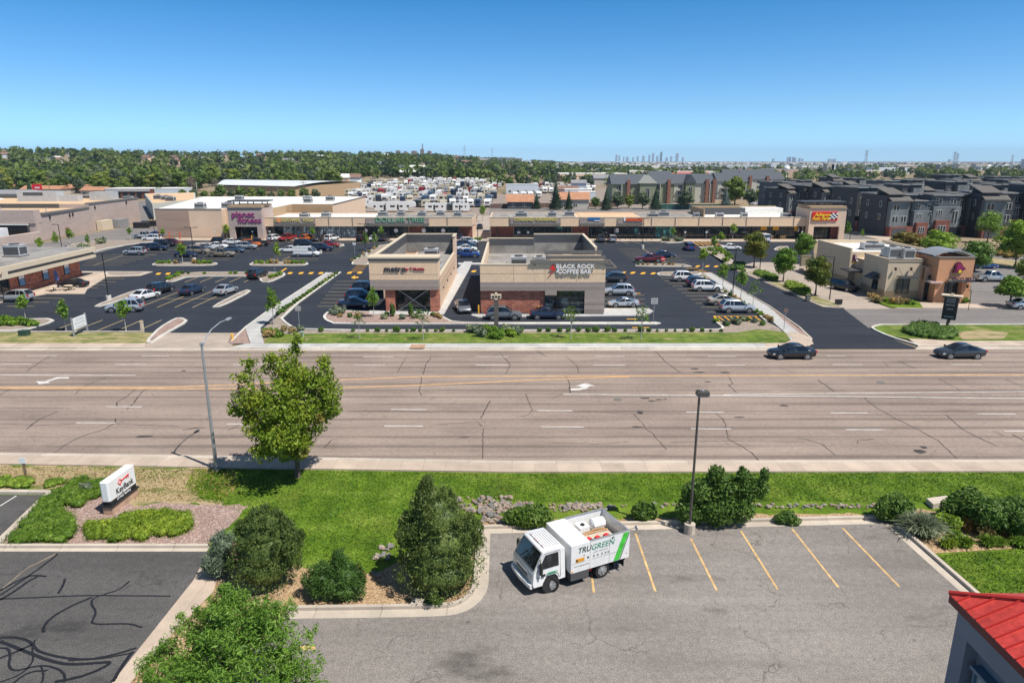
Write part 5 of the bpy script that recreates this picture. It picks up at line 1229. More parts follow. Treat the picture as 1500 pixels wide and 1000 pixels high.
def car(kind, colr, px, py, hd, label, name='parked_car', z=0.0, group=None, sc=1.0):
    if kind not in PROTO:
        PROTO[kind] = make_car(kind); r = PROTO[kind]; first = True
    else:
        r = dup(PROTO[kind])
    g = G(px, py); r.location = (g[0], g[1], z); r.rotation_euler = (0, 0, R(hd)); r.name = name
    for ch in r.children:
        if ch.name.startswith('body'): ch.material_slots[0].link = 'OBJECT'; ch.material_slots[0].material = CARCOL[colr]
    r['label'] = label; r['category'] = CARG[kind]
    if group: r['group'] = group
    elif 'group' in r: del r['group']
    return r
CARS = [
 ('suv','silver',24,441,180,'silver SUV parked in front of the brick shop row at left edge'),
 ('sedan','black',107,421,180,'black sedan parked behind the picnic tables by the brick wall'),
 ('suv','silver',184,456,186,'grey-silver estate car driving through the left lot past the island'),
 ('sedan','white',213,438,75,'white sedan between the moving silver car and a black SUV'),
 ('suv','black',236,429,78,'black SUV beside the white sedan in the angled row'),
 ('sedan','navy',282,430,80,'dark blue sedan alone in the middle of the angled row'),
 ('sedan','silver',331,430,80,'silver sedan at the right end of the angled row by the island'),
 ('suv','black',378,407,82,'black SUV backed against the hooked planting island'),
 ('suv','silver',198,373,180,'silver SUV nearest in the left front block of the upper lot'),
 ('sedan','black',212,365.5,0,'black sedan half hidden behind a dark blue SUV'),
 ('suv','navy',230,366.5,0,'dark blue SUV right behind the silver SUV'),
 ('suv','black',241,361,0,'black SUV between the dark blue SUV and the red car'),
 ('suv','maroon',253,359.5,0,'dark red SUV at the end of the dark cars'),
 ('suv','white',223,353,180,'white SUV close to the dumpster lane beside the fitness hall'),
 ('pickup','silver',212,349,0,'silver pickup behind the white SUV near the fitness hall'),
 ('sedan','blue',231,346.5,0,'bright blue sedan beyond the silver pickup'),
 ('sedan','navy',273,376.5,0,'navy sedan behind the small tree on the long island'),
 ('minivan','tan',291,371,0,'taupe minivan between navy sedan and tan pickup'),
 ('pickup','tan',325,376,0,'large tan four-door pickup beside the long island'),
 ('sedan','silver',301,366,0,'silver sedan behind the taupe minivan'),
 ('sedan','white',319,363.5,0,'pale grey sedan beyond the tan pickup, leftmost of its row'),
 ('suv','black',325,357,0,'black SUV behind the pale grey sedan near fitness tower'),
 ('sedan','white',341,358,0,'white sedan just right of a black SUV below fitness tower'),
 ('sedan','slate',343,369.5,0,'slate blue sedan in front of the tan pickup nose'),
 ('suv','silver',362,364.5,0,'silver crossover parked beside a bright orange car'),
 ('suv','orange',368,361,0,'bright orange crossover in the upper left lot'),
 ('sedan','dgrey',356,357,0,'dark grey sedan between white sedan and dark pickup'),
 ('pickup','dgrey',377,360,180,'dark grey pickup with its bed to the right beside the orange car'),
 ('suv','white',403,352.6,70,'white SUV at the mall kerb right of fitness tower'),
 ('pickup','red',421,352.6,-110,'red pickup at the mall kerb beside the white SUV'),
 ('suv','orange',451,352.6,70,'orange-red SUV at the mall kerb below the yoga sign'),
 ('sedan','dgrey',468,352.6,-110,'dark grey sedan at the mall kerb between orange and white SUVs'),
 ('suv','white',486,352.8,70,'white SUV at the mall kerb left of the dollar store'),
 ('suv','black',531,352.8,80,'black SUV at the mall kerb under the dollar store sign'),
 ('sedan','white',549,352.8,80,'white sedan at the mall kerb under the dollar store sign'),
 ('sedan','dgrey',563,352.8,80,'dark grey sedan at the mall kerb next to a white sedan'),
 ('sedan','white',424,369.5,180,'white sedan tucked behind the white panel van'),
 ('minivan','black',447,361,0,'black minivan in the row behind the white panel van'),
 ('van','white',450,375.5,0,'white panel van in the upper lot beside the long island'),
 ('suv','navy',473,367,0,'dark navy SUV right of the white panel van'),
 ('sedan','red',483,361.5,0,'bright red sedan beside a small planted island'),
 ('pickup','blue',684,377,0,'bright blue pickup sticking out behind the phone shop'),
 ('sedan','white',684,367.5,0,'white sedan just beyond the bright blue pickup'),
 ('suv','slate',683,362,0,'slate blue SUV between two white cars behind the phone shop'),
 ('suv','white',687,357.5,0,'white SUV farthest in the row behind the phone shop'),
 ('sedan','navy',675,350,90,'navy sedan near the alley between the two strip malls'),
 ('sedan','navy',521,450,0,'navy sedan nearest in the row left of the phone shop'),
 ('suv','navy',530,440,0,'navy SUV second in the row left of the phone shop'),
 ('suv','black',538,428,0,'black SUV farthest in the row left of the phone shop'),
 ('sedan','grey',678,455,-78,'metallic grey sedan driving toward the viewer between the two front shops'),
 ('suv','grey',738,467,0,'grey SUV in the drive-through lane behind the monument post'),
 ('sedan','navy',802,466,0,'dark navy sedan in the drive-through lane below the cafe windows'),
 ('suv','dgrey',897,413,180,'dark grey SUV partly hidden by the cafe corner'),
 ('suv','silver',906,432,180,'silver SUV parked beside the cafe, second from patio'),
 ('coupe','silver',913,449,180,'low silver sports car next to the cafe patio'),
 ('pickup','dgrey',880,354,-90,'dark grey pickup facing out at the mall kerb behind the cafe'),
 ('minivan','silver',896,354,90,'silver minivan at the mall kerb beside a dark pickup'),
 ('pickup','maroon',950,384,180,'dark red pickup behind the red no-entry sign'),
 ('sedan','navy',973,377,0,'dark blue sedan parked behind the dark red pickup'),
 ('minivan','blue',1009,366,88,'deep blue minivan driving away in the upper right lot'),
 ('suv','white',1005,411.5,0,'white hatchback at the far end of the right parking row'),
 ('suv','navy',1026,419.5,0,'navy SUV between two white hatchbacks in right parking row'),
 ('suv','white',1035,426,0,'white wagon beside the navy SUV in right parking row'),
 ('sedan','beige',1060,446,0,'beige sedan in the right parking row'),
 ('suv','silver',1079,457,0,'silver crossover nearest in the right parking row by the hatching'),
 ('sedan','white',1070,366,0,'white sedan seen behind the young trees of the right walk'),
 ('van','white',1118,354,90,'white van parked nose-in before the right strip mall'),
 ('suv','black',1236,425,-68,'black SUV waiting in the taco restaurant drive-through lane'),
 ('pickup','silver',1452,412,0,'silver-blue pickup parked beyond the taco restaurant'),
 ('sedan','blue',1441,393,0,'blue sedan driving beyond the taco restaurant'),
 ('sedan','silver',1502,452,0,'silver car cut off by the right edge beside the frontage road'),
 ('sedan','white',1106,300,0,'white sedan parked on the street before the apartments'),
 ('sedan','grey',1126,297,0,'grey sedan parked beside the townhouse driveway far back'),
 ('sedan','dgrey',703,335,90,'dark car parked in the alley between the strip malls'),
]
for c_ in CARS: car(*c_)
car('sedan','black',1158,523.5,180,'black sedan driving left on the boulevard before the drive entrance', 'moving_car')
car('sedan','dgrey',1404,523,180,'dark grey sedan driving left on the boulevard at the right', 'moving_car')
# ---------------------------------------------------------------- the lawn-care box truck
def truck():
    t = empty('box_truck', (3.95, 30.74, .05), R(206), 'white lawn care truck with green stripe and open-topped box in the near lot', 'truck')
    wp = CARCOL['white']; P = lambda mb, n, m, par=t, **k: mb.build(n, [M[x] if isinstance(x, str) else x for x in (m if isinstance(m, (list, tuple)) else [m])], par, **k)
    t.scale = (.93, 1.0, .95)
    # chassis
    mb = MB(); mb.box(-1.5, 3.3, -.42, .42, .52, .72); mb.box(-1.5, 2.2, -.9, .9, .74, .80); mb.box(-.12, .12, -.8, .8, .38, .5); mb.box(2.9, 3.1, -.8, .8, .38, .5); mb.box(-1.62, -1.5, -.95, .95, .5, .66); P(mb, 'chassis', 'black')
    # cab: side profile lofted across the width
    prof = [(2.22, .62), (2.22, 2.22), (2.36, 2.34), (3.25, 2.36), (3.5, 2.26), (4.0, 1.38), (4.1, 1.22), (4.14, .72), (4.08, .5), (3.52, .5), (3.46, .82), (3.3, .98), (2.85, .98), (2.68, .84), (2.6, .6)]
    mb = MB(); W_ = 1.09
    def ring(y, ins):
        cx_, cz_ = 3.2, 1.4
        return [(x+(cx_-x)*ins, y*(1-.10*max(0, (z-1.25)/1.1)), z+(cz_-z)*ins) for x, z in prof]
    mb.loft([ring(-W_, .02), ring(-W_+.05, 0), ring(W_-.05, 0), ring(W_, .02)]); 
    cab = P(mb, 'cab', wp, smooth=True, angle=30)
    mb = MB()
    for i in range(7): xx = 2.45+i*.14; mb.rbox((xx, 0, 2.375), (.05, 1.5, .02))
    P(mb, 'roof_rib', wp, cab)
    def fr(x, z, d=.0): return z
    # windscreen
    def scr(z, d): # x on the raked front
        return 3.5+(2.26-z)*(.5/.88)+d
    mb = MB(); z0, z1 = 1.42, 2.18; mb.add([(scr(z0, .012), -.92, z0), (scr(z0, .012), .92, z0), (scr(z1, .012), .85, z1), (scr(z1, .012), -.85, z1)], [(0, 1, 2, 3)])
    ws = P(mb, 'windscreen', 'cglass')
    mb = MB()
    for a, b_ in (((scr(1.40, .02), -.96, 1.40), (scr(1.40, .02), .96, 1.40)), ((scr(2.2, .02), -.88, 2.2), (scr(2.2, .02), .88, 2.2)), ((scr(1.40, .02), -.96, 1.40), (scr(2.2, .02), -.88, 2.2)), ((scr(1.40, .02), .96, 1.40), (scr(2.2, .02), .88, 2.2))): mb.cyl(a, b_, .022, n=5)
    P(mb, 'windscreen_seal', 'plastic', ws)
    for s in (1, -1):
        yb = lambda z: s*(W_*(1-.10*max(0, (z-1.25)/1.1))+.006)
        mb = MB(); q = [(2.62, 1.42), (3.62, 1.42), (3.72, 1.52), (3.38, 2.12), (2.62, 2.14)]; f = tuple(range(5)); mb.add([(x, yb(z), z) for x, z in q], [f if s < 0 else f[::-1]]); dw_ = MB()
        d = MB(); q2 = [(2.52, .78), (2.52, 2.2), (3.42, 2.2), (3.9, 1.42), (3.9, 1.0), (3.5, 1.0), (3.3, 1.12), (2.85, 1.12), (2.66, .98), (2.6, .78)]
        for a, b_ in zip(q2, q2[1:]+q2[:1]): d.cyl((a[0], yb(a[1]), a[1]), (b_[0], yb(b_[1]), b_[1]), .008, n=4)
        d.box(2.62, 2.78, min(s*1.0, s*1.03), max(s*1.0, s*1.03), 1.24, 1.29)
        door = P(d, 'door', 'plastic'); P(mb, 'side_window', 'cglass', door)
        m_ = MB(); m_.rbox((3.72, s*1.2, 1.62), (.1, .2, .42)); m_.tube([(3.66, s*.98, 1.95), (3.75, s*1.2, 1.95), (3.75, s*1.2, 1.35), (3.66, s*1.0, 1.3)], .018, 5); m_.rbox((3.72, s*1.2, 1.3), (.09, .18, .2)); P(m_, 'wing_mirror', 'plastic')
        h = MB(); h.add([(4.145, s*.62, .86), (4.145, s*.9, .86), (4.125, s*.9, 1.1), (4.125, s*.62, 1.1), (3.95, s*1.006, .9), (3.95, s*1.006, 1.08)], [(0,1,2,3) if s > 0 else (3,2,1,0), (1,4,5,2) if s > 0 else (2,5,4,1)]); P(h, 'headlight', 'clear_lens')
        k_ = MB(); k_.box(3.4, 3.46, min(s*.985, s*1.005), max(s*.985, s*1.005), 1.2, 1.25); k_.ball((3.3, s*.55, 2.38), .035, 6, 4); P(k_, 'side_marker', 'red_lens')
        f_ = MB(); f_.cyl((3.08, s*.72, .46), (3.08, s*1.105, .46), .5, n=18) ; P(f_, 'wheel_arch', 'plastic')
    mb = MB()
    for i in range(3): mb.ball((3.32, -.16+i*.16, 2.39), .032, 6, 4)
    P(mb, 'roof_marker', 'red_lens')
    mb = MB(); mb.box(4.13, 4.15, -.58, .58, .88, 1.1, 0)
    for i in range(4): mb.box(4.15, 4.16, -.56, .56, .9+i*.05, .92+i*.05, 1)
    P(mb, 'grille', [wp, M['plastic']])
    mb = MB(); prr = []
    for y in (-1.02, -.8, 0, .8, 1.02):
        xx = 4.12+.1*(1-(y/1.02)**2); prr.append([(xx, y, .42), (xx+.12, y, .46), (xx+.13, y, .66), (xx, y, .72)])
    mb.loft(prr); P(mb, 'bumper', wp)
    def wheel(x, y, s, st=0, dual=False):
        w = empty('wheel', (x, y, .42), st); w.parent = t
        q = MB(); q.cyl((0, -.13, 0), (0, .13, 0), .42, n=24); 
        if dual: q.cyl((0, -s*.42, 0), (0, -s*.16, 0), .42, n=20)
        P(q, 'tyre', 'tyre', w)
        q = MB(); q.cyl((0, s*.10, 0), (0, s*.135, 0), .27, n=20, m=0); q.cyl((0, s*.13, 0), (0, s*.145, 0), .17, n=14, m=1); q.cyl((0, s*.14, 0), (0, s*.2, 0), .08, n=10, m=0)
        for a_ in range(8): tt = a_*math.pi/4; q.cyl((.22*math.cos(tt), s*.134, .22*math.sin(tt)), (.22*math.cos(tt), s*.14, .22*math.sin(tt)), .032, n=6, m=2)
        P(q, 'rim', ['rim', 'steel', 'plastic'], w)
    for y0_, y1_ in ((-.5, -.05), (.35, .8)): q = MB(); q.cyl((scr(1.42, .03), y0_, 1.42), (scr(1.95, .03), y1_, 1.95), .012, n=4); P(q, 'wiper', 'plastic')
    q = MB(); q.cyl((4.13, -.9, 1.2), (4.13, .9, 1.2), .008, n=4); q.cyl((4.155, -.6, .84), (4.155, .6, .84), .008, n=4); P(q, 'panel_seam', 'darkgrey', cab)
    for s in (1, -1): wheel(3.05, s*.99, s, R(-22)); wheel(0, s*1.04, s, 0, True)
    # box
    B0, B1, BM, HW, Z0, Z1 = -1.62, 2.0, .85, 1.24, .82, 2.36
    mb = MB(); mb.box(BM, B1, -HW, HW, Z0, Z1); 
    bx = P(mb, 'box_cabinet', wp)
    mb = MB(); mb.box(B0, BM-.006, HW-.06, HW, Z0, Z1); mb.box(B0, BM-.006, -HW, -HW+.06, Z0, Z1); mb.box(B0, B0+.06, -HW+.06, HW-.06, Z0, Z1); mb.box(B0+.06, BM-.006, -HW+.06, HW-.06, Z0, Z0+.06)
    op = P(mb, 'open_box', wp)
    mb = MB()
    for yy in (-HW, HW-.09): mb.box(B0-.01, BM, yy, yy+.09, Z1, Z1+.035)
    mb.box(B0-.01, B0+.08, -HW+.09, HW-.09, Z1, Z1+.035)
    for s in (1, -1):
        y_ = s*(HW+.005)
        for xx in (BM, -.35): mb.box(xx-.008, xx+.008, min(y_, y_-s*.01), max(y_, y_-s*.01), Z0, Z1)
        mb.box(BM, B1, min(y_, y_-s*.01), max(y_, y_-s*.01), 1.33, 1.345)
    P(mb, 'edge_trim', 'steel', op)
    mb = MB(); mb.box(B1-.0, B1+.02, -.35, -.2, 1.6, 1.75); mb.box(BM+.05, B1-.02, -HW+.02, HW-.02, .36, Z0-.005); P(mb, 'side_locker', 'darkgrey')
    # livery on the driver's side (the near side)
    gd = mat('dark_green_letter', (.03, .08, .05), .4, 0); gl = mat('green_letter2', (.03, .28, .16), .4, 0); gs = mat('bright_green_stripe', (.06, .50, .05), .4, .25, 3); gk = mat('grey_livery', (.28, .31, .31), .4, 0)
    LR = (R(90), 0, R(180)); y_ = HW+.012
    text('lettering', 'TRU', .43, (1.23, y_, 2.0), LR, gd, bx, .002, .006, .98, shear=.25)
    text('lettering', 'GREEN', .44, (.10, y_+.004, 2.0), LR, gl, op, .002, .0, 1.05, shear=.25)
    text('lettering', 'www.trugreen.com', .115, (1.36, y_, 1.17), LR, gk, bx, .002, 0, 1.0)
    text('lettering', 'LAWN  TREE & SHRUB', .09, (.2, y_+.004, 1.72), LR, gk, op, .002, 0, 1.0)
    q = MB()
    for i, x_ in enumerate((.62, .38, .12, -.1, -.28)): q.box(x_-.05, x_+.05, HW+.007, HW+.011, 1.44, 1.56)
    q.box(-.9, .72, HW+.007, HW+.010, 1.34, 1.355); P(q, 'livery_icon', gk, op)
    q = MB(); q.add([(-.62, HW+.008, Z0+.02), (-.96, HW+.008, Z0+.02), (-1.56, HW+.008, Z1-.02), (-1.22, HW+.008, Z1-.02)], [(0, 1, 2, 3)]); P(q, 'livery_stripe', gs, op)
    q = MB(); q.add([(-.99, HW+.008, Z0+.02), (-1.05, HW+.008, Z0+.02), (-1.6, HW+.008, Z1-.1), (-1.58, HW+.008, Z1-.02)], [(0, 1, 2, 3)]); P(q, 'livery_stripe', gd, op)
    q = MB(); q.add([(-.5, HW+.01, 2.14), (-.66, HW+.01, 2.3), (-.44, HW+.01, 2.28)], [(0, 1, 2)]); P(q, 'livery_leaf', gd, op)
    q = MB(); q.box(1.2, 1.72, HW+.0, HW+.012, 1.38, 1.58, 0); q.box(1.6, 1.7, HW+.012, HW+.016, 1.42, 1.54, 1); q.box(.93, 1.03, HW, HW+.012, 1.46, 1.56, 1); q.box(1.2, 1.25, HW, HW+.012, 1.66, 1.72, 1); P(q, 'placard', [mat('orange_placard', (.70, .32, .03), .4, 0), M['plastic']], bx)
    q = MB(); q.box(2.75, 3.35, HW-.09, HW-.07, 1.1, 1.14); q.box(2.75, 3.3, HW-.09, HW-.07, 1.19, 1.22); q.box(3.46, 3.6, HW-.09, HW-.07, 1.06, 1.2, 1); P(q, 'door_livery', [gl, M['plastic']], cab)
    q = MB(); q.ball((1.92, HW+.0, .92), .05, 6, 4); P(q, 'side_marker', 'amber', bx)
    q = MB(); q.ball((-1.45, HW+.0, 1.1), .03, 6, 4); P(q, 'side_marker', 'red_lens', op)
    # load inside the open box
    mb = MB(); mb.box(B0+.3, BM-.06, -1.12, 1.15, 1.2, 1.62, 0); mb.box(B0+.5, BM-.06, .0, 1.15, 1.62, 1.86, 0); shelf = P(mb, 'deck', [mat('pale_tan_plastic', (.55, .48, .38), .6, .1, 2)], op)
    tank = [[(x, -.62+.30*math.cos(a_*math.pi/5), 2.0+.30*math.sin(a_*math.pi/5)) for a_ in range(10)] for x in (-1.3, -1.22, -.5, -.42)]
    tank[0] = [(p[0], -.62+(p[1]+.62)*.6, 2.0+(p[2]-2.0)*.6) for p in tank[0]]; tank[-1] = [(p[0], -.62+(p[1]+.62)*.6, 2.0+(p[2]-2.0)*.6) for p in tank[-1]]
    mb = MB(); mb.loft(tank); P(mb, 'tank', 'signw', op, smooth=True)
    mb = MB(); mb.box(-.2, .42, -.95, -.35, 1.6, 2.1, 0); mb.cyl((.1, -.62, 2.1), (.1, -.62, 2.16), .12, n=12, m=1); P(mb, 'tank', ['signw', 'plastic'], op)
    for x_, y2 in ((.5, .55), (0.0, .62), (-.55, .62)):
        mb = MB(); mb.rbox((x_, y2, 1.97), (.26, .2, .22), .3, 0); mb.rbox((x_-.14, y2+.12, 1.94), (.2, .22, .16), .3, 1); P(mb, 'pump_engine', [mat('engine_red', (.60, .03, .03), .4, 0), M['plastic']], op)
    mb = MB(); mb.tube([(.7, .05, 1.85), (.3, .0, 1.95), (-.2, -.05, 1.92), (-.7, .05, 1.98), (-1.1, .0, 1.9)], .05, 7); mb.tube([(.5, -.15, 1.9), (.1, -.1, 1.98), (-.5, -.2, 1.95), (-1.0, -.1, 1.95)], .035, 6); P(mb, 'hose', [mat('tan_hose', (.42, .24, .11), .6, .1)], op)
    mb = MB(); mb.cyl((-1.62, 1.1, 2.33), (-1.95, 1.22, 2.45), .015, n=5, m=1); mb.ball((-2.02, 1.25, 2.43), (.06, .13, .13), 10, 6, 0); P(mb, 'rear_mirror', ['rim', 'plastic'], op)
    mb = MB(); mb.rbox((-1.75, .6, .62), (.3, .5, .05)); P(mb, 'rear_step', 'plastic')
    for x_ in (-1.3, -.72): mb = MB(); mb.rbox((x_, 1.02, .58), (.04, .42, .46)); P(mb, 'mud_flap', 'plastic')
    mb = MB(); mb.box(.58, .78, .7, 1.02, .5, .84); P(mb, 'valve_box', [mat('engine_red', (.6, .03, .03))])
truck()
# ================================================================ VEGETATION
def npr(s): return np.random.default_rng(s)
def crown_obj(root, V, F, m, name='crown'): return npmesh(name, V, F, M[m], root)
def make_tree(seed, h, cr, cb, m, n=900, leaf=.13, nb=7, bark='bark', tr=.12, squash=1.0, coreK=.62, shell=.25, out=.35, name='tree', topy=1.0, limbs=True):
    """trunk + limbs + a crown of leaf quads around uneven boughs"""
    rg = npr(seed); root = empty(name)
    H = h-cb; cz = cb+H*.5; blobs = []
    for i in range(nb):
        a = i*2.4+rg.uniform(-.5, .5); t = (i+.5)/nb; zz = cb+H*(.16+.70*t); prof = math.sin(math.pi*min(1, .18+.78*t))**.7
        if topy != 1.0: prof *= (1-t)**(topy-1)+.12
        rr = cr*.50*prof*rg.uniform(.75, 1.15); b = cr*rg.uniform(.40, .60)*(.55+.5*prof)
        blobs.append((math.cos(a)*rr, math.sin(a)*rr, zz, b, b, b*rg.uniform(.62, .95)*squash*max(.6, H/(2.4*cr))))
    blobs.append((0, 0, cz, cr*.55, cr*.55, H*.36))
    V, F = leaves(rg, blobs, n, leaf, out, shell)
    if coreK: V, F = join((V, F), core(rg, blobs, coreK, 7))
    crown_obj(root, V, F, m)
    tips = [(b[0]*.9, b[1]*.9, b[2]) for b in blobs[:-1]] if limbs else []
    tb = trunk_mb(cb+H*.35, tr, tips, rg); tb.build('trunk', M[bark], root)
    return root
def make_spruce(seed, h, cr, m, n=700, leaf=.22, name='spruce_tree'):
    rg = npr(seed); root = empty(name); Vs = []
    tiers = 9; VF = []
    blobs = []
    for i in range(tiers):
        t = i/(tiers-1); z = h*(.10+.84*t); r = cr*(1-t)**.85+.12; k = max(3, int(8*(1-t))+2)
        for j in range(k):
            a = 2*math.pi*j/k+i*.7+rg.uniform(-.2, .2); q = r*rg.uniform(.5, .68)
            blobs.append((math.cos(a)*q, math.sin(a)*q, z-h*.015, r*.38+.05, r*.38+.05, h*.042))
    V, F = leaves(rg, blobs, n, leaf, .3, .35, .5, .1)
    cone = MB(); cone.cyl((0, 0, h*.06), (0, 0, h), cr*.72, .03, 9)
    rings = np.array(cone.v); fs = np.array([f for f in cone.f if len(f) == 4])
    crown_obj(root, *join((V, F), (rings, fs)), m)
    tb = MB(); tb.cyl((0, 0, -.1), (0, 0, h*.3), .18*h/8, .1*h/8, 7); tb.build('trunk', M['bark'], root)
    return root
def make_shrub(seed, rx, ry, h, m, n=500, leaf=.09, nb=6, name='shrub', coreK=.8, out=.5, up=.25, shell=.14, flat=1.0, stems=True):
    rg = npr(seed); root = empty(name); blobs = []
    for i in range(nb):
        a = i*2.4+rg.uniform(-.4, .4); q = math.sqrt((i+.3)/nb)*.62
        s = rg.uniform(.42, .62); zz = h*rg.uniform(.32, .58)
        blobs.append((math.cos(a)*rx*q, math.sin(a)*ry*q, zz, rx*s, ry*s, min(zz, h*.5)*rg.uniform(.85, 1.1)))
    V, F = leaves(rg, blobs, n, leaf, out, shell, flat, up)
    V[:, 2] = np.maximum(V[:, 2], .02)
    C = core(rg, blobs, coreK, 8); C[0][:, 2] = np.maximum(C[0][:, 2], .0)
    crown_obj(root, *join((V, F), C), m, 'foliage')
    if stems:
        tb = MB()
        for i in range(4): a = i*1.7; tb.cyl((math.cos(a)*.05, math.sin(a)*.05, -.03), (math.cos(a)*rx*.4, math.sin(a)*ry*.4, h*.45), .03, .015, 5)
        tb.build('stem', M['bark'], root)
    return root
def put(o, px, py, rz=None, sc=None, z=0.0, name=None):
    g = G(px, py); o.location = (g[0], g[1], z)
    if rz is not None: o.rotation_euler = (0, 0, rz)
    if sc is not None: o.scale = sc if isinstance(sc, tuple) else (sc, sc, sc)
    if name: o.name = name
    return o
# ---------- big street tree by the light pole (the tall maple)
def big_tree():
    rg = npr(11); root = empty('maple_tree', (*G2(436, 699), 0), 0, 'tall green and gold-edged maple growing on the lawn by the boulevard footway', 'tree')
    blobs = []; H = 8.9
    # boughs: (x, y, z, r) upright vase with irregular tips, taken from the outline in the photograph
    L = [(-.2,0,3.0,1.25),(-1.5,.1,3.6,1.1),(-2.2,.0,4.5,.95),(-3.2,.1,4.7,.7),(1.2,.0,3.7,1.0),(.3,-.9,4.0,1.1),(.2,.9,4.1,1.1),(-.9,-.5,4.8,1.25),(.9,.4,5.1,1.2),(2.1,.1,5.0,.75),(2.3,.0,5.9,.75),(-1.9,.2,5.8,1.0),
         (-2.3,-.2,6.9,.7),(-.6,.2,6.2,1.2),(.7,-.3,6.5,1.1),(1.6,.2,6.9,.85),(2.0,.0,7.7,.5),(-1.2,.1,7.3,.7),(.2,.0,7.6,.75),(-2.1,.0,7.7,.4),(-.5,.1,8.0,.45),(.55,.0,8.5,.5),(.65,.1,9.2,.35),(-1.6,.9,5.2,.8),(1.5,.9,5.8,.8),(-.3,1.2,5.6,.9),(.1,-1.2,5.4,.9),(-1.0,-1.1,3.9,.7),(.9,-1.2,3.2,.55),(1.9,-.3,4.1,.6),(-2.6,.4,3.8,.55),(-1.2,-.5,2.5,.8),(-1.7,-.4,2.4,.6),(-.5,.2,2.5,.8),(-1.9,.2,3.0,.7),(.8,.3,2.8,.7),(-2.2,-.2,5.3,.6),(1.7,-.2,5.4,.6)]
    L += [(-.4,-.3,1.9,.7),(-1.5,0,1.95,.6),(.35,-.4,2.0,.6),(-.2,.6,2.1,.7)]
    for x, y, z, r in L: blobs.append((x*1.12, y*1.5+(rg.uniform(-1.7, 1.7) if abs(x) < 2.1 and 2.4 < z < 7.8 else 0), z, r*.95, r*.98, r*.82))
    blobs += [(x, y, z, .95, .95, .75) for x, y, z in ((-.8,1.8,4.6),(.8,-1.9,4.8),(-.6,-1.9,5.4),(.9,1.8,5.2),(0,-1.4,6.6),(0,1.5,6.4),(-1.4,-1.6,4.0),(1.3,1.5,3.9))]
    ex = []
    for b in blobs:
        for _ in range(5):
            d = rg.normal(size=3); d[2] = abs(d[2])*1.2+.1; d /= np.linalg.norm(d); k = rg.uniform(.95, 1.3); ex.append((b[0]+b[3]*d[0]*k, b[1]+b[4]*d[1]*k, b[2]+b[5]*d[2]*k, .24, .24, .34))
    V, F = join(leaves(rg, blobs, 17000, .095, .25, .42), leaves(rg, ex, 6500, .09, .3, .45))
    crown_obj(root, V, F, 'lf_maple')
    # sparse reddish tips and the golden low branch seen in the photograph
    for c_ in ((-3.0,-.3,6.0,.3,.3,.5),(2.0,-.9,4.5,.35,.35,.3)): V, F = leaves(rg, [c_], 85, .09, .3, .5); crown_obj(root, V, F, 'lf_rust', 'leaf_cluster')
    V, F = leaves(rg, [(.9,-1.5,2.5,.55,.5,.5)], 330, .10, .3, .5); crown_obj(root, V, F, 'lf_dryyel', 'leaf_cluster')
    tb = trunk_mb(5.2, .17, [(b[0], b[1], b[2]+b[5]*.4) for b in blobs], rg, 0, 9, 6); tb.build('trunk', M['bark'], root)
M['lf_dryyel'] = leafmat('golden_leaves', (.22, .20, .03), (.32, .30, .06), (.30, .36, .08), 2)
big_tree()
# ---------- bottom-left bright feathery tree, seen from above
def near_tree():
    rg = npr(12); base = G(345, 1000, 0); root = empty('locust_tree', (-10.6, 21.3, 0), 0, 'bright feathery locust tree cut off by the bottom edge left of centre', 'tree')
    blobs = []
    spec = [(0,0,3.2,2.3),(-1.6,.6,2.9,1.6),(1.5,.3,2.8,1.7),(.2,-1.7,2.8,1.9),(-.9,1.7,3.2,1.5),(.5,1.6,3.3,1.3),(2.4,-.8,2.0,1.3),(-2.5,-.7,2.3,1.4),(-1.2,-1.8,2.3,1.6),(1.8,-2.0,2.1,1.6),(0,0,4.6,1.2),(-.4,.6,5.1,.7),(3.0,-1.9,1.6,1.0),(-3.0,.4,2.3,.8),(.1,2.5,2.6,.9),(-1.9,2.0,2.5,.8)]
    for x, y, z, r in spec: blobs.append((x, y, z, r*.86, r*.86, r*.72))
    blobs = [(b[0]*.98+.65, b[1]*.95-.25, b[2]*.88-.1, b[3]*.93, b[4]*.93, b[5]*.9) for b in blobs]; ex = []
    for _ in range(170):
        b = blobs[rg.integers(len(blobs))]; d = rg.normal(size=3); d[2] = abs(d[2]); d /= np.linalg.norm(d); ex.append((b[0]+b[3]*d[0], b[1]+b[4]*d[1], b[2]+b[5]*d[2], .30, .30, .26))
        k_ = rg.uniform(1.1, 1.34); ex.append((b[0]+b[3]*d[0]*k_, b[1]+b[4]*d[1]*k_, b[2]+b[5]*d[2]*k_, .17, .17, .24))
    V, F = join(leaves(rg, blobs, 15000, .085, .3, .4, .5, .3), leaves(rg, ex, 26000, .07, .3, .5, .42, .4))
    crown_obj(root, *join((V, F), core(rg, blobs, .3, 8)), 'lf_locust')
    trunk_mb(2.6, .16, [(b[0]*.8, b[1]*.8, b[2]) for b in blobs], rg, 0, 8, 4).build('trunk', M['bark'], root)
near_tree()
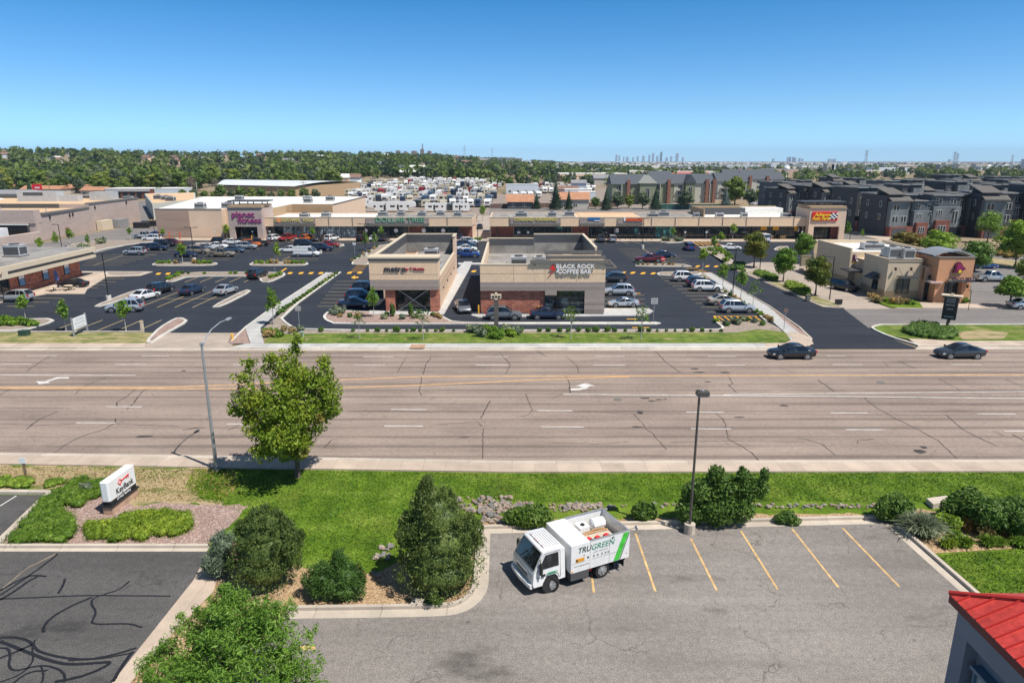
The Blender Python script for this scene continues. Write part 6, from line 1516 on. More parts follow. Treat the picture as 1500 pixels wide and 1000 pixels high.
def conifer(nm, label, cat, px, py, L, n, leaf, m, up=.2, ck=.80, sh=.13, seed=1, out=.5, flat=.6):
    rg = npr(seed); root = empty(nm, (*G2(px, py), .03), 0, label, cat); rr = random.Random(seed)
    blobs = [(x, y, z, a, b, c) for x, y, z, a, b, c in L]
    # boughs poking through the envelope
    extra = []
    for _ in range(len(L)*14):
        b = rr.choice(L); t = rr.uniform(0, 6.28); ph = math.acos(rr.uniform(-.3, 1)); k = .93
        extra.append((b[0]+b[3]*k*math.sin(ph)*math.cos(t), b[1]+b[4]*k*math.sin(ph)*math.sin(t), b[2]+b[5]*k*math.cos(ph)+.05, rr.uniform(.14, .27), rr.uniform(.14, .27), rr.uniform(.2, .42)))
    V1, F1 = leaves(rg, blobs, int(n*.45), leaf, out*.6, .22, flat, up); V2, F2 = leaves(rg, extra, int(n*.65), leaf, out*.5, .4, flat, up)
    V, F = join((V1, F1), (V2, F2)); V[:, 2] = np.maximum(V[:, 2], .02)
    C = core(rg, blobs, ck, 12); C[0][:, 2] = np.maximum(C[0][:, 2], 0)
    crown_obj(root, *join((V, F), C), m, 'foliage')
    tb = MB(); tb.cyl((0, 0, -.05), (0, 0, L[0][2]), .12, .08, 7); tb.build('trunk', M['bark'], root)
    return root
# rounded olive juniper left, pyramidal juniper centre, low dark mugo pine, silver shrub
conifer('juniper_tree', 'rounded olive-green juniper beside the silvery shrub at the island corner', 'juniper', 392, 858,
   [(0,0,1.3,1.75,1.7,1.3),(.1,.1,2.1,1.75,1.6,1.3),(.05,.15,2.8,1.4,1.3,1.0),(.1,.1,3.3,.9,.85,.6)], 22000, .055, 'lf_juniper', seed=21)
conifer('juniper_tree', 'tall pyramidal juniper in the wood-chip bed left of the truck', 'juniper', 645, 862,
   [(0,0,1.1,2.2,1.9,1.2),(.1,.2,1.9,2.2,1.9,1.3),(.05,.3,2.7,2.05,1.75,1.3),(-.1,.35,3.5,1.65,1.5,1.1),(-.25,.35,4.2,1.15,1.05,.85),(-.4,.35,4.7,.65,.6,.55),(-.5,.35,5.15,.28,.28,.4),(-1.3,.1,2.9,.7,.6,.9),(1.2,.0,2.9,.8,.6,.9)], 30000, .06, 'lf_juniper', seed=22)
conifer('mugo_pine', 'low dark green spreading pine between the two junipers', 'pine shrub', 490, 872,
   [(0,0,.7,1.35,1.0,.75),(-.5,-.1,.9,.9,.8,.7),(.5,.1,.8,.95,.8,.7),(.15,.6,1.15,.7,.6,.6),(.75,-.2,.5,.8,.7,.5)], 14000, .055, 'lf_pine', seed=23, up=.5)
conifer('silver_shrub', 'silvery grey-green shrub at the left side of the rounded juniper', 'shrub', 326, 842,
   [(0,0,.8,.75,.7,.8),(.1,.2,1.5,.6,.6,.6),(-.2,-.1,.6,.7,.6,.6)], 5500, .06, 'lf_sage', seed=24)
put(tag(make_shrub(25, .35, .3, .9, 'lf_rust', 500, .05, 4), 'small rusty brown dying twig bush at the right side of the low pine', 'shrub'), 527, 852)
put(tag(make_shrub(26, .55, .4, .4, 'lf_pine', 900, .05, 5), 'tiny green shrub at the foot of the pyramidal juniper by the kerb', 'shrub'), 640, 886)
# bright ground-cover mounds
def mound(px, label, seed, h=.5, m='lf_cover', n=9000, leaf=.06, nm='groundcover_juniper'):
    poly = PX(px); cx = sum(p[0] for p in poly)/len(poly); cy = sum(p[1] for p in poly)/len(poly); rg = npr(seed)
    xs_ = [p[0] for p in poly]; ys_ = [p[1] for p in poly]; blobs = []
    def inside(x, y):
        c = False
        for i in range(len(poly)):
            (x1, y1), (x2, y2) = poly[i], poly[i-1]
            if (y1 > y) != (y2 > y) and x < (x2-x1)*(y-y1)/(y2-y1)+x1: c = not c
        return c
    area = (max(xs_)-min(xs_))*(max(ys_)-min(ys_)); r0 = .42*math.sqrt(area/12)
    k = 0
    while len(blobs) < 150 and k < 8000:
        k += 1; x = rg.uniform(min(xs_), max(xs_)); y = rg.uniform(min(ys_), max(ys_))
        if inside(x, y): r = rg.uniform(.38, .7)*min(1.1, r0+.25); blobs.append((x-cx, y-cy, h*rg.uniform(.30, .42), r, r, h*rg.uniform(.46, .60)))
    V, F = leaves(rg, blobs, int(n*1.6), leaf*.95, .25, .3, .45, .5); V[:, 2] = np.maximum(V[:, 2], .01)
    C = core(rg, blobs, .7, 8); C[0][:, 2] = np.maximum(C[0][:, 2], 0)
    o = npmesh(nm, *join((V, F), C), M[m], None, None, (cx, cy, .05)); return tag(o, label, 'ground cover')
mound([(8,796),(103,794),(106,770),(92,752),(135,735),(152,722),(150,708),(118,706),(70,735),(38,768)], 'large bright green spreading juniper curving round the bank sign bed', 31, .6, n=16000)
mound([(118,788),(175,793),(262,790),(279,776),(276,758),(235,754),(190,757),(165,770),(128,774)], 'bright green juniper hedge mound below the bank sign', 32, .6, n=14000)
mound([(-60,716),(44,716),(49,706),(30,702),(-60,700)], 'low green juniper strip beside the small post sign', 33, .4, n=4000)
mound([(66,716),(96,708),(88,704),(70,706)], 'small green juniper tuft left of the curved groundcover', 34, .3, n=900)
put(tag(make_shrub(35, .5, .4, .7, 'lf_sage', 900, .06, 5), 'pale twiggy shrub poking through the groundcover behind the bank sign', 'shrub'), 128, 722)
# shrubs round the near lot
def shr(px, py, rx, ry, h, m, n, leaf, label, seed, nm='shrub', z=.03, **k):
    return put(tag(make_shrub(seed, rx, ry, h, m, n, leaf, name=nm, **k), label, 'shrub'), px, py, z=z)
shr(772, 768, 1.55, .9, 1.1, 'lf_shrub', 5200, .075, 'spreading leafy shrub behind the truck cab at the lot kerb', 41)
shr(942, 762, .75, .6, 1.0, 'lf_shrub', 2200, .075, 'small leafy shrub left of the tall shrub by the lamp post', 42)
def tall_shrub(px, py, L, n, leaf, m, label, seed, nm='shrub'):
    rg = npr(seed); root = empty(nm, (*G2(px, py), .03), 0, label, 'shrub')
    V, F = leaves(rg, L, n, leaf, .3, .3); V[:, 2] = np.maximum(V[:, 2], .05)
    C = core(rg, L, .6, 8); C[0][:, 2] = np.maximum(C[0][:, 2], .0)
    crown_obj(root, *join((V, F), C), m, 'foliage')
    tb = MB()
    for b in L: tb.tube([(b[0]*.2, b[1]*.2, -.05), (b[0]*.8, b[1]*.8, b[2]*.6), (b[0]*1.05, b[1], b[2]+b[5]*1.1)], [.05, .03, .012], 5)
    tb.build('stem', M['bark'], root); return root
tall_shrub(1050, 770, [(0,0,1.1,1.2,.9,1.0),(-1.5,.1,.9,.9,.8,.85),(-1.0,.2,2.0,.8,.7,.8),(1.2,.1,1.1,.9,.8,.9),(.3,.2,2.2,.9,.7,.9),(1.5,.2,2.3,.7,.6,.9),(-.2,.2,3.0,.5,.5,.6),(2.3,.2,2.2,.5,.5,.6),(1.2,.1,3.1,.3,.3,.5),(2.5,.2,3.0,.25,.25,.5),(-1.7,.2,2.0,.4,.4,.5)], 12500, .08, 'lf_shrub', 'large tall leafy shrub right behind the lamp post with concrete base', 43)
shr(1152, 766, .75, .5, .7, 'lf_shrub', 1600, .07, 'low green shrub alone on the gravel north of the stalls', 44)
shr(1308, 762, 1.2, .8, 1.5, 'lf_shrub', 4200, .08, 'dark leafy shrub at the right end of the stall kerb', 45)
shr(1416, 765, 1.6, 1.3, 1.9, 'lf_shrub', 6000, .08, 'dense dark shrub behind the spiky grass clump', 46)
shr(1480, 782, 2.0, 1.4, 2.1, 'lf_shrub', 7500, .08, 'broad dark shrub mass at the right edge beyond the gravel', 47)
shr(1382, 775, .8, .6, 1.0, 'lf_young', 1800, .08, 'lighter green bush between the spiky grass and the dark shrubs', 48)
# grass clumps
def make_clump(seed, r, h, m, n=260, name='grass_clump', w=.022):
    rg = npr(seed); V = []; F = []
    for i in range(n):
        a = rg.uniform(0, 6.28); lean = abs(rg.normal(0, .5)); L = h*rg.uniform(.7, 1.15); bx, by = rg.normal(0, r*.22, 2)
        d = (math.cos(a), math.sin(a)); s = (-d[1]*w, d[0]*w)
        p1 = (bx+d[0]*lean*r*.5, by+d[1]*lean*r*.5, L*.6); p2 = (bx+d[0]*min(1.1, lean+.25)*r, by+d[1]*min(1.1, lean+.25)*r, L*max(.25, 1-lean*.6))
        o = len(V); V += [(bx-s[0], by-s[1], 0), (bx+s[0], by+s[1], 0), (p1[0]+s[0], p1[1]+s[1], p1[2]), (p1[0]-s[0], p1[1]-s[1], p1[2]), (p2[0]+s[0]*.2, p2[1]+s[1]*.2, p2[2]), (p2[0]-s[0]*.2, p2[1]-s[1]*.2, p2[2])]
        F += [(o, o+1, o+2, o+3), (o+3, o+2, o+4, o+5)]
    return npmesh(name, np.array(V), np.array(F), M[m])
o = make_clump(50, 1.15, 1.2, 'lf_sage', 900, 'yucca', .03); put(tag(o, 'large spiky silver-green grass clump at the corner of the near lot', 'grass clump'), 1348, 782, z=.04)
c1 = make_clump(51, .42, .5, 'lf_young', 320); c2 = make_clump(52, .4, .85, 'lf_dry', 220); c3 = make_clump(53, .45, .5, 'lf_cover', 320)
gl = [(c3,1387,801,'small bright grass tuft nearest the kerb in the corner bed'),(c3,1413,800,'small grass tuft second from the kerb in the corner bed'),(c1,1398,790,'low green grass tuft behind the two front tufts'),(c1,1446,799,'green grass tuft in the middle of the corner bed'),(c1,1462,799,'green grass tuft right of the middle one in the corner bed'),
      (c1,1492,800,'grass tuft at the right edge of the photo in the corner bed'),(c2,1443,788,'dry straw-coloured grass plume before the dark shrubs'),(c2,1470,786,'second dry grass plume before the dark shrubs'),(c2,1495,790,'dry grass plume at the right edge of the photo'),(c2,1416,778,'short dry plume between yucca and dark shrubs')]
used = set()
for c_, px, py, lb in gl:
    o = c_ if id(c_) not in used else dup(c_); used.add(id(c_)); tag(o, lb, 'grass clump'); put(o, px, py, rnd.uniform(0, 6), z=.04); o.scale = (rnd.uniform(.85, 1.15),)*3
# riprap
def rocks(name, n, area, smin, smax, seed, label=None):
    rg = random.Random(seed); mb = MB()
    for i in range(n):
        x, y = area(rg); s = rg.uniform(smin, smax)*(1.4 if rg.random() < .12 else 1)
        b0 = len(mb.v); mb.ball((x, y, .02+s*.35+rg.uniform(0, .12)*s), (s*rg.uniform(.5, .8), s*rg.uniform(.45, .7), s*rg.uniform(.35, .55)), 6, 4, rg.randrange(3), .22, rg)
    o = mb.build(name, [mat('pink_rock', (.29, .21, .165), .9, .25, 3, 20), mat('tan_rock', (.35, .29, .23), .9, .25, 3, 20), mat('grey_rock', (.21, .20, .19), .9, .25, 3, 20)]); o['kind'] = 'stuff'; return o
def pxarea(l):
    def f(rg):
        x0, y0, x1, y1 = rg.choice(l); return G2(rg.uniform(x0, x1), rg.uniform(y0, y1))
    return f
rocks('riprap_rock', 210, pxarea([(668,729,750,752),(680,735,745,754),(705,745,735,772)]), .11, .25, 1)
rocks('riprap_rock', 330, pxarea([(745,737,780,746),(800,740,1300,746),(800,740,900,750),(830,738,880,746),(1080,740,1300,745)]), .09, .2, 2)
rocks('riprap_rock', 26, pxarea([(548,812,572,822),(556,800,575,812),(545,835,560,846)]), .12, .24, 3)
tag(struct(MB().prism(PX([(1356,737),(1385,733),(1392,740),(1366,746)]), -.05, .35).build('culvert_headwall', M['curb'])), None)
tag(struct(MB().prism(PX([(602,889),(603,880),(622,880),(622,889)]), 0, .16).build('kerb_inlet', M['curb'])), None)
# ---------- young trees: one prototype copied, thin stake-like trunks
YT = [make_tree(60, 4.2, .95, 1.5, 'lf_young', 420, .13, 6, 'barkw', .06, name='young_tree', coreK=.45), make_tree(61, 4.4, .8, 1.3, 'lf_young', 380, .13, 6, 'barkw', .055, name='young_tree', coreK=.4, topy=1.25), make_tree(62, 4.0, 1.1, 1.4, 'lf_shrub', 170, .11, 6, 'barkw', .045, name='young_tree', coreK=0, shell=.5)]
yt = [(0,38,470,.88,'young tree in the hedge island at the lower left lot corner'),(1,97,485,.95,'young tree just left of the white real-estate sign'),(0,185,486,1.0,'young tree right of the white real-estate sign'),
 (0,61,374,1.0,'young tree first from left above the brick shop roof'),(1,84,367,1.05,'young tree beside the dark lamp behind the brick shop roof'),(0,104,361,1.1,'young tree third from left behind the brick shop roof'),(1,130,364,.8,'small young tree right of the row behind the brick shop'),
 (0,191,351,.8,'young tree at the far corner bed near the pickup'),(0,240,352,.8,'young tree before the mauve wall of the fitness hall'),(0,268,387,1.1,'young tree on the long island in front of the navy sedan'),(1,407,385,1.0,'young tree on the island left of the white van'),
 (1,401,476,1.15,'young tree at the foot of the diagonal footpath'),(0,333,353,1.1,'young tree left of the fitness tower'),(0,459,353,.9,'young tree at the mall kerb under the yoga sign'),(1,536,367,1.0,'young tree in the planting strip before the dollar store, left'),(1,549,365,.95,'young tree in the planting strip before the dollar store, middle'),(0,559,353,.95,'young tree in front of the dollar store windows'),
 (1,548,466,1.0,'young tree standing left of the phone shop front'),(0,1029,396,1.1,'young tree at the crosswalk end of the right footpath'),(0,1058,425,1.1,'young tree second along the right footpath'),(1,1085,437,1.15,'young tree third along the right footpath'),(2,1102,456,1.15,'thin young tree beside the silver crossover'),
 (2,527,497,.9,'sparse sapling on the verge before the phone shop, left'),(2,620,499,1.0,'sparse sapling on the verge before the phone shop, right'),(2,836,497,1.05,'sparse sapling on the verge before the cafe'),(2,939,499,1.1,'sparse sapling on the verge by the cafe patio'),
 (0,985,354,.9,'young tree in the bed before the teal shop window'),(0,1045,372,1.0,'leafy young tree left of the big trees on the walk'),(0,1055,364,1.0,'leafy young tree behind the walk beside the white sedan'),(0,1073,352,1.1,'young tree at the mall kerb left of the white van'),
 (1,1240,353,1.2,'dark young conifer-like tree right of the auto parts store'),(1,1262,352,.7,'small dark tree on the street bend beyond the restaurant'),(0,1231,349,.8,'thin light tree at the auto parts store corner'),(0,1298,342,.9,'young tree in front of the town house row corner'),(0,707,325,1.4,'young tree in the alley between the strip malls')]
first = [True]*3
for k_, px, py, s_, lb in yt:
    o = YT[k_] if first[k_] else dup(YT[k_]); first[k_] = False
    tag(o, lb, 'tree', 'young trees around the shopping centre'); put(o, px, py, rnd.uniform(0, 6), s_, .1)
# four round trees along the east drive
RT = make_tree(70, 6.6, 2.7, 1.3, 'lf_young', 3000, .16, 12, 'bark', .14, name='round_tree', coreK=.72, shell=.18, out=.45)
rt = [(1104,392,(1.05,1.05,1.08),'lf_rust2','large round tree with bronze top nearest the crosswalk'),(1176,386,(.9,.9,.95),None,'round dark green tree behind the small menu board'),(1147,413,(.85,.85,.92),None,'round tree in the middle of the drive-side row'),(1194,433,(.92,.92,.95),None,'round tree with bronze top nearest the restaurant lane lamp')]
for i, (px, py, s_, mm, lb) in enumerate(rt):
    o = RT if i == 0 else dup(RT); tag(o, lb, 'tree', 'round trees along the east drive'); put(o, px, py, i*1.9, s_, .1)
M['lf_bronze'] = leafmat('bronze_tinged_leaves', (.10, .15, .02), (.17, .19, .03), (.26, .20, .05), .5)
for o in [x for x in bpy.data.objects if x.name.startswith('round_tree')]:
    if 'bronze' in o['label']:
        for c_ in o.children:
            if c_.name.startswith('crown'): c_.material_slots[0].link = 'OBJECT'; c_.material_slots[0].material = M['lf_bronze']
def tree1(px, py, h, cr, cb, m, n, label, seed, nm='tree', leaf=.2, **k):
    o = make_tree(seed, h, cr, cb, m, n, leaf, k.pop('nb', 10), name=nm, tr=.16, **k); return put(tag(o, label, 'tree'), px, py, z=0)
tree1(1326, 368, 4.6, 4.2, .3, 'lf_rust', 2200, 'bronze-tinged broad bush tree behind the restaurant roof, left', 71, coreK=.75)
tree1(1373, 372, 5.6, 4.4, .3, 'lf_young', 2600, 'bright green broad tree behind the restaurant roof', 72, coreK=.75)
tree1(1446, 356, 8.2, 3.8, 2.0, 'lf_young', 1900, 'airy greyish green tree in front of the dark town houses', 73, coreK=.4, shell=.35)
tree1(1486, 392, 9.5, 4.8, 1.8, 'lf_young', 3200, 'big leafy tree at the right edge before the town houses', 74, coreK=.7)
tree1(1427, 398, 6.2, 3.2, .8, 'lf_shrub', 1900, 'dense tree behind the curved roof of the restaurant', 75, coreK=.72)
tree1(1508, 425, 6.5, 2.6, 1.4, 'lf_forest', 1800, 'dark red-leaved tree cut off by the right edge', 76, coreK=.7)
tree1(1478, 450, 4.6, 2.3, 1.3, 'lf_young', 1800, 'small round tree at the restaurant parking on the right', 77, coreK=.7)
# ---------- small landscape shrubs: copies
SB = [make_shrub(80, .42, .4, .6, 'lf_shrub', 170, .09, 4, stems=False, name='small_shrub'), make_shrub(81, .5, .45, .55, 'lf_young', 170, .1, 4, stems=False, name='small_shrub'), make_shrub(82, .6, .5, .8, 'lf_sage', 220, .1, 4, stems=False, name='small_shrub'), make_shrub(83, .55, .5, .7, 'lf_dry', 180, .1, 4, stems=False, name='small_shrub')]
sfirst = [True]*4
def sb(k, px, py, s, lb, grp, z=.1):
    o = SB[k] if sfirst[k] else dup(SB[k]); sfirst[k] = False
    tag(o, lb, 'shrub', grp); put(o, px, py, rnd.uniform(0, 6), s*rnd.uniform(.85, 1.15), z)
for x in [472,515,540,553,567,581,595,606,617,627,638,650,663,688,753,764,790,804,819,832,847,861,873,889,899,917,937,950,964,977,988,1001,1014,1027,1042,1054]:
    sb(0, x+rnd.uniform(-2, 2), 486.6, rnd.choice([.6, .9, 1.1]), 'small dark shrub in the gravel strip behind the boulevard verge', 'shrubs in the verge gravel strip', .08)
for i in range(19):
    t = i/18; sb(rnd.choice([0, 0, 1]), 408+84*t, 461-58*t, .95, 'small shrub in the strip beside the diagonal west footpath', 'shrubs beside the west footpath', .07)
for i in range(16):
    t = i/15; sb(rnd.choice([0, 3, 1]), 1030+98*t, 409+62*t, .9, 'small shrub or grass beside the diagonal east footpath', 'shrubs beside the east footpath', .07)
for x in (262,268,276,300,338,345,362): sb(rnd.choice([0, 1]), x, 402.4, .9, 'small shrub on the long hooked island of the left lot', 'shrubs on the hooked island', .15)
for x, y in ((247,411),(251,409),(256,407),(261,405),(398,408),(405,406),(410,404)): sb(1, x, y, 1.1, 'bright low shrub at the ends of the hooked island', 'shrubs at the hooked island ends', .15)
for x in (232,240,248,258,285,292,300,308): sb(3 if x in (258,285) else 1, x, 387, 1.2, 'grassy tuft on the long island below the upper left lot', 'tufts on the long island', .15)
for x in (375,383,392,399,404,419,424,430,436,443): sb(3 if x in (399,404,419,424) else 1, x, 387, 1.2, 'grassy tuft on the island below the white van', 'tufts on the island by the van', .15)
for x, y, k in ((487,461,2),(494,458,2),(501,461,2),(492,463,2),(498,466,3),(513,466,0),(524,467,3),(566,464,0),(563,468.5,2),(589,469,2),(608,468,2),(614,461,0),(634,464,0),(640,466,3),(645,468,3)): sb(k, x, y, 1.15 if k == 2 else .9, 'small shrub in the red gravel bed before the phone shop', 'shrubs before the phone shop', .16)
for x, h in ((575,1.0),(602,1.0)): 
    o = dup(SB[0]); tag(o, 'upright green shrub before the phone shop window, '+('left' if x == 575 else 'right'), 'shrub'); put(o, x, 465, 0, (1, 1, 3.0), .16); 
    if 'group' in o: del o['group']
for x, y in ((0,478),(8,478),(16,478),(24,477),(32,477),(40,478),(48,479),(5,474),(14,474),(28,474)): sb(1, x, y, 1.5, 'bright hedge shrub on the island at the lower left lot corner', 'hedge shrubs on the corner island', .15)
for x, y in ((388,488),(396,487),(405,488),(416,486),(428,488),(440,486),(392,493),(400,494),(410,494)): sb(rnd.choice([1, 3, 2]), x, y, 1.1, 'mixed shrub at the lower end of the west footpath', 'shrubs at the west footpath corner', .1)
for x, y in ((700,489),(712,486),(722,489),(690,487),(705,494),(720,496),(733,491),(742,487),(748,493),(730,497),(757,490)): sb(rnd.choice([1, 1, 2]), x, y, 1.5, 'spreading green plant around the base of the monument post', 'plants around the monument post', .1)
for x, y in ((934,389),(1049,472.5),(1062,477),(1075,474),(1080,476),(1105,473),(1116,477),(1064,478),(1095,471),(1086,471)): sb(rnd.choice([0, 1, 2]), x, y, 1.0, 'low shrub in the gravel corner below the hatched bay', 'shrubs in the gravel corner', .08)
for x in (942,949,960,971,980,986): sb(3, x, 389, .8, 'short dry tuft on the narrow island behind the red pickup', 'tufts on the narrow island', .15)
for x, y in ((973,353.5),(978,354),(992,354),(997,354.5),(990,352.5)): sb(2, x, y, 1.5, 'pale shrub in the bed before the teal shop window', 'shrubs before the teal window', .15)
for x, y in ((1048,366),(1053,369),(1058,372),(1065,376),(1071,379),(1040,368),(1047,374),(1063,384)): sb(1, x, y, 1.7, 'leafy shrub along the paved walk in the upper right lot', 'shrubs along the paved walk', .1)
for x, y in ((1282,442),(1288,444),(1297,443),(1308,446),(1318,447),(1328,446),(1334,447),(1415,444),(1275,438)): sb(3 if x < 1330 and x != 1297 else 1, x, y, 1.3, 'flowering shrub at the foot of the restaurant wall', 'shrubs at the restaurant wall', .12)
for x, y in ((690,352),(697,352),(703,352)): sb(1, x, y, 1.3, 'bright shrub at the mouth of the alley between the malls', 'shrubs at the alley mouth', .1)
for x, y in ((516,384),(520,381),(526,378),(533,374),(541,371),(548,366),(552,363)): sb(rnd.choice([0, 3]), x, y, 1.0, 'small shrub in the planted wedge left of the phone shop rear', 'shrubs in the planted wedge', .15)
for x, y in ((120,366),(126,367),(145,358),(150,357)): sb(2, x, y, 2.0, 'grassy shrub in the bed behind the brick shop row', 'shrubs behind the brick shop row', .15)
mound([(1070,396),(1088,396),(1090,389),(1076,387)], 'dark clipped hedge patch at the upper end of the tree row', 90, 1.0, 'lf_pine', 900, .12, 'hedge')
mound([(1104,402),(1118,409),(1136,413),(1140,408),(1122,401),(1108,399)], 'bright low hedge between the first and second round tree', 91, .9, 'lf_cover', 1600, .12, 'hedge')
mound([(1150,422),(1165,430),(1184,436),(1187,429),(1165,418),(1152,417)], 'bright low hedge between the third and fourth round tree', 92, 1.1, 'lf_cover', 1800, .12, 'hedge')
mound([(1325,487),(1345,496),(1372,499),(1398,496),(1400,488),(1380,480),(1345,476),(1328,480)], 'dark green spreading juniper around the base of the black sign', 93, .9, 'lf_pine', 4200, .1, 'hedge')
mound([(1455,375),(1490,380),(1500,372),(1470,366)], 'low shrub patch beside the street in front of the town houses', 94, 1.2, 'lf_rust', 900, .14, 'hedge')
# ---------- lawn tufts near the camera (breaks the flat sheet)
def tufts(poly, n, seed, m, h=.09, z=.02):
    P_ = np.array(PX(poly)); rg = npr(seed); x0, y0 = P_.min(0); x1, y1 = P_.max(0)
    pts = np.column_stack([rg.uniform(x0, x1, n*3), rg.uniform(y0, y1, n*3)]); c = np.zeros(len(pts), bool)
    for i in range(len(P_)):
        a = P_[i]; b = P_[i-1]; cond = (a[1] > pts[:, 1]) != (b[1] > pts[:, 1]); xx = (b[0]-a[0])*(pts[:, 1]-a[1])/(b[1]-a[1]+1e-9)+a[0]; c ^= cond & (pts[:, 0] < xx)
    pts = pts[c][:n]; n = len(pts); a = rg.uniform(0, 6.28, n); w = rg.uniform(.025, .06, n); hh = h*rg.uniform(.5, 1.4, n); d = np.column_stack([np.cos(a)*w, np.sin(a)*w]); l = rg.normal(0, .045, (n, 2))
    base = np.column_stack([pts, np.full(n, z)])
    V = np.stack([base-np.column_stack([d, np.zeros(n)]), base+np.column_stack([d, np.zeros(n)]), np.column_stack([pts+l+d*.3, z+hh]), np.column_stack([pts+l-d*.3, z+hh])], 1).reshape(-1, 3)
    o = npmesh('grass_tufts', V, np.arange(4*n).reshape(-1, 4), M[m]); o['kind'] = 'stuff'
M['lf_lawn'] = leafmat('lawn_blades', (.075, .165, .012), (.13, .24, .018), (.20, .31, .038), .5)
tufts([(1500,692),(2400,688),(2400,760),(1500,735)], 14000, 107, 'lf_lawn', .042)
tufts([(300,687),(750,694),(1500,692),(1500,735),(750,735),(660,735),(600,760),(560,815),(540,835),(510,850),(450,840),(420,810),(380,770),(330,742),(300,715)], 42000, 101, 'lf_lawn', .042)
tufts([(1370,813),(1500,806),(2000,812),(2100,880),(1440,880)], 16000, 102, 'lf_lawn', .042)
tufts([(0,683),(300,688),(310,715),(300,735),(200,735),(130,728),(60,716),(0,706)], 3500, 103, 'lf_dry', .06, .035)
tufts([(285,687),(330,689),(325,740),(300,735),(270,715)], 1600, 104, 'lf_lawn', .06, .035); tufts([(295,687),(345,690),(350,715),(320,735)], 500, 105, 'lf_dry', .07, .03); tufts([(120,684),(290,688),(280,700),(180,705)], 500, 106, 'lf_lawn', .06, .035)
# ================================================================ STREET FURNITURE
def bp(mb, n, m, par, **k): return mb.build(n, [M[x] if isinstance(x, str) else x for x in (m if isinstance(m, (list, tuple)) else [m])], par, **k)
# galvanised street light on the footway edge
sl = empty('street_light', (*G2(317.5, 689), 0), 0, 'tall galvanised street light with curved arm over the boulevard', 'street light')
q = MB(); q.cyl((0, 0, 0), (0, 0, 8.75), .125, .075, 12); q.box(-.2, .2, -.2, .2, 0, .06); bp(q, 'pole', 'steel', sl, smooth=True)
q = MB(); q.tube([(0, 0, 8.5), (.03, .5, 8.95), (.1, 1.4, 9.35), (.2, 2.6, 9.55), (.3, 3.3, 9.55)], [.05, .045, .04, .035, .03], 8); q.box(-.1, .1, -.1, .1, 8.7, 8.82); bp(q, 'arm', 'steel', sl)
q = MB(); q.ball((.33, 3.65, 9.54), (.16, .42, .09), 10, 6); bp(q, 'lamp_head', 'rim', sl)
# near-lot light
ll = empty('parking_light', (*G2(1009.5, 781), 0), 0, 'near-lot light pole with square head on a round concrete base', 'parking light')
q = MB(); q.cyl((0, 0, 0), (0, 0, .62), .30, .30, 20); bp(q, 'concrete_base', 'curb', ll)
dpole = mat('dark_bronze_pole', (.085, .078, .068), .5, .1, 2)
q = MB(); q.cyl((0, 0, .62), (0, 0, 8.15), .075, .06, 10); bp(q, 'pole', dpole, ll)
q = MB(); q.box(-.16, .48, -.22, .22, 8.1, 8.32, 0); q.box(-.1, .4, -.2, .2, 8.05, 8.09, 1); q.box(-.14, -.02, -.1, .02, 8.33, 8.42, 0); q.box(.1, .2, -.1, .1, 8.33, 8.38, 1); bp(q, 'lamp_head', [dpole, M['steel']], ll)
# shopping-centre lot lights
def lot_light(heads, h, basec=True):
    r = empty('parking_light'); q = MB(); q.cyl((0, 0, .8 if basec else 0), (0, 0, h), .085, .075, 8); bp(q, 'pole', 'black', r)
    if basec: q = MB(); q.cyl((0, 0, 0), (0, 0, .85), .36, .36, 12); bp(q, 'concrete_base', 'curbw', r)
    for s in heads: q = MB(); q.box(min(0, s*1.2), max(0, s*1.2), -.05, .05, h-.1, h-.02); q.box(min(s*.7, s*1.3), max(s*.7, s*1.3), -.18, .18, h-.08, h+.02); bp(q, 'lamp_head', 'black', r)
    return r
L2 = lot_light((1, -1), 7.0); L1 = lot_light((-1,), 6.4, False); L3 = lot_light((1,), 7.0); f_ = {id(L2): 1, id(L1): 1, id(L3): 1}
for pr, px, py, lb, s_ in ((L2,160,441,'double-headed black lot light on the wedge island in the left lot',1),(L2,285,383.5,'double-headed black lot light behind the tan pickup',1),(L1,92,371,'black single-arm light pole behind the brick shop row',1),
      (L2,941,364,'double-headed lot light in the upper right lot behind the cafe',1),(L3,1073,432,'black light pole beside the young trees of the east footpath',1),(L1,1113,394,'black light pole under the first round tree',1),(L1,1215,439,'black light pole at the restaurant drive-through lane',1),
      (L1,1244,356,'thin black light pole on the street right of the auto parts store',1),(L2,700,372,'lot light in the stalls between the malls',.9),(L2,536,376,'lot light before the dollar store beside the planted wedge',1),(L3,470,371,'lot light among the cars below the yoga sign',.8),(L1,228,352,'dark lamp at the corner of the mauve wall',.9),(L1,1418,455,'thin dark pole beside the restaurant entrance walk',.45)):
    o = pr if f_.get(id(pr)) else dup(pr); f_[id(pr)] = 0; tag(o, lb, 'parking light'); put(o, px, py, 0, s_)
# bank sign
ks = empty('monument_sign', (-23.45, 37.15, .03), R(-4), 'white bank monument sign with a red key on a low brick base', 'monument sign')
q = MB(); q.box(-.28, .28, -1.25, 1.25, 0, .5); bp(q, 'brick_base', brickmat('tan_brick', (.40, .23, .15), (.48, .30, .20), (.45, .36, .28), 1.6), ks)
q = MB(); q.box(-.36, .36, -1.32, 1.32, .5, .58); q.box(-.24, .24, -1.2, 1.2, .58, .86); bp(q, 'black_band', 'black', ks)
q = MB(); q.loft([[(-.27+e, y, .86), (.27-e, y, .86), (.27-e, y, 2.02), (-.27+e, y, 2.02)] for y, e in ((-1.28, .10), (-1.2, 0), (1.2, 0), (1.28, .10))]); bp(q, 'sign_panel', 'signw', ks)
SR = (R(90), 0, R(90)); redm = mat('key_red', (.62, .03, .03), .4, 0)
text('lettering', 'KeyBank', .50, (.285, .12, 1.17), SR, M['black'], ks, .006, .006, .92)
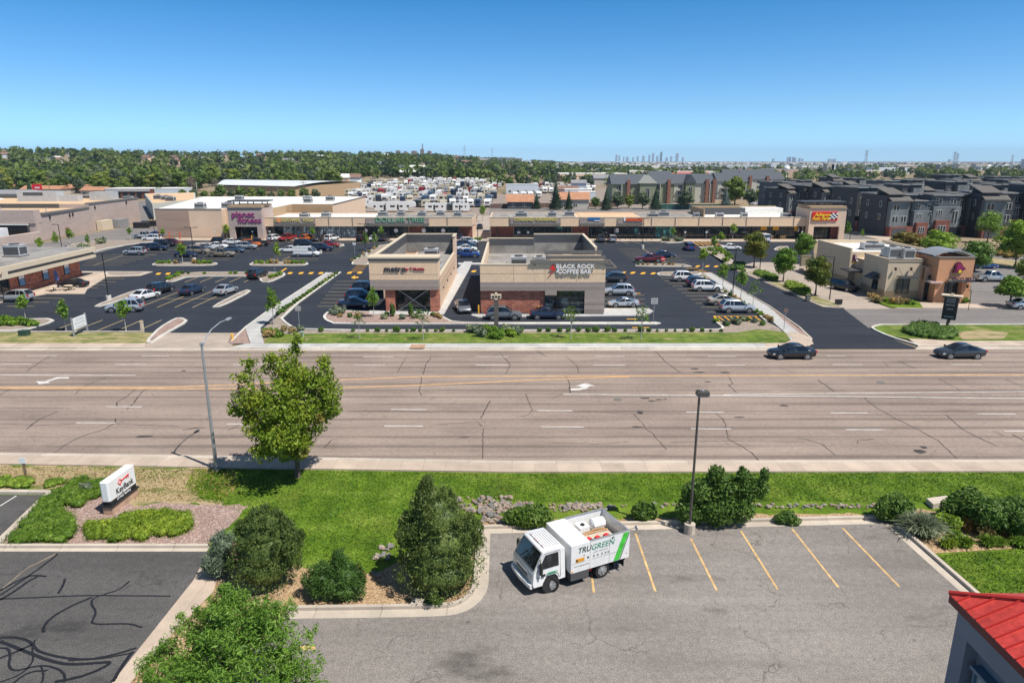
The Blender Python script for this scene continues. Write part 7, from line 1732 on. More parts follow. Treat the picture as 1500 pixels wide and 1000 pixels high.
text('lettering', '24 Hour Banking', .20, (.25, .0, .71), SR, M['signw'], ks, .004, .004, .95)
q = MB()
for a, b_ in (((-.42, 1.62), (-.25, 1.80)), ((-.25, 1.80), (-.08, 1.62)), ((-.08, 1.62), (-.25, 1.44)), ((-.25, 1.44), (-.42, 1.62)), ((-.08, 1.64), (.62, 1.72)), ((.55, 1.70), (.55, 1.54)), ((.40, 1.68), (.40, 1.56))): q.cyl((.285, a[0], a[1]), (.285, b_[0], b_[1]), .032, n=5)
bp(q, 'key_logo', redm, ks)
# small post sign lower left
ps = empty('post_sign', (*G2(39, 701.5), .03), 0, 'small blank white sign on a wooden post at the lower left', 'sign')
q = MB(); q.box(-.07, .07, -.05, .05, 0, 1.15); bp(q, 'post', 'woodpost', ps); q = MB(); q.box(-.2, .2, -.08, -.055, 1.1, 1.5); bp(q, 'sign_face', 'signw', ps); q = MB(); q.box(-.22, .22, -.16, .16, 0, .12); bp(q, 'base', 'black', ps)
# leasing sign on the left verge
a = Vector(G(109, 494)); b_ = Vector(G(128.5, 485.5)); mid = (a+b_)/2; L = (b_-a).length; ang = math.atan2(b_.y-a.y, b_.x-a.x)
rs = empty('leasing_sign', (mid.x, mid.y, .08), ang, 'white two-post leasing sign with faint lettering on the left verge', 'sign')
for s in (-1, 1): q = MB(); q.box(s*L/2-.08, s*L/2+.08, -.07, .07, 0, 2.25); bp(q, 'post', 'steel', rs)
q = MB(); q.box(-L/2+.08, L/2-.08, -.04, .04, .75, 2.1); bp(q, 'sign_face', 'signw', rs)
lg = mat('faint_grey_letter', (.50, .54, .58), .5, 0)
for i, t_ in enumerate(('FOR LEASE', 'RETAIL SPACE', 'AVAILABLE')): text('lettering', t_, .34, (0, -.05, 1.8-i*.4), FRONT, lg, rs, .004, 0, .95)
# cafe monument post
cm = empty('monument_post', (*G2(727, 486), .1), 0, 'slim grey monument post with a tan box sign on top before the cafe', 'monument sign')
q = MB(); q.cyl((0, 0, 0), (0, 0, .5), .10, .10, 8); q.box(-.26, .26, -.16, .16, .45, 3.9); q.box(-.24, -.18, -.2, .2, .45, 3.9); bp(q, 'column', mat('weathered_grey_post', (.115, .10, .09), .8, .3, 2, 8), cm)
q = MB(); q.box(-.62, .62, -.2, .2, 4.0, 4.5, 0); q.box(-.14, .14, -.22, .22, 3.85, 4.68, 0)
for x_ in (-.34, .02, .36): q.box(x_-.12, x_+.12, -.235, -.2 if x_ != .02 else -.22, 4.12, 4.36, 1)
bp(q, 'sign_box', ['cream', 'black'], cm)
# black tenant sign by the east frontage road
ts = empty('tenant_sign', (*G2(1387, 481), .08), R(-38), 'tall black tenant sign with tan cap above the dark juniper', 'monument sign')
q = MB(); q.cyl((-.1, 0, 0), (.1, 0, 1.3), .12, .22, 8); bp(q, 'pole', mat('rusty_post', (.16, .09, .07), .7, .1), ts)
q = MB(); q.box(-.75, .75, -.3, .3, 1.1, 3.95, 0); q.box(.70, .755, -.28, .28, 1.15, 3.9, 1); bp(q, 'sign_box', ['black', 'darkgrey'], ts)
q = MB(); q.box(-1.1, 1.1, -.6, .6, 3.95, 4.1); q.box(-.15, .15, -.15, .15, 4.1, 4.3); bp(q, 'cap', 'cream', ts)
for i, (t_, z_) in enumerate((('TOWER', 3.6), ('STUDIO', 3.3), ('DENTAL', 2.9), ('NAILS', 2.4), ('LEASING', 1.45))): text('lettering', t_, .26, (0, -.31, z_), FRONT, lg, ts, .004, .004, 1.0)
# traffic signs
def disc_sign(px, py, h, r, label, m, kind='disc', face=FRONT):
    o = empty('road_sign', (*G2(px, py), .1), 0, label, 'road sign'); q = MB(); q.cyl((0, 0, 0), (0, 0, h+r*.8), .035, n=6); bp(q, 'post', 'steel', o)
    q = MB()
    if kind == 'disc': q.cyl((0, -.04, h), (0, -.07, h), r, n=20, m=0); q.box(-r*.7, r*.7, -.085, -.071, h-r*.16, h+r*.16, 1)
    elif kind == 'oct': q.cyl((0, -.04, h), (0, -.07, h), r, n=8, m=0)
    else: q.box(-r, r, -.07, -.04, h-r*.9, h+r*.9, 0); q.box(-r*.7, r*.7, -.078, -.071, h-r*.5, h-r*.3, 1); q.box(-r*.7, r*.7, -.078, -.071, h+r*.2, h+r*.4, 1)
    bp(q, 'sign_face', m, o); return o
rdm = mat('sign_face_red', (.62, .02, .03), .4, 0)
disc_sign(970, 400, 2.5, .42, 'round red no-entry sign on the narrow island', [rdm, M['signw']])
disc_sign(957, 471, 2.6, .42, 'grey-white rectangular sign at the cafe patio tip', [mat('faded_sign', (.48, .48, .47), .5, .05), M['darkgrey']], 'rect')
disc_sign(439, 482, 2.5, .34, 'grey-backed sign at the bend of the west kerb', [mat('sign_back', (.40, .37, .34), .5, .05), M['steel']], 'rect')
disc_sign(1148, 484, 2.4, .3, 'brown-backed octagonal sign by the east footpath', [mat('sign_back_brown', (.20, .13, .11), .5, .05)], 'oct')
disc_sign(520, 377, 2.8, .3, 'white pedestrian sign beside the planted wedge', [M['signw'], M['darkgrey']], 'rect')
disc_sign(403, 399, 2.2, .2, 'small sign on a thin post on the hooked island', [mat('sign_back', (.4, .37, .34)), M['steel']], 'rect')
disc_sign(929, 452, 2.0, .22, 'small accessible-parking sign on the cafe patio', [mat('faded_sign', (.48, .48, .47)), M['darkgrey']], 'rect')
disc_sign(1400, 367, 3.0, .3, 'dark square sign on the street by the town houses', [M['black'], M['black']], 'rect')
for i, (px, py) in enumerate(((316,351),(396,351),(371,351),(1003,352),(1034,352),(1174,352))):
    o = disc_sign(px, py, 2.0, .22, 'small white parking sign at the mall walk', [M['signw'], M['darkgrey']], 'rect'); o['group'] = 'parking signs at the mall walk'
# bollards: prototype + copies
def bollard(mn, h=1.1, r=.1): q = MB(); q.cyl((0, 0, 0), (0, 0, h), r, n=10); q.ball((0, 0, h), (r, r, r*.5), 10, 4); return q.build('bollard', M[mn] if isinstance(mn, str) else mn)
by = bollard('orange_y'); br = bollard(mat('bollard_red', (.55, .09, .05), .5, .05), 1.9, .14); bb_ = bollard('black', .9, .07); used2 = set()
for o_, px, py, lb, g_, z_ in [(by,701,460,'yellow bollard at the west corner of the cafe',None,.1),(by,789,461.5,'yellow bollard at the cafe pick-up window',None,.1),(by,369,352,'yellow bollard before the fitness tower',None,.1),(by,396,352,'yellow bollard before the yoga studio',None,.1),(by,322,351,'yellow bollard beside the fitness hall recess',None,.1)]+\
   [(br,x,351,'red-orange bollard along the fitness hall wall','red bollards at the fitness hall',.1) for x in (235,249,264)]+[(by,208+i*3.6,330-i*.9,'yellow bollard in the line along the service lane','yellow bollards of the service lane',0) for i in range(8)]+\
   [(bb_,908+i*7.8,352,'small black bollard on the walk before the shop windows','black bollards at the right mall',.13) for i in range(7)]:
    o = o_ if id(o_) not in used2 else dup(o_); used2.add(id(o_)); tag(o, lb, 'bollard', g_); g = G2(px, py); o.location = (g[0], g[1], z_)
# hydrant
hy = empty('fire_hydrant', (*G2(340.5, 498.5), .06), 0, 'orange-yellow fire hydrant in the red gravel triangle by the driveway', 'fire hydrant')
q = MB(); q.cyl((0, 0, 0), (0, 0, .62), .13, .12, 10); q.ball((0, 0, .64), (.14, .14, .14), 10, 6); q.cyl((0, 0, .76), (0, 0, .84), .04, n=6); q.cyl((0, 0, .0), (0, 0, .06), .2, n=10); bp(q, 'barrel', 'orange_y', hy)
q = MB(); q.cyl((-.24, 0, .42), (.24, 0, .42), .07, n=8); q.cyl((0, -.22, .4), (0, 0, .4), .085, n=8); bp(q, 'outlet', 'yellow', hy)
def ubox(px, py, sx, sy, sz, m, lb, nm='utility_box'):
    q = MB(); q.box(-sx/2, sx/2, -sy/2, sy/2, 0, sz); q.box(-sx/2-.04, sx/2+.04, -sy/2-.04, sy/2+.04, sz, sz+.05); q.box(-sx/2+.1, sx/2-.1, -sy/2-.012, -sy/2, .1, sz-.1)
    o = q.build(nm, M[m] if isinstance(m, str) else m); g = G2(px, py); o.location = (g[0], g[1], .08); return tag(o, lb, 'utility box')
ubox(36.5, 492, .95, .8, .55, mat('utility_green', (.03, .07, .045), .6, .1), 'dark green transformer box on the left verge')
ubox(443, 496, .35, .35, .75, mat('pale_green_box', (.38, .45, .36), .6, .1), 'pale green utility pedestal on the verge near the west footpath')
ubox(209, 485, .3, .25, 1.1, 'cream', 'cream meter pedestal beside the left driveway')
ubox(1001, 392, .5, .5, .5, 'curbw', 'small concrete box on the narrow island by the crosswalk')
ubox(1183, 441, .6, .5, .8, 'midgrey', 'grey utility box in the tree row beside the drive')
ubox(1228, 446, .9, .4, .6, 'black', 'small dark order sign at the restaurant lane entrance', 'lane_sign')
mbd = empty('menu_board', (*G2(1178, 397), .1), R(20), 'tan menu board with arched top between the round trees', 'menu board')
q = MB(); q.box(-1.1, 1.1, -.2, .2, .9, 2.7, 0); q.box(-1.2, 1.2, -.25, .25, 2.7, 2.85, 0); bp(q, 'board', mat('olive_tan_board', (.25, .21, .14), .7, .1), mbd); q = MB(); q.box(-1.0, 1.0, -.3, .3, 0, .5); bp(q, 'base', 'beige2', mbd)
# picnic tables
def picnic():
    r = empty('picnic_table'); q = MB(); q.cyl((0, 0, .72), (0, 0, .77), .62, n=14); bp(q, 'tabletop', 'cream', r); q = MB(); q.cyl((0, 0, 0), (0, 0, .72), .06, n=8)
    q.box(-.9, .9, -.03, .03, .12, .18); q.box(-.03, .03, -.9, .9, .19, .25); bp(q, 'frame', 'black', r)
    for i in range(4): a_ = i*math.pi/2; q = MB(); q.cyl((.92*math.cos(a_), .92*math.sin(a_), .42), (.92*math.cos(a_), .92*math.sin(a_), .46), .24, n=10, m=0); q.cyl((.92*math.cos(a_), .92*math.sin(a_), .1), (.92*math.cos(a_), .92*math.sin(a_), .42), .03, n=5, m=1); bp(q, 'seat', ['cream', 'black'], r)
    return r
p1 = picnic(); tag(put(p1, 79, 427, .3, 1, .12), 'round picnic table with stools, left of two beside the black sedan', 'picnic table'); p2 = dup(p1); tag(put(p2, 101, 426, .1, 1, .12), 'round picnic table with stools, right of two beside the black sedan', 'picnic table')
fb = empty('feather_banner', (*G2(84.5, 417), .1), 0, 'blue and white upright banner against the brick shop wall', 'banner')
q = MB(); q.prism([(-.3, 0), (.3, .1), (.34, 1.2), (.1, 1.9), (-.3, 1.6)], 0, .03, 0); o = bp(q, 'flag', [mat('banner_blue', (.10, .18, .45), .6, .4, 2)], fb); o.rotation_euler = FRONT; o.location = (0, 0, .5)
q = MB(); q.cyl((-.3, 0, 0), (-.3, 0, 2.3), .02, n=5); bp(q, 'post', 'steel', fb)
for i in range(2):
    g = G2(208+i*12, 334-i*2.5); ru = empty('dumpster', (g[0], g[1], 0), R(12), ('left' if i == 0 else 'right')+' one of two black dumpsters beside the service lane', 'dumpster')
    q = MB(); q.loft([[(x, -.7, .2), (x, .8, .2), (x, .95, 1.5), (x, -.85, 1.7)] for x in (-2.2, 2.2)]); bp(q, 'bin', 'black', ru); q = MB(); q.box(-2.2, 2.2, -.85, .95, 1.7, 1.78); bp(q, 'lid', 'darkgrey', ru)
# fences
def fence(nm, pxs, h, m, label, post=3.0, thick=.06, z=0):
    pts = [G2(*p) for p in pxs]; r = empty(nm, (pts[0][0], pts[0][1], z), 0, label, 'fence'); q = MB()
    for a_, b2 in zip(pts[:-1], pts[1:]):
        d = Vector((b2[0]-a_[0], b2[1]-a_[1], 0)); c_ = ((a_[0]+b2[0])/2-pts[0][0], (a_[1]+b2[1])/2-pts[0][1], h/2)
        q.rbox(c_, (d.length, thick, h), math.atan2(d.y, d.x))
    bp(q, 'panel', m, r); q = MB()
    a_, b2 = pts[0], pts[1]; n = max(1, int(math.dist(a_, b2)/post))
    for i in range(min(n, 12)+1):
        t = i/min(n, 12) if n else 0; q = MB(); x_ = a_[0]+(b2[0]-a_[0])*t-pts[0][0]; y_ = a_[1]+(b2[1]-a_[1])*t-pts[0][1]; q.box(x_-.06, x_+.06, y_-.1, y_+.1, 0, h+.15); bp(q, 'post', 'steel', r)
    return r
fence('green_fence', [(966, 306.5), (1054, 307)], 2.2, mat('green_screen_mesh', (.03, .11, .09), .7, .15, 1), 'dark green screened fence behind the right strip mall')
fence('wood_fence', [(30, 286), (100, 283)], 2.0, mat('orange_wood_fence', (.45, .24, .09), .8, .2, 1), 'orange wooden fence beyond the warehouse roof')
fence('dark_fence', [(718, 305.5), (905, 303)], 2.0, mat('brown_fence', (.14, .09, .07), .8, .2, 1), 'brown fence between the right mall and the storage yard')
# utility poles and masts
def upole(px, py, h, label, arms=1, m='woodpost', r=.16):
    g = G2(px, py); z0 = hf(*g)-.1; o = empty('utility_pole', (g[0], g[1], z0), 0, label, 'utility pole'); q = MB(); q.cyl((0, 0, 0), (0, 0, h), r, r*.7, 7); bp(q, 'pole', m, o)
    for i in range(arms): q = MB(); q.box(-1.6, 1.6, -.08, .08, h-.9-i*1.2, h-.7-i*1.2); bp(q, 'crossarm', m, o)
    return o
upole(446, 294, 11, 'wooden utility pole beyond the white dome-roofed building', 2); upole(408, 297, 9, 'thin utility pole left of the dome-roofed building corner', 0, 'steel', .1)
upole(75, 292, 12, 'wooden utility pole among the houses beyond the warehouse', 1); upole(1451, 290, 16, 'tall leaning utility pole above the right town houses', 1)
upole(547, 272, 12, 'utility pole in the trees left of the storage yard', 1); upole(290, 292, 9, 'white thin light pole right of the bare trees', 0, 'signw', .12)
def pylon(px, ybase, ytop, D, label, arms=3):
    x_ = (px-750)/1000*D*1.0; z0 = hf(x_, D)-2; zt = CAMH+(235-ytop)/1000*D*1.07; o = empty('transmission_tower', (x_, D, z0), 0, label, 'transmission tower'); H = zt-z0
    q = MB()
    for sx in (-1, 1):
        for sy in (-1, 1): q.cyl((sx*H*.08, sy*H*.08, 0), (sx*.4, sy*.4, H), .25, .15, 4)
    for i in range(6): z_ = H*i/6; w_ = H*.08*(1-i/6)+.4*(i/6); w2 = H*.08*(1-(i+1)/6)+.4; q.cyl((-w_, -w_, z_), (w2, -w2, z_+H/6), .12, n=4); q.cyl((w_, -w_, z_), (-w2, -w2, z_+H/6), .12, n=4)
    bp(q, 'lattice', 'steel', o)
    for i in range(arms): z_ = H*(.95-i*.12); q = MB(); q.box(-H*.11, H*.11, -.2, .2, z_, z_+.35); bp(q, 'crossarm', 'steel', o)
pylon(683, 240, 216, 1500, 'lattice transmission tower on the skyline left of centre'); pylon(722, 240, 219, 1700, 'second lattice transmission tower right of the first'); pylon(1251, 245, 222, 900, 'lattice mast above the dark town houses', 2); pylon(1376, 248, 224, 900, 'twin lattice mast right of the single one', 2); pylon(1380, 248, 226, 920, 'slightly shorter lattice mast beside the twin', 2); pylon(1458, 246, 228, 1100, 'thin mast near the big white hospital block', 1); pylon(657, 240, 222, 1900, 'faint lattice tower right of the hilltop block', 2)
# the red pole sign beyond the warehouse
g = G2(58, 293); o = empty('pole_sign', (g[0], g[1], hf(*g)), 0, 'red road-side sign beyond the warehouse roof', 'sign'); q = MB(); q.cyl((0, 0, 0), (0, 0, 6), .25, n=7); bp(q, 'post', 'steel', o)
q = MB(); q.box(-2.6, 2.2, -.3, .3, 5.2, 8.2, 0); q.box(-1.2, 1.4, -.34, -.3, 6.0, 6.6, 1); bp(q, 'sign_box', [rdm, M['signw']], o)
# ================================================================ BACKGROUND: town houses, apartments, storage yard, suburb, skyline
def zat(x, y): return hf(x, y)-.1
winf = mat('white_window_frame', (.55, .55, .53), .6, .02)
def win(par, x0, x1, z0, z1, y, mull=1):
    q = MB(); q.box(x0, x1, y-.05, y, z0, z1, 1); n = mull+1; w = (x1-x0)/n
    for i in range(n): q.box(x0+w*i+.08, x0+w*(i+1)-.08, y-.07, y-.05, z0+.1, z1-.1, 0)
    return bp(q, 'window', ['glass', winf], par)
th1 = slatmat('grey_blue_siding', (.17, .19, .195), .45, 0, .55); th2 = slatmat('charcoal_siding', (.052, .055, .062), .3, 2, .7); th3 = slatmat('slate_siding', (.10, .11, .12), .3, 2, .7); thr = mat('dark_shingle_roof', (.12, .11, .10), .9, .15, 1, 8)
def townhouse(v):
    r = empty('town_house'); W_ = 7.4; D_ = 11
    q = MB(); q.box(-W_/2, W_/2, 0, D_, 0, 10.2 if v != 1 else 11.4, 0); bp(q, 'wall', [th2 if v != 2 else th3], r)
    q = MB()
    if v == 0:
        q.prism([(-3.4, -1.6), (1.2, -1.6), (1.2, 0), (-3.4, 0)], 2.6, 8.8, 0); q.box(-3.2, 3.0, -1.9, -.01, 0, 2.6, 1)
    elif v == 1:
        q.box(-.6, 3.4, -1.8, 0, 2.8, 10.4, 0); q.box(-3.6, 3.4, -1.3, -.01, 0, 2.8, 1)
    else:
        q.box(-3.5, 3.4, -1.2, 0, 2.5, 7.6, 0); q.box(-3.0, .5, -2.2, -1.2, 0, 4.2, 1); q.box(-3.0, .5, -1.2, -.01, 0, 2.4, 1)
    bp(q, 'bay', [th1, M['brickd']], r)
    q = MB(); h = 10.2 if v != 1 else 11.4
    xa, xb = ((-4.1, .3), (-.8, 3.9), (-3.9, -.5))[v]; sl = (1.4, .25, .1)[v]
    q.add([(xa, -1.0, h+.1), (xb, -1.0, h+.1), (xb, 4.6, h+.1+sl), (xa, 4.6, h+.1+sl), (xa, -1.0, h+.3), (xb, -1.0, h+.3), (xb, 4.6, h+.3+sl), (xa, 4.6, h+.3+sl)], [(0,3,2,1),(4,5,6,7),(0,1,5,4),(1,2,6,5),(2,3,7,6),(3,0,4,7)], 0 if v == 0 else 1)
    if v: q.box(xa+.3, xb-.3, -.6, 4.4, h+.28+sl*.1, h+.34+sl, 0)
    q.box(-4.0, 4.0, 5.25, D_+.3, h+.02, h+.3, 1); q.box(-3.6, 3.6, 5.6, D_-.1, h+.3, h+.34, 0)
    q.box(*((.35, 4.0), (-4.0, -.85), (-.45, 4.0))[v], -.4, 5.2, h+.02-(v == 2)*0, h+.26, 1); q.box(*((.7, 3.7), (-3.7, -1.1), (-.1, 3.7))[v], 0, 5.0, h+.26, h+.3, 0)
    if v == 0: q.add([(-3.9, -2.3, 8.7), (1.7, -2.3, 8.7), (1.7, 0, 9.8), (-3.9, 0, 9.8), (-3.9, -2.3, 8.95), (1.7, -2.3, 8.95), (1.7, 0, 10.05), (-3.9, 0, 10.05)], [(0,3,2,1),(4,5,6,7),(0,1,5,4),(1,2,6,5),(3,0,4,7)])
    bp(q, 'roof', [thr, mat('pale_roof_edge', (.30, .31, .31), .6, .05)], r)
    q = MB(); q.box(xa+.3, xb-.3, 4.0, 4.5, h-.02, h+.08+sl); bp(q, 'clerestory', th3, r)
    for s in (-1, 1):
        for y_, z_ in ((2.0, 4.0), (2.0, 7.2), (7.5, 4.0), (7.5, 7.2)):
            q = MB(); q.box(min(s*W_/2, s*(W_/2+.05)), max(s*W_/2, s*(W_/2+.05)), y_, y_+1.0, z_, z_+1.5, 1); q.box(min(s*W_/2, s*(W_/2+.07)), max(s*W_/2, s*(W_/2+.07)), y_+.12, y_+.88, z_+.12, z_+1.38, 0); bp(q, 'window', ['glass', winf], r)
    if v == 0:
        win(r, -2.9, -1.3, 3.6, 5.2, -1.6); win(r, -.6, .8, 3.6, 5.2, -1.6); win(r, -2.9, -1.3, 6.5, 8.1, -1.6); win(r, 1.8, 3.2, 6.6, 8.2, 0); win(r, 1.8, 3.2, 3.6, 5.4, 0)
        q = MB(); q.box(-2.6, .8, -1.96, -1.9, .1, 2.2); bp(q, 'garage_door', 'darkgrey', r)
    elif v == 1:
        win(r, .0, 1.1, 3.6, 5.4, -1.8); win(r, 1.8, 2.9, 3.6, 5.4, -1.8); win(r, .0, 1.1, 6.8, 8.6, -1.8); win(r, 1.8, 2.9, 6.8, 8.6, -1.8); win(r, -2.8, -1.4, 4, 5.6, 0); win(r, -2.8, -1.4, 7.4, 9.0, 0)
        q = MB(); q.box(-3.0, -1.9, -1.36, -1.3, 0, 2.2); bp(q, 'door', 'black', r)
    else:
        win(r, -2.8, -1.2, 5.2, 6.8, -1.2, 2); win(r, 1.2, 2.7, 3.4, 6.6, -1.2); win(r, -2.4, -.4, 1.2, 3.0, -2.2, 2); win(r, -2.6, -1.0, 8.2, 9.6, 0); win(r, 1.0, 2.6, 8.2, 9.6, 0)
        q = MB(); q.box(1.0, 1.7, -1.5, -1.2, 6.9, 7.1); bp(q, 'awning', 'black', r)
    return r
TH = [townhouse(0), townhouse(1), townhouse(2)]; tf = [1, 1, 1]
rows = []
def thrw(p0, p1, n, rz, s=1.0, seq=(0, 1, 2, 1)):
    a_ = Vector(G2(*p0)); b2 = Vector(G2(*p1))
    for i in range(n): t = i/max(1, n-1); p = a_+(b2-a_)*t; rows.append((p.x, p.y, rz, seq[i % len(seq)], s))
thrw((1285, 346), (1500, 355), 0, 0)
G_ = lambda px, py: G2(px, py)
for (px, py, rz, v, s) in ((1268,338,8,1,1.0),(1313,346,5,0,1.0),(1347,346,5,2,1.0),(1378,346,-2,2,.98),(1412,344,-3,1,1.05),(1452,348,-8,0,1.05),(1492,344,-8,2,1.1),(1530,348,-8,1,1.1),
     (1160,319,20,0,1.0),(1186,320,18,1,1.0),(1212,322,15,0,1.0),(1240,324,12,2,1.0),(1150,306,25,2,1.0),(1172,307,20,1,1.0),(1330,318,6,1,1.0),(1362,318,4,0,1.0),(1394,316,2,1,1.0),(1428,316,0,2,1.0),(1462,318,-4,1,1.0),(1497,318,-4,0,1.0),(1282,312,8,1,1.0),(1252,308,10,0,1.0),(1225,304,12,1,1.0),(1200,301,14,2,1.0),
     (1178,297,16,1,1.0),(1300,302,6,2,1.0),(1335,302,6,1,1.0),(1370,301,3,0,1.0),(1405,301,0,1,1.0),(1440,301,0,2,1.0),(1475,301,0,1,1.0),(1510,301,0,0,1.0),(1225,291,10,0,1.0),(1255,290,8,1,1.0),(1350,291,5,2,1.0),(1390,291,5,1,1.0),(1425,291,3,0,1.0),(1460,291,3,1,1.0),(1495,290,3,2,1.0)):
    g = G2(px, py); rows.append((g[0], g[1], R(rz), v, s*rnd.choice([.92, 1.0, 1.08])))
for x_, y_, rz, v, s in rows:
    o = TH[v] if tf[v] else dup(TH[v]); tf[v] = 0; o.location = (x_, y_, -.05); o.rotation_euler = (0, 0, rz); o.scale = (s, s, s)
    tag(o, ['charcoal three-storey town house with sloped bay roof', 'charcoal three-storey town house with tall narrow window bay', 'slate three-storey town house with brick porch block'][v], 'town house', 'dark town houses on the right')
# apartments with grey roofs
sg = mat('sage_siding', (.23, .25, .16), .8, .08, .5); asr = mat('grey_shingle', (.085, .095, .11), .9, .12, .8, 6); cr_ = mat('pale_siding', (.50, .49, .42), .8, .05)
def gable(q, x0, x1, y0, y1, z0, zr, m=0, axis='x', ov=.6):
    if axis == 'x': ym = (y0+y1)/2; q.add([(x0-ov, y0-ov, z0), (x1+ov, y0-ov, z0), (x1+ov, y1+ov, z0), (x0-ov, y1+ov, z0), (x0-ov, ym, zr), (x1+ov, ym, zr)], [(0, 1, 5, 4), (2, 3, 4, 5), (0, 4, 3), (1, 2, 5), (0, 3, 2, 1)], m)
    else: xm = (x0+x1)/2; q.add([(x0-ov, y0-ov, z0), (x1+ov, y0-ov, z0), (x1+ov, y1+ov, z0), (x0-ov, y1+ov, z0), (xm, y0-ov, zr), (xm, y1+ov, zr)], [(0, 1, 4), (1, 2, 5, 4), (2, 3, 5), (3, 0, 4, 5), (0, 3, 2, 1)], m)
def apartment(px0, px1, py, label, wall, chim, gab=None):
    a_ = G2(px0, py); b2 = G2(px1, py); L = b2[0]-a_[0]; D_ = 16; r = empty('apartment_building', (a_[0], a_[1], 0), 0, label, 'apartment building')
    q = MB(); q.box(0, L, 0, D_, 0, 9.2, 0); bp(q, 'wall', wall, r); q = MB(); gable(q, 0, L, 0, D_, 9.2, 13.6); bp(q, 'roof', asr, r)
    n = int(L/5.2)
    for i in range(n):
        x_ = 2+i*L/n
        for z_ in (1.0, 3.9, 6.8): win(r, x_, x_+1.8, z_, z_+1.6, 0)
        q = MB(); q.box(x_+2.2, x_+2.5, -1.2, 0, 0, 9.2, 0)
        for z_ in (2.9, 5.9): q.box(x_-.6, x_+2.2, -1.2, -.01, z_, z_+.18, 0)
        if i % 2 == 0: bp(q, 'balcony', cr_, r)
    for t in chim: q = MB(); q.box(L*t, L*t+1.5, -1.3, .6, 0, 11.2); bp(q, 'chimney', mat('brown_chimney_brick', (.25, .115, .08), .85, .2, 1.5, 8), r)
    if gab:
        for x0_, w_ in gab: q = MB(); q.box(x0_, x0_+w_, -3, -.01, 0, 9.6, 0); q.add([(x0_, -3, 9.6), (x0_+w_, -3, 9.6), (x0_+w_/2, -3, 13.0)], [(0, 1, 2)], 0); bp(q, 'gable_wall', [wall if wall != cr_ else sg], r); q = MB(); gable(q, x0_, x0_+w_, -3, 8, 9.65, 13.4, 0, 'y', .5); bp(q, 'gable_roof', cr_ if wall == sg else asr, r); win(r, x0_+w_/2-.8, x0_+w_/2+.8, 3.0, 7.6, -3.0, 1)
    return r
apartment(896, 946, 299, 'sage green apartment block with pale gable, left in the row', sg, (.42,), ((12.5, 7.5),))
apartment(952, 985, 298, 'apartment block with brick chimney towers, second in the row', sg, (.72,))
apartment(986, 1044, 297, 'grey-roofed apartment block with peaked grey bay, third in the row', cr_, (.78, .96), ((5, 4.5),))
apartment(1050, 1092, 292, 'grey-roofed apartment block behind the large green tree', cr_, (.7,))
apartment(1088, 1146, 286, 'rear apartment block with long grey roof near the town houses', cr_, (.12, .55))
apartment(1060, 1135, 276, 'far apartment block with grey roof and light dormer', cr_, (.5,))
# storage yard vehicles
rvw = mat('rv_white', (.74, .73, .70), .4, .06, .6); rvc = mat('rv_cream', (.62, .56, .42), .45, .06, .6); rvg = mat('rv_grey', (.36, .38, .40), .45, .08, .6)
def rv(v):
    r = empty('travel_trailer' if v != 1 else 'motorhome'); L = (7.6, 7.0, 9.4, 6.2)[v]; m = (rvw, rvc, rvw, rvg)[v]
    q = MB(); pr = [(-L/2, .6), (L/2-.5, .6), (L/2, 1.2), (L/2-.15, 2.6), (L/2-.6, 3.15), (-L/2, 3.15)]
    if v == 2: pr = [(-L/2, .7), (L/2-2.4, .7), (L/2-2.2, 1.7), (L/2, 1.8), (L/2-.1, 3.0), (L/2-.6, 3.5), (-L/2, 3.5)]
    if v == 1: pr = [(-L/2, .6), (L/2-1.2, .6), (L/2, .7), (L/2, 1.3), (L/2-.7, 1.5), (L/2-.9, 2.1), (L/2-.2, 2.2), (L/2-.4, 3.1), (-L/2, 3.1)]
    q.loft([[(x, y, z) for x, z in pr] for y in (-1.22, 1.22)]); bo = bp(q, 'body', m, r); bo.material_slots[0].link = 'OBJECT'; bo.material_slots[0].material = m
    q = MB()
    for s in (1, -1):
        for xa, xb, za, zb2 in ((-L*.36, -L*.2, 1.7, 2.3), (-.4, .6, 1.7, 2.3), (L*.2, L*.28, 1.7, 2.3)): q.box(xa, xb, min(s*1.22, s*1.24), max(s*1.22, s*1.24), za, zb2)
        q.box(-L*.1-.3, -L*.1+.3, min(s*1.22, s*1.235), max(s*1.22, s*1.235), .8, 2.5)
    q.box(-L/2-.02, -L/2, -.6, .6, 1.7, 2.4); q.box(L/2-.2 if v != 1 else L/2-.85, L/2+.0 if v != 1 else L/2-.6, -.8, .8, 1.65, 2.2); bp(q, 'windows', 'cglass', r)
    q = MB()
    for x_ in ((-.6, .3) if v != 1 else (-L*.28, L*.33)):
        q.cyl((x_, -1.2, .36), (x_, 1.2, .36), .36, n=10)
    q.box(L/2-.3, L/2+.9, -.1, .1, .5, .6) if v in (0, 3) else None
    bp(q, 'axle', 'tyre', r)
    q = MB(); q.box(-1.2, -.4, -.4, .4, 3.15 if v != 2 else 3.5, 3.4 if v != 2 else 3.75); bp(q, 'roof_unit', 'hvac', r); q = MB(); q.box(1.0, 1.5, -.25, .25, 3.1 if v != 2 else 3.5, 3.25 if v != 2 else 3.6); bp(q, 'roof_vent', 'hvac', r)
    return r
RV = [rv(0), rv(1), rv(2), rv(3)]; rf_ = [1]*4; rr = random.Random(5); nrv = 0
RL = ['white travel trailer parked in the crowded storage yard', 'cream motorhome parked in the crowded storage yard', 'long white fifth-wheel trailer in the crowded storage yard', 'dark or coloured camper trailer in the crowded storage yard']
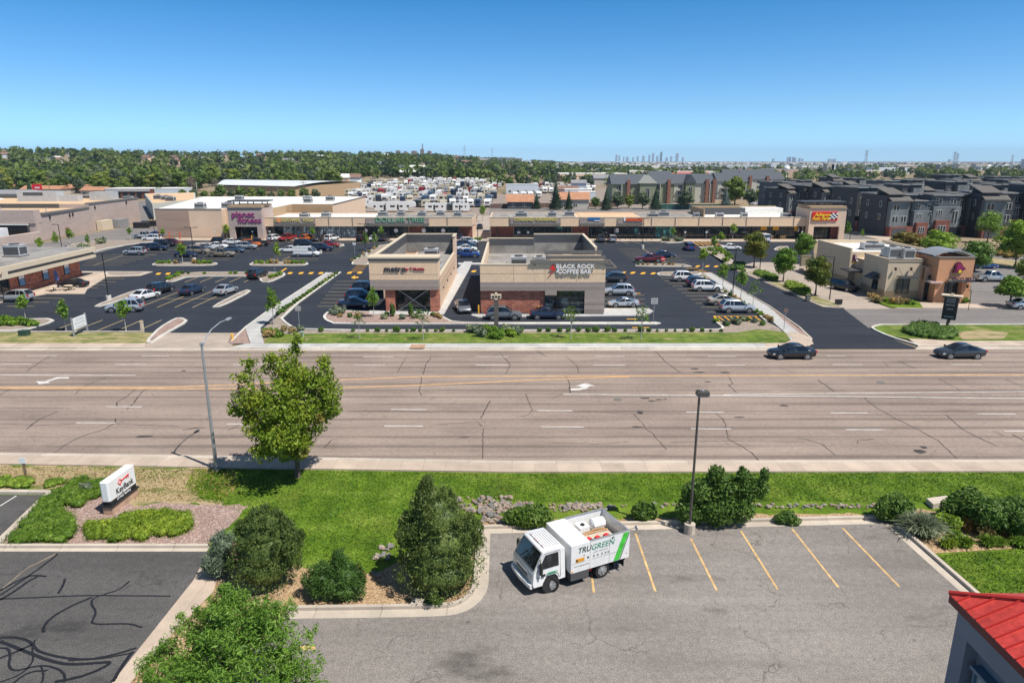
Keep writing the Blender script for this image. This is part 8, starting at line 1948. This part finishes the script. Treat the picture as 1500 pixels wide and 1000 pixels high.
def putrv(x_, y_, rz, v):
    global nrv
    o = RV[v] if rf_[v] else dup(RV[v]); rf_[v] = 0; o.location = (x_, y_, hf(x_, y_)-.05); o.rotation_euler = (0, 0, rz); tag(o, RL[v], 'motorhome' if v == 1 else 'trailer', 'vehicles in the storage yard'); nrv += 1
    sc_ = rr.uniform(.95, 1.25); o.scale = (sc_*rr.uniform(.8, 1.1), sc_, sc_)
    if v == 3:
        for ch in o.children:
            if ch.name.startswith('body'): ch.material_slots[0].link = 'OBJECT'; ch.material_slots[0].material = rr.choice([rvg, rvg, CARCOL['slate'], CARCOL['dgrey'], CARCOL['navy'], CARCOL['tan'], CARCOL['red']])
XRV = []
for px, v in ((560,2),(588,2),(640,0),(668,3),(676,0)): g = G2(px, 310.5); putrv(g[0], g[1], R(rr.choice([3, 183])), v)
for py, pa, pb in ((304,522,556),(303,612,737),(296.5,520,737),(290.5,516,737),(285.5,512,738),(281.5,505,738),(278,500,740),(275,520,742),(272.3,545,745),(270,600,745),(290,756,800),(283,752,876),(279,752,880),(275.5,784,870)):
    ga = G2(pa, py); gb = G2(pb, py); n = int((gb[0]-ga[0])/3.9)
    for i in range(n):
        if rr.random() < .06: continue
        if nrv > 288: XRV.append((ga[0]+i*3.9, ga[1]+rr.uniform(-1.5, 1.5))); continue
        putrv(ga[0]+i*3.9+rr.uniform(-.4, .4), ga[1]+rr.uniform(-1.5, 1.5), R(rr.choice([90, -90])+rr.uniform(-9, 9)), rr.choice([0, 0, 1, 2, 3, 3] if py > 280 else [0, 0, 2, 1, 3]))
q = MB()
for x_, y_ in XRV: s_ = rr.uniform(.95, 1.2); z_ = hf(x_, y_); q.box(x_-1.3*s_, x_+1.3*s_, y_, y_+rr.uniform(6, 9), z_+.5, z_+3.2*s_, rr.choice([0, 0, 0, 1, 2, 3])); q.box(x_-.8, x_+.8, y_-.03, y_, z_+1.6, z_+2.3, 4)
o = bp(q, 'far_stored_trailers', [rvw, rvc, rvg, CARCOL['slate'], M['cglass']], None); o['kind'] = 'stuff'
# simple buildings
def house(px, py, w, d, h, label, wall, roof, rz=0, nm='house', gb=True, D=None, cat='house', rh=2.0):
    g = G2(px, py) if D is None else ((px-750)/1000*D, D); r = empty(nm, (g[0], g[1], zat(*g)), R(rz), label, cat)
    q = MB(); q.box(-w/2, w/2, 0, d, -2, h); bp(q, 'wall', wall, r); q = MB()
    if gb: gable(q, -w/2, w/2, 0, d, h, h+rh)
    else: q.box(-w/2-.1, w/2+.1, -.1, d+.1, h, h+.35)
    bp(q, 'roof', roof, r)
    for i in range(max(1, int(w/5))): x_ = -w/2+1.5+i*5; win(r, x_, x_+1.6, 1.0, 2.3, 0)
    return r
obr = mat('orange_tile_roof', (.42, .21, .12), .85, .15, .5); brr = mat('brown_roof', (.22, .13, .10), .9, .15, .5); wm = mat('light_house_wall', (.50, .46, .40), .8, .08, .3); gm = mat('grey_roof2', (.24, .24, .25), .9, .1, .3); mw_ = mat('white_metal_building', (.62, .66, .70), .6, .06, .2)
house(762, 306, 11, 9, 3.0, 'small building with orange-brown tile roof left of the spruces', M['darkgrey'], obr, rh=3)
house(840, 306, 13, 10, 4.0, 'building with orange-tan hip roof between the spruces', wm, obr, rh=3); house(830, 286, 13, 9, 3.5, 'brown-roofed house behind the storage yard', wm, brr)
house(848, 282, 9, 8, 6, 'grey two-storey house with pale walls behind the yard', mat('pale_blue_wall', (.50, .54, .58), .8, .05), gm); house(846, 290, 14, 8, 4.5, 'pale blue-white shed in the storage yard', mw_, M['roofw'], gb=False, nm='shed', cat='shed'); house(860, 293, 9, 8, 4, 'white box shed right of the pale blue shed', mw_, M['roofw'], gb=False, nm='shed', cat='shed')
house(765, 284, 20, 9, 5.5, 'long white metal shed behind the storage yard', mw_, mw_, gb=False, nm='shed', cat='shed'); house(895, 263, 34, 15, 6, 'white metal hall far beyond the storage yard', mw_, mw_, gb=False, nm='hall', cat='hall')
house(965, 266, 24, 14, 6, 'brown house with wide grey gable beyond the apartments', mat('tan_wall2', (.30, .24, .18), .8, .1), asr, rh=4); house(1010, 262, 44, 14, 5, 'building with long red roof beyond the apartments', wm, mat('red_far_roof', (.38, .13, .11), .8, .1), rh=3)
for px, py, w, lb in ((18,293,22,'tan-roofed bungalow at the left edge beyond the warehouse'),(60,285,24,'brown-roofed bungalow behind the red road sign'),(98,283,22,'orange-roofed bungalow beyond the orange fence'),(135,287,14,'low brick house right of the orange fence'),(170,278,20,'tan low house in front of the tree mass'),(72,277,30,'long low house with rust roof under the trees'),(30,281,20,'tan house behind the left trees')):
    house(px, py, w, 10, 3.2, lb, wm, rr.choice([obr, brr, gm]), rr.uniform(-8, 8))
sb_ = house(190, 291, 26, 14, 5.2, 'low brick building with pale fascia and dark garage bays beyond the warehouse', M['brickd'], M['roofw'], gb=False, nm='garage_building', cat='garage building')
for i in range(6): q = MB(); q.box(-11+i*3.8, -8.4+i*3.8, -.1, -.02, 0, 3.6); bp(q, 'garage_door', 'black', sb_)
q = MB(); q.box(-12.5, 11.5, -.5, -.11, 3.9, 5.0); bp(q, 'fascia', M['hvac'], sb_)
house(247, 292, 14, 14, 5.5, 'white box building right of the brick garage building', mw_, M['roofw'], gb=False, nm='hall', cat='hall')
# the big pale dome-roofed hall
dh = empty('hall', (*G2(345, 290), 0), 0, 'large tan hall with pale rounded roof behind the fitness hall', 'hall'); X1_ = G2(430, 290)[0]-G2(345, 290)[0]
q = MB(); q.prism([(-8, 0), (X1_, 0), (X1_+22, 70), (-30, 75)], 0, 6.2); bp(q, 'wall', 'tanwall', dh)
q = MB(); rg_ = []
for i in range(9):
    t = i/8; hh = 6.2+2.6*math.sin(math.pi*min(1, .12+.76*t)); rg_.append((t, hh))
for (t0, h0), (t1, h1) in zip(rg_[:-1], rg_[1:]):
    def P_(s, t): return ((-9+(-22)*t)*(1-s)+(X1_+1+22*t)*s, -1+74*t)
    a_, b2, c_, d_ = P_(0, t0), P_(1, t0), P_(1, t1), P_(0, t1); q.add([(a_[0], a_[1], h0), (b2[0], b2[1], h0-.9), (c_[0], c_[1], h1-.9), (d_[0], d_[1], h1)], [(0, 1, 2, 3)])
bp(q, 'roof', mat('pale_metal_roof', (.66, .68, .69), .5, .05, .1), dh)
# ---------------- trees of the middle distance: prototypes and copies
FT = []
for i in range(4):
    FT.append(make_tree(200+i, 10, 4.6, 1.2, ('lf_forest', 'lf_forest2', 'lf_forest', 'lf_forest3')[i], 620, .42, 8, 'bark', .25, name='broadleaf_tree', coreK=.8, shell=.16, out=.5, limbs=False))
SPT = [make_spruce(210, 10, 2.8, 'lf_spruce', 1400, .32), make_spruce(211, 8, 2.6, 'lf_blue', 1600, .28, 'blue_spruce_tree')]
ff = {}
def fcopy(o):
    if o.name not in ff: ff[o.name] = 1; return o
    return dup(o)
def ptree(o, x_, y_, s_, lb, grp=None, sz=None, cat='tree'):
    c_ = fcopy(o); c_.location = (x_, y_, hf(x_, y_)-.15); c_.rotation_euler = (0, 0, rr.uniform(0, 6.28)); c_.scale = (s_, s_, s_*(sz or rr.uniform(.85, 1.15))); tag(c_, lb, cat, grp)
    if not grp and 'group' in c_: del c_['group']
    return c_
for k, px, py, s_, lb in ((0,786,306,.75,'dark spruce left of the tall spruce pair behind the right mall'),(0,814,307,1.15,'tall dark spruce behind the right mall, tallest of its group'),(0,833,307,.75,'shorter spruce right of the tallest one behind the mall'),(0,888,308,1.0,'broad dark spruce behind the orange roof section'),(0,960,307,1.1,'dark spruce in front of the apartments'),(1,1062,309,1.25,'blue-grey spruce at the end of the green fence'),(0,920,262,1.2,'distant dark spruce above the apartments gable')):
    g = G2(px, py); ptree(SPT[k], g[0], g[1], s_, lb)
for px, py, s_, lb in ((872,306,.55,'bushy olive tree between orange roof and spruce'),(905,306,.7,'dark green leafy tree right of the broad spruce'),(921,305,.65,'leafy tree left of the yellow-green round tree'),(941,306,.75,'yellow-green round tree in front of the green gable'),(1004,307,.85,'round dense tree in front of the green fence'),(1076,300,1.35,'very large round green tree before the apartments'),(1098,302,.8,'green tree right of the very large one'),(1123,299,1.0,'broad tree in front of the rear apartments'),(1112,296,.7,'small tree behind the parked white car')):
    g = G2(px, py); ptree(FT[rr.randrange(4)], g[0], g[1], s_, lb, None, 1.0)
for i in range(16):
    px = 236+i*15+rr.uniform(-4, 4); py = 294.5-abs(i-9)*.35; g = G2(px, py); ptree(FT[i % 4], g[0], g[1], rr.uniform(.5, .8), 'leafy tree in the belt behind the fitness hall', 'tree belt behind the fitness hall')
bare = make_tree(220, 9, 3.6, 2.0, 'lf_baretwig', 500, .2, 8, 'barkw', .2, name='bare_tree', coreK=0, shell=.5) if 'lf_baretwig' in M else None
M['lf_baretwig'] = leafmat('bare_grey_twigs', (.20, .17, .14), (.27, .23, .19), (.32, .28, .23), 1)
bare = make_tree(220, 9, 3.4, 2.0, 'lf_baretwig', 700, .2, 8, 'barkw', .2, name='bare_tree', coreK=0, shell=.5)
for px, py, lb in ((282,284,'leafless grey tree left of the dome-roofed hall'),(317,281,'second leafless grey tree beside the dome-roofed hall')): g = G2(px, py); ptree(bare, g[0], g[1], 1.2, lb)
for px, py, s_, lb in ((10,287,.8,'dark conical tree at the left edge beyond the warehouse'),(45,287,.75,'dark conical tree left of the red road sign')): g = G2(px, py); ptree(SPT[0], g[0], g[1], s_*1.2, lb)
# tree mass on the left hillside and the belts behind the yard
cand = []
ry = np.random.default_rng(77)
def zone(t0, t1, Y0, Y1, n, smin=.9, smax=1.5, pw=1.6):
    for _ in range(n):
        Y = Y0+(Y1-Y0)*ry.random()**pw; t = t0+(t1-t0)*ry.random(); cand.append((t*Y*1.0, Y, smin+(smax-smin)*ry.random()))
zone(-.85, -.24, 455, 1500, 1150); zone(-.85, -.55, 430, 520, 30, .8, 1.2); zone(-.25, -.02, 640, 800, 90, .9, 1.4, 1); zone(-.25, .14, 660, 950, 230, .8, 1.4, 1)
zone(-.3, .2, 1000, 2200, 850, .8, 1.3); zone(.1, .5, 620, 1300, 160, .7, 1.1); zone(.12, .85, 470, 760, 55, .6, 1.05, 1); zone(.1, .9, 760, 3200, 900, .7, 1.3); zone(-.05, .14, 520, 640, 26, .7, 1.0, 1)
cand.sort(key=lambda c_: c_[1])
cand = [c_ for c_ in cand if not (c_[1] < 560 and -.24 > c_[0]/c_[1] > -.45 and c_[1] < 500)]
for i, (x_, y_, s_) in enumerate(cand[:255]):
    ptree(FT[i % 4] if rr.random() > .12 else SPT[0], x_, y_, s_, 'leafy tree in the wooded suburb beyond the shopping centre', 'trees of the wooded suburb')
# the far-off wood: one mass of crowns on the hills
def crown_mass(lst, seed, name, m, per=26, leaf=1.5):
    rg = np.random.default_rng(seed); n = len(lst); A = np.array([(x_, y_, hf(x_, y_), s_) for x_, y_, s_ in lst])
    idx = np.repeat(np.arange(n), per); N_ = len(idx); d = rg.normal(size=(N_, 3)); d /= np.linalg.norm(d, axis=1)[:, None]; r = rg.uniform(.55, 1.05, N_)[:, None]
    s_ = A[idx, 3:4]; c_ = A[idx, :3]+np.array([0, 0, 4.6])*s_+d*np.array([4.4, 4.4, 4.3])*r*s_
    nr = rg.normal(size=(N_, 3))*.5+d*.5; nr[:, 2] += .3; nr /= np.linalg.norm(nr, axis=1)[:, None]; a_ = np.cross(nr, rg.normal(size=(N_, 3))); a_ /= np.linalg.norm(a_, axis=1)[:, None]; b2 = np.cross(nr, a_)
    q = leaf*s_*rg.uniform(.7, 1.5, (N_, 1)); V = np.stack([c_-a_*q, c_-b2*q*.8, c_+a_*q, c_+b2*q*.8], 1).reshape(-1, 3)
    o = npmesh(name, V, np.arange(4*N_).reshape(-1, 4), M[m]); o['kind'] = 'stuff'; return o
M['lf_far'] = leafmat('distant_crowns', (.06, .105, .025), (.12, .18, .04), (.21, .24, .07), .035)
M['lf_far2'] = leafmat('distant_light_crowns', (.12, .17, .04), (.20, .25, .06), (.28, .29, .10), .035)
M['lf_far3'] = leafmat('distant_dark_crowns', (.05, .08, .04), (.09, .12, .065), (.15, .17, .10), .035)
cm_ = cand[255:]; crown_mass(cm_[0::2], 5, 'distant_wood', 'lf_far', 40, 1.5); crown_mass(cm_[1::4], 6, 'distant_wood', 'lf_far2', 40, 1.4); crown_mass(cm_[3::4], 7, 'distant_wood', 'lf_far3', 40, 1.4)
# suburb houses among the trees, industrial roofs, far skyline
hn = 0
for _ in range(190):
    if hn >= 150: break
    t = ry.uniform(-.75, .85); Y = 560+2400*ry.random()**1.5
    if t > .35 and Y < 700: continue
    big = t > .1 and ry.random() < .55
    w_ = ry.uniform(26, 70) if big else ry.uniform(11, 18); wl_ = [wm, mw_, M['pinkwall'], M['beige2']][ry.integers(4)]; rl_ = [M['roofw'], M['roofw'], gm, mw_][ry.integers(4)] if big else [gm, brr, M['roofw'], asr][ry.integers(4)]
    x_ = t*Y; o = empty('distant_building' if big else 'suburb_house', (x_, Y, zat(x_, Y)), ry.uniform(-.3, .3)); q = MB(); h_ = ry.uniform(6, 10) if big else ry.uniform(4, 6.5); q.box(-w_/2, w_/2, 0, w_*.6, -3, h_); bp(q, 'wall', wl_, o); q = MB()
    if big: q.box(-w_/2, w_/2, 0, w_*.6, h_, h_+.6)
    else: gable(q, -w_/2, w_/2, 0, w_*.6, h_, h_+3)
    bp(q, 'roof', rl_, o); tag(o, 'flat pale commercial building far off in the plain' if big else 'small house far off among the suburb trees', 'building' if big else 'house', 'far commercial buildings' if big else 'far suburb houses'); hn += 1
q = MB(); rg_ = random.Random(9)
for _ in range(900):
    Y = rg_.uniform(1500, 7500); t = rg_.uniform(-.35, .95); x_ = t*Y; w_ = rg_.uniform(12, 60); h_ = hf(x_, Y)-(0 if Y < 3000 else (Y-3000)*.0004); q.box(x_, x_+w_, Y, Y+20, h_-4, h_+rg_.uniform(5, 11), rg_.randrange(4))
o = bp(q, 'distant_rooftops', [wm, mw_, 'roofw', gm], None); o['kind'] = 'stuff'
# row of identical pale roofs (mobile homes) on the tan slope
q = MB()
hn = 0
for i in range(52):
    px = 752+i*3.4; D = 1150-i*2; x_ = (px-750)/1000*D*1.02; o = None
    q = MB(); q.box(-1.7, 1.7, 0, 7, -1, 3.0); 
    if i == 0: base_ = q.build('mobile_home', mw_); o = base_
    else: o = base_.copy(); COL.objects.link(o)
    o.location = (x_, D, zat(x_, D)); tag(o, 'small pale mobile home in the long row on the tan slope', 'mobile home', 'row of mobile homes on the slope')
# hilltop block with tower
def tower_blk(px, w, ytop, D, m, label, nm='tower_block', cat='tower block', d=30):
    x_ = (px-750)/1000*D*1.035; zt = CAMH+(236.5-ytop)/1000*D; z0 = hf(x_, D)-(0 if D < 3000 else (D-3000)*.0004)-5; o = empty(nm, (x_, D, z0), 0, label, cat); q = MB(); q.box(-w/2, w/2, 0, d, 0, zt-z0); bp(q, 'shaft', m, o); q = MB(); q.box(-w/5, w/5, d*.3, d*.6, zt-z0, (zt-z0)*1.03+1); bp(q, 'roof_plant', m, o); return o
tb_ = mat('brown_far_block', (.22, .17, .15), .8, .1, .1); tg_ = mat('haze_paled_tower', (.40, .48, .56), .5, .1, .05); td_ = mat('dark_tower', (.22, .28, .34), .5, .1, .05)  # blue-grey of the towers is paled to paint in distance haze
tower_blk(627, 11, 221.5, 2400, tb_, 'brown hilltop block with a small central spire', d=20); tower_blk(628, 3, 214.5, 2405, tb_, 'thin spire on the brown hilltop block', d=4)
for px, w_, yt, lb in ((616,18,224,'left wing of the brown hilltop block'),(637,12,224,'right wing of the brown hilltop block'),(594,14,223.5,'low dark block left on the hilltop'),(604,10,224.5,'small block on the hilltop')): tower_blk(px, w_, yt, 2400, tb_, lb, d=20)
for px, w_, yt, m_ in ((893,36,226,tg_),(897,26,227,tg_),(908,44,230,tg_),(922,30,229,tg_),(930,46,228.5,tg_),(938,26,226,tg_),(943,36,223,tg_),(949,34,228,tg_),(953.5,26,221.5,td_),(955,9,219,td_),(962,40,231,tg_),(968,30,229,tg_),(976,48,223,tg_),(984,30,231,tg_),(916,26,231,tg_),(903,22,230,tg_),(1108,30,233.5,tg_),
      (1128,30,231,tg_),(1131,20,230.5,td_),(1135,18,230.4,td_),(1138,26,231.5,tg_),(1144,28,232.5,tg_),(1148,20,234,tg_),(1186,70,234,tg_),(1192,50,234,tg_),(1350,40,235.3,tg_)):
    o = tower_blk(px, w_*.6, 235.5-(235.5-yt)*.68, 8600, m_, 'hazy high-rise tower of the distant downtown', 'skyscraper', 'skyscraper'); o['group'] = 'downtown towers'
tower_blk(1480, 60, 234.5, 1500, mw_, 'white hospital-like block on the horizon at the right', 'hospital_block', 'large building'); tower_blk(1487, 34, 231.5, 1520, tg_, 'raised glass storey of the white block at the right', 'hospital_block', 'large building'); tower_blk(1497, 60, 240, 1450, mw_, 'white low wing at the right edge of the horizon', 'hospital_block', 'large building')
tower_blk(1187, 9, 241, 900, wm, 'pale concrete silo block left of the masts', 'silo', 'silo', 12); tower_blk(1191, 5, 242, 900, mw_, 'light grey silo beside the pale concrete one', 'silo', 'silo', 8)
g = (.39*760, 760); o = empty('water_tower', (g[0], g[1], hf(*g)), 0, 'white ball water tower beyond the apartments', 'water tower'); q = MB(); q.ball((0, 0, 11.5), (3.4, 3.4, 3.0), 12, 8); bp(q, 'tank', 'signw', o, smooth=True); q = MB(); q.cyl((0, 0, 0), (0, 0, 10), .9, .7, 8); bp(q, 'stem', 'signw', o)
# ================================================================ CAMERA, LIGHT, SKY
cam = bpy.data.cameras.new('camera'); co = bpy.data.objects.new('camera', cam); COL.objects.link(co)
co.location = (0, 0, CAMH); co.rotation_euler = (math.pi/2-PIT, 0, 0)
cam.sensor_width = 36; cam.lens = 24.0; cam.clip_end = 30000; cam.clip_start = .2
scene.camera = co
sd = Vector((4.25, -2.85, 8.6)).normalized()      # towards the sun
elev = math.asin(sd.z)
sun = bpy.data.lights.new('sun', 'SUN'); sun.energy = 5.0; sun.angle = R(.53); sun.color = (1, .955, .89)
so = bpy.data.objects.new('sun', sun); COL.objects.link(so)
so.rotation_euler = (-sd).to_track_quat('-Z', 'Y').to_euler(); so.location = (0, 0, 60)
w = bpy.data.worlds.new('World'); scene.world = w; w.use_nodes = True
nt = w.node_tree; bg = nt.nodes['Background']
sky = nt.nodes.new('ShaderNodeTexSky'); sky.sky_type = 'NISHITA'; sky.sun_disc = False
sky.sun_elevation = elev; sky.sun_rotation = math.atan2(sd.x, sd.y)
sky.altitude = 1600; sky.air_density = 1.0; sky.dust_density = .25; sky.ozone_density = 3.0
tc = nt.nodes.new('ShaderNodeTexCoord'); sep = nt.nodes.new('ShaderNodeSeparateXYZ'); nt.links.new(tc.outputs['Generated'], sep.inputs[0])
tint = ramp(nt, sep.outputs[2], [(0.0, SKY0), (.07, SKY1), (.21, SKY2), (.5, SKY3)])
nt.links.new(mixc(nt, 1.0, sky.outputs[0], tint, 'MULTIPLY'), bg.inputs[0])
bg.inputs[1].default_value = .072
vs = scene.view_settings; vs.view_transform = 'Standard'; vs.look = 'None'; vs.gamma = 1; vs.exposure = EXPO; vs.use_curve_mapping = False
scene.cycles.max_bounces = 6; scene.cycles.diffuse_bounces = 3; scene.cycles.glossy_bounces = 3; scene.cycles.transmission_bounces = 3; scene.cycles.volume_bounces = 0
scene.cycles.use_adaptive_sampling = True
# the air between the camera and the far suburb
hz = MB(); hz.box(-12000, 12000, -260, 11500, -30, 190)
hm = bpy.data.materials.new('thin_haze'); hm.use_nodes = True; hn_ = hm.node_tree; hn_.nodes.remove(hn_.nodes['Principled BSDF'])
pv = hn_.nodes.new('ShaderNodeVolumePrincipled'); pv.inputs['Color'].default_value = (.62, .80, 1.0, 1); pv.inputs['Density'].default_value = HAZE; pv.inputs['Anisotropy'].default_value = .2
hn_.links.new(pv.outputs[0], hn_.nodes['Material Output'].inputs['Volume'])
if HAZE > 0: o = hz.build('haze', hm); o['kind'] = 'stuff'
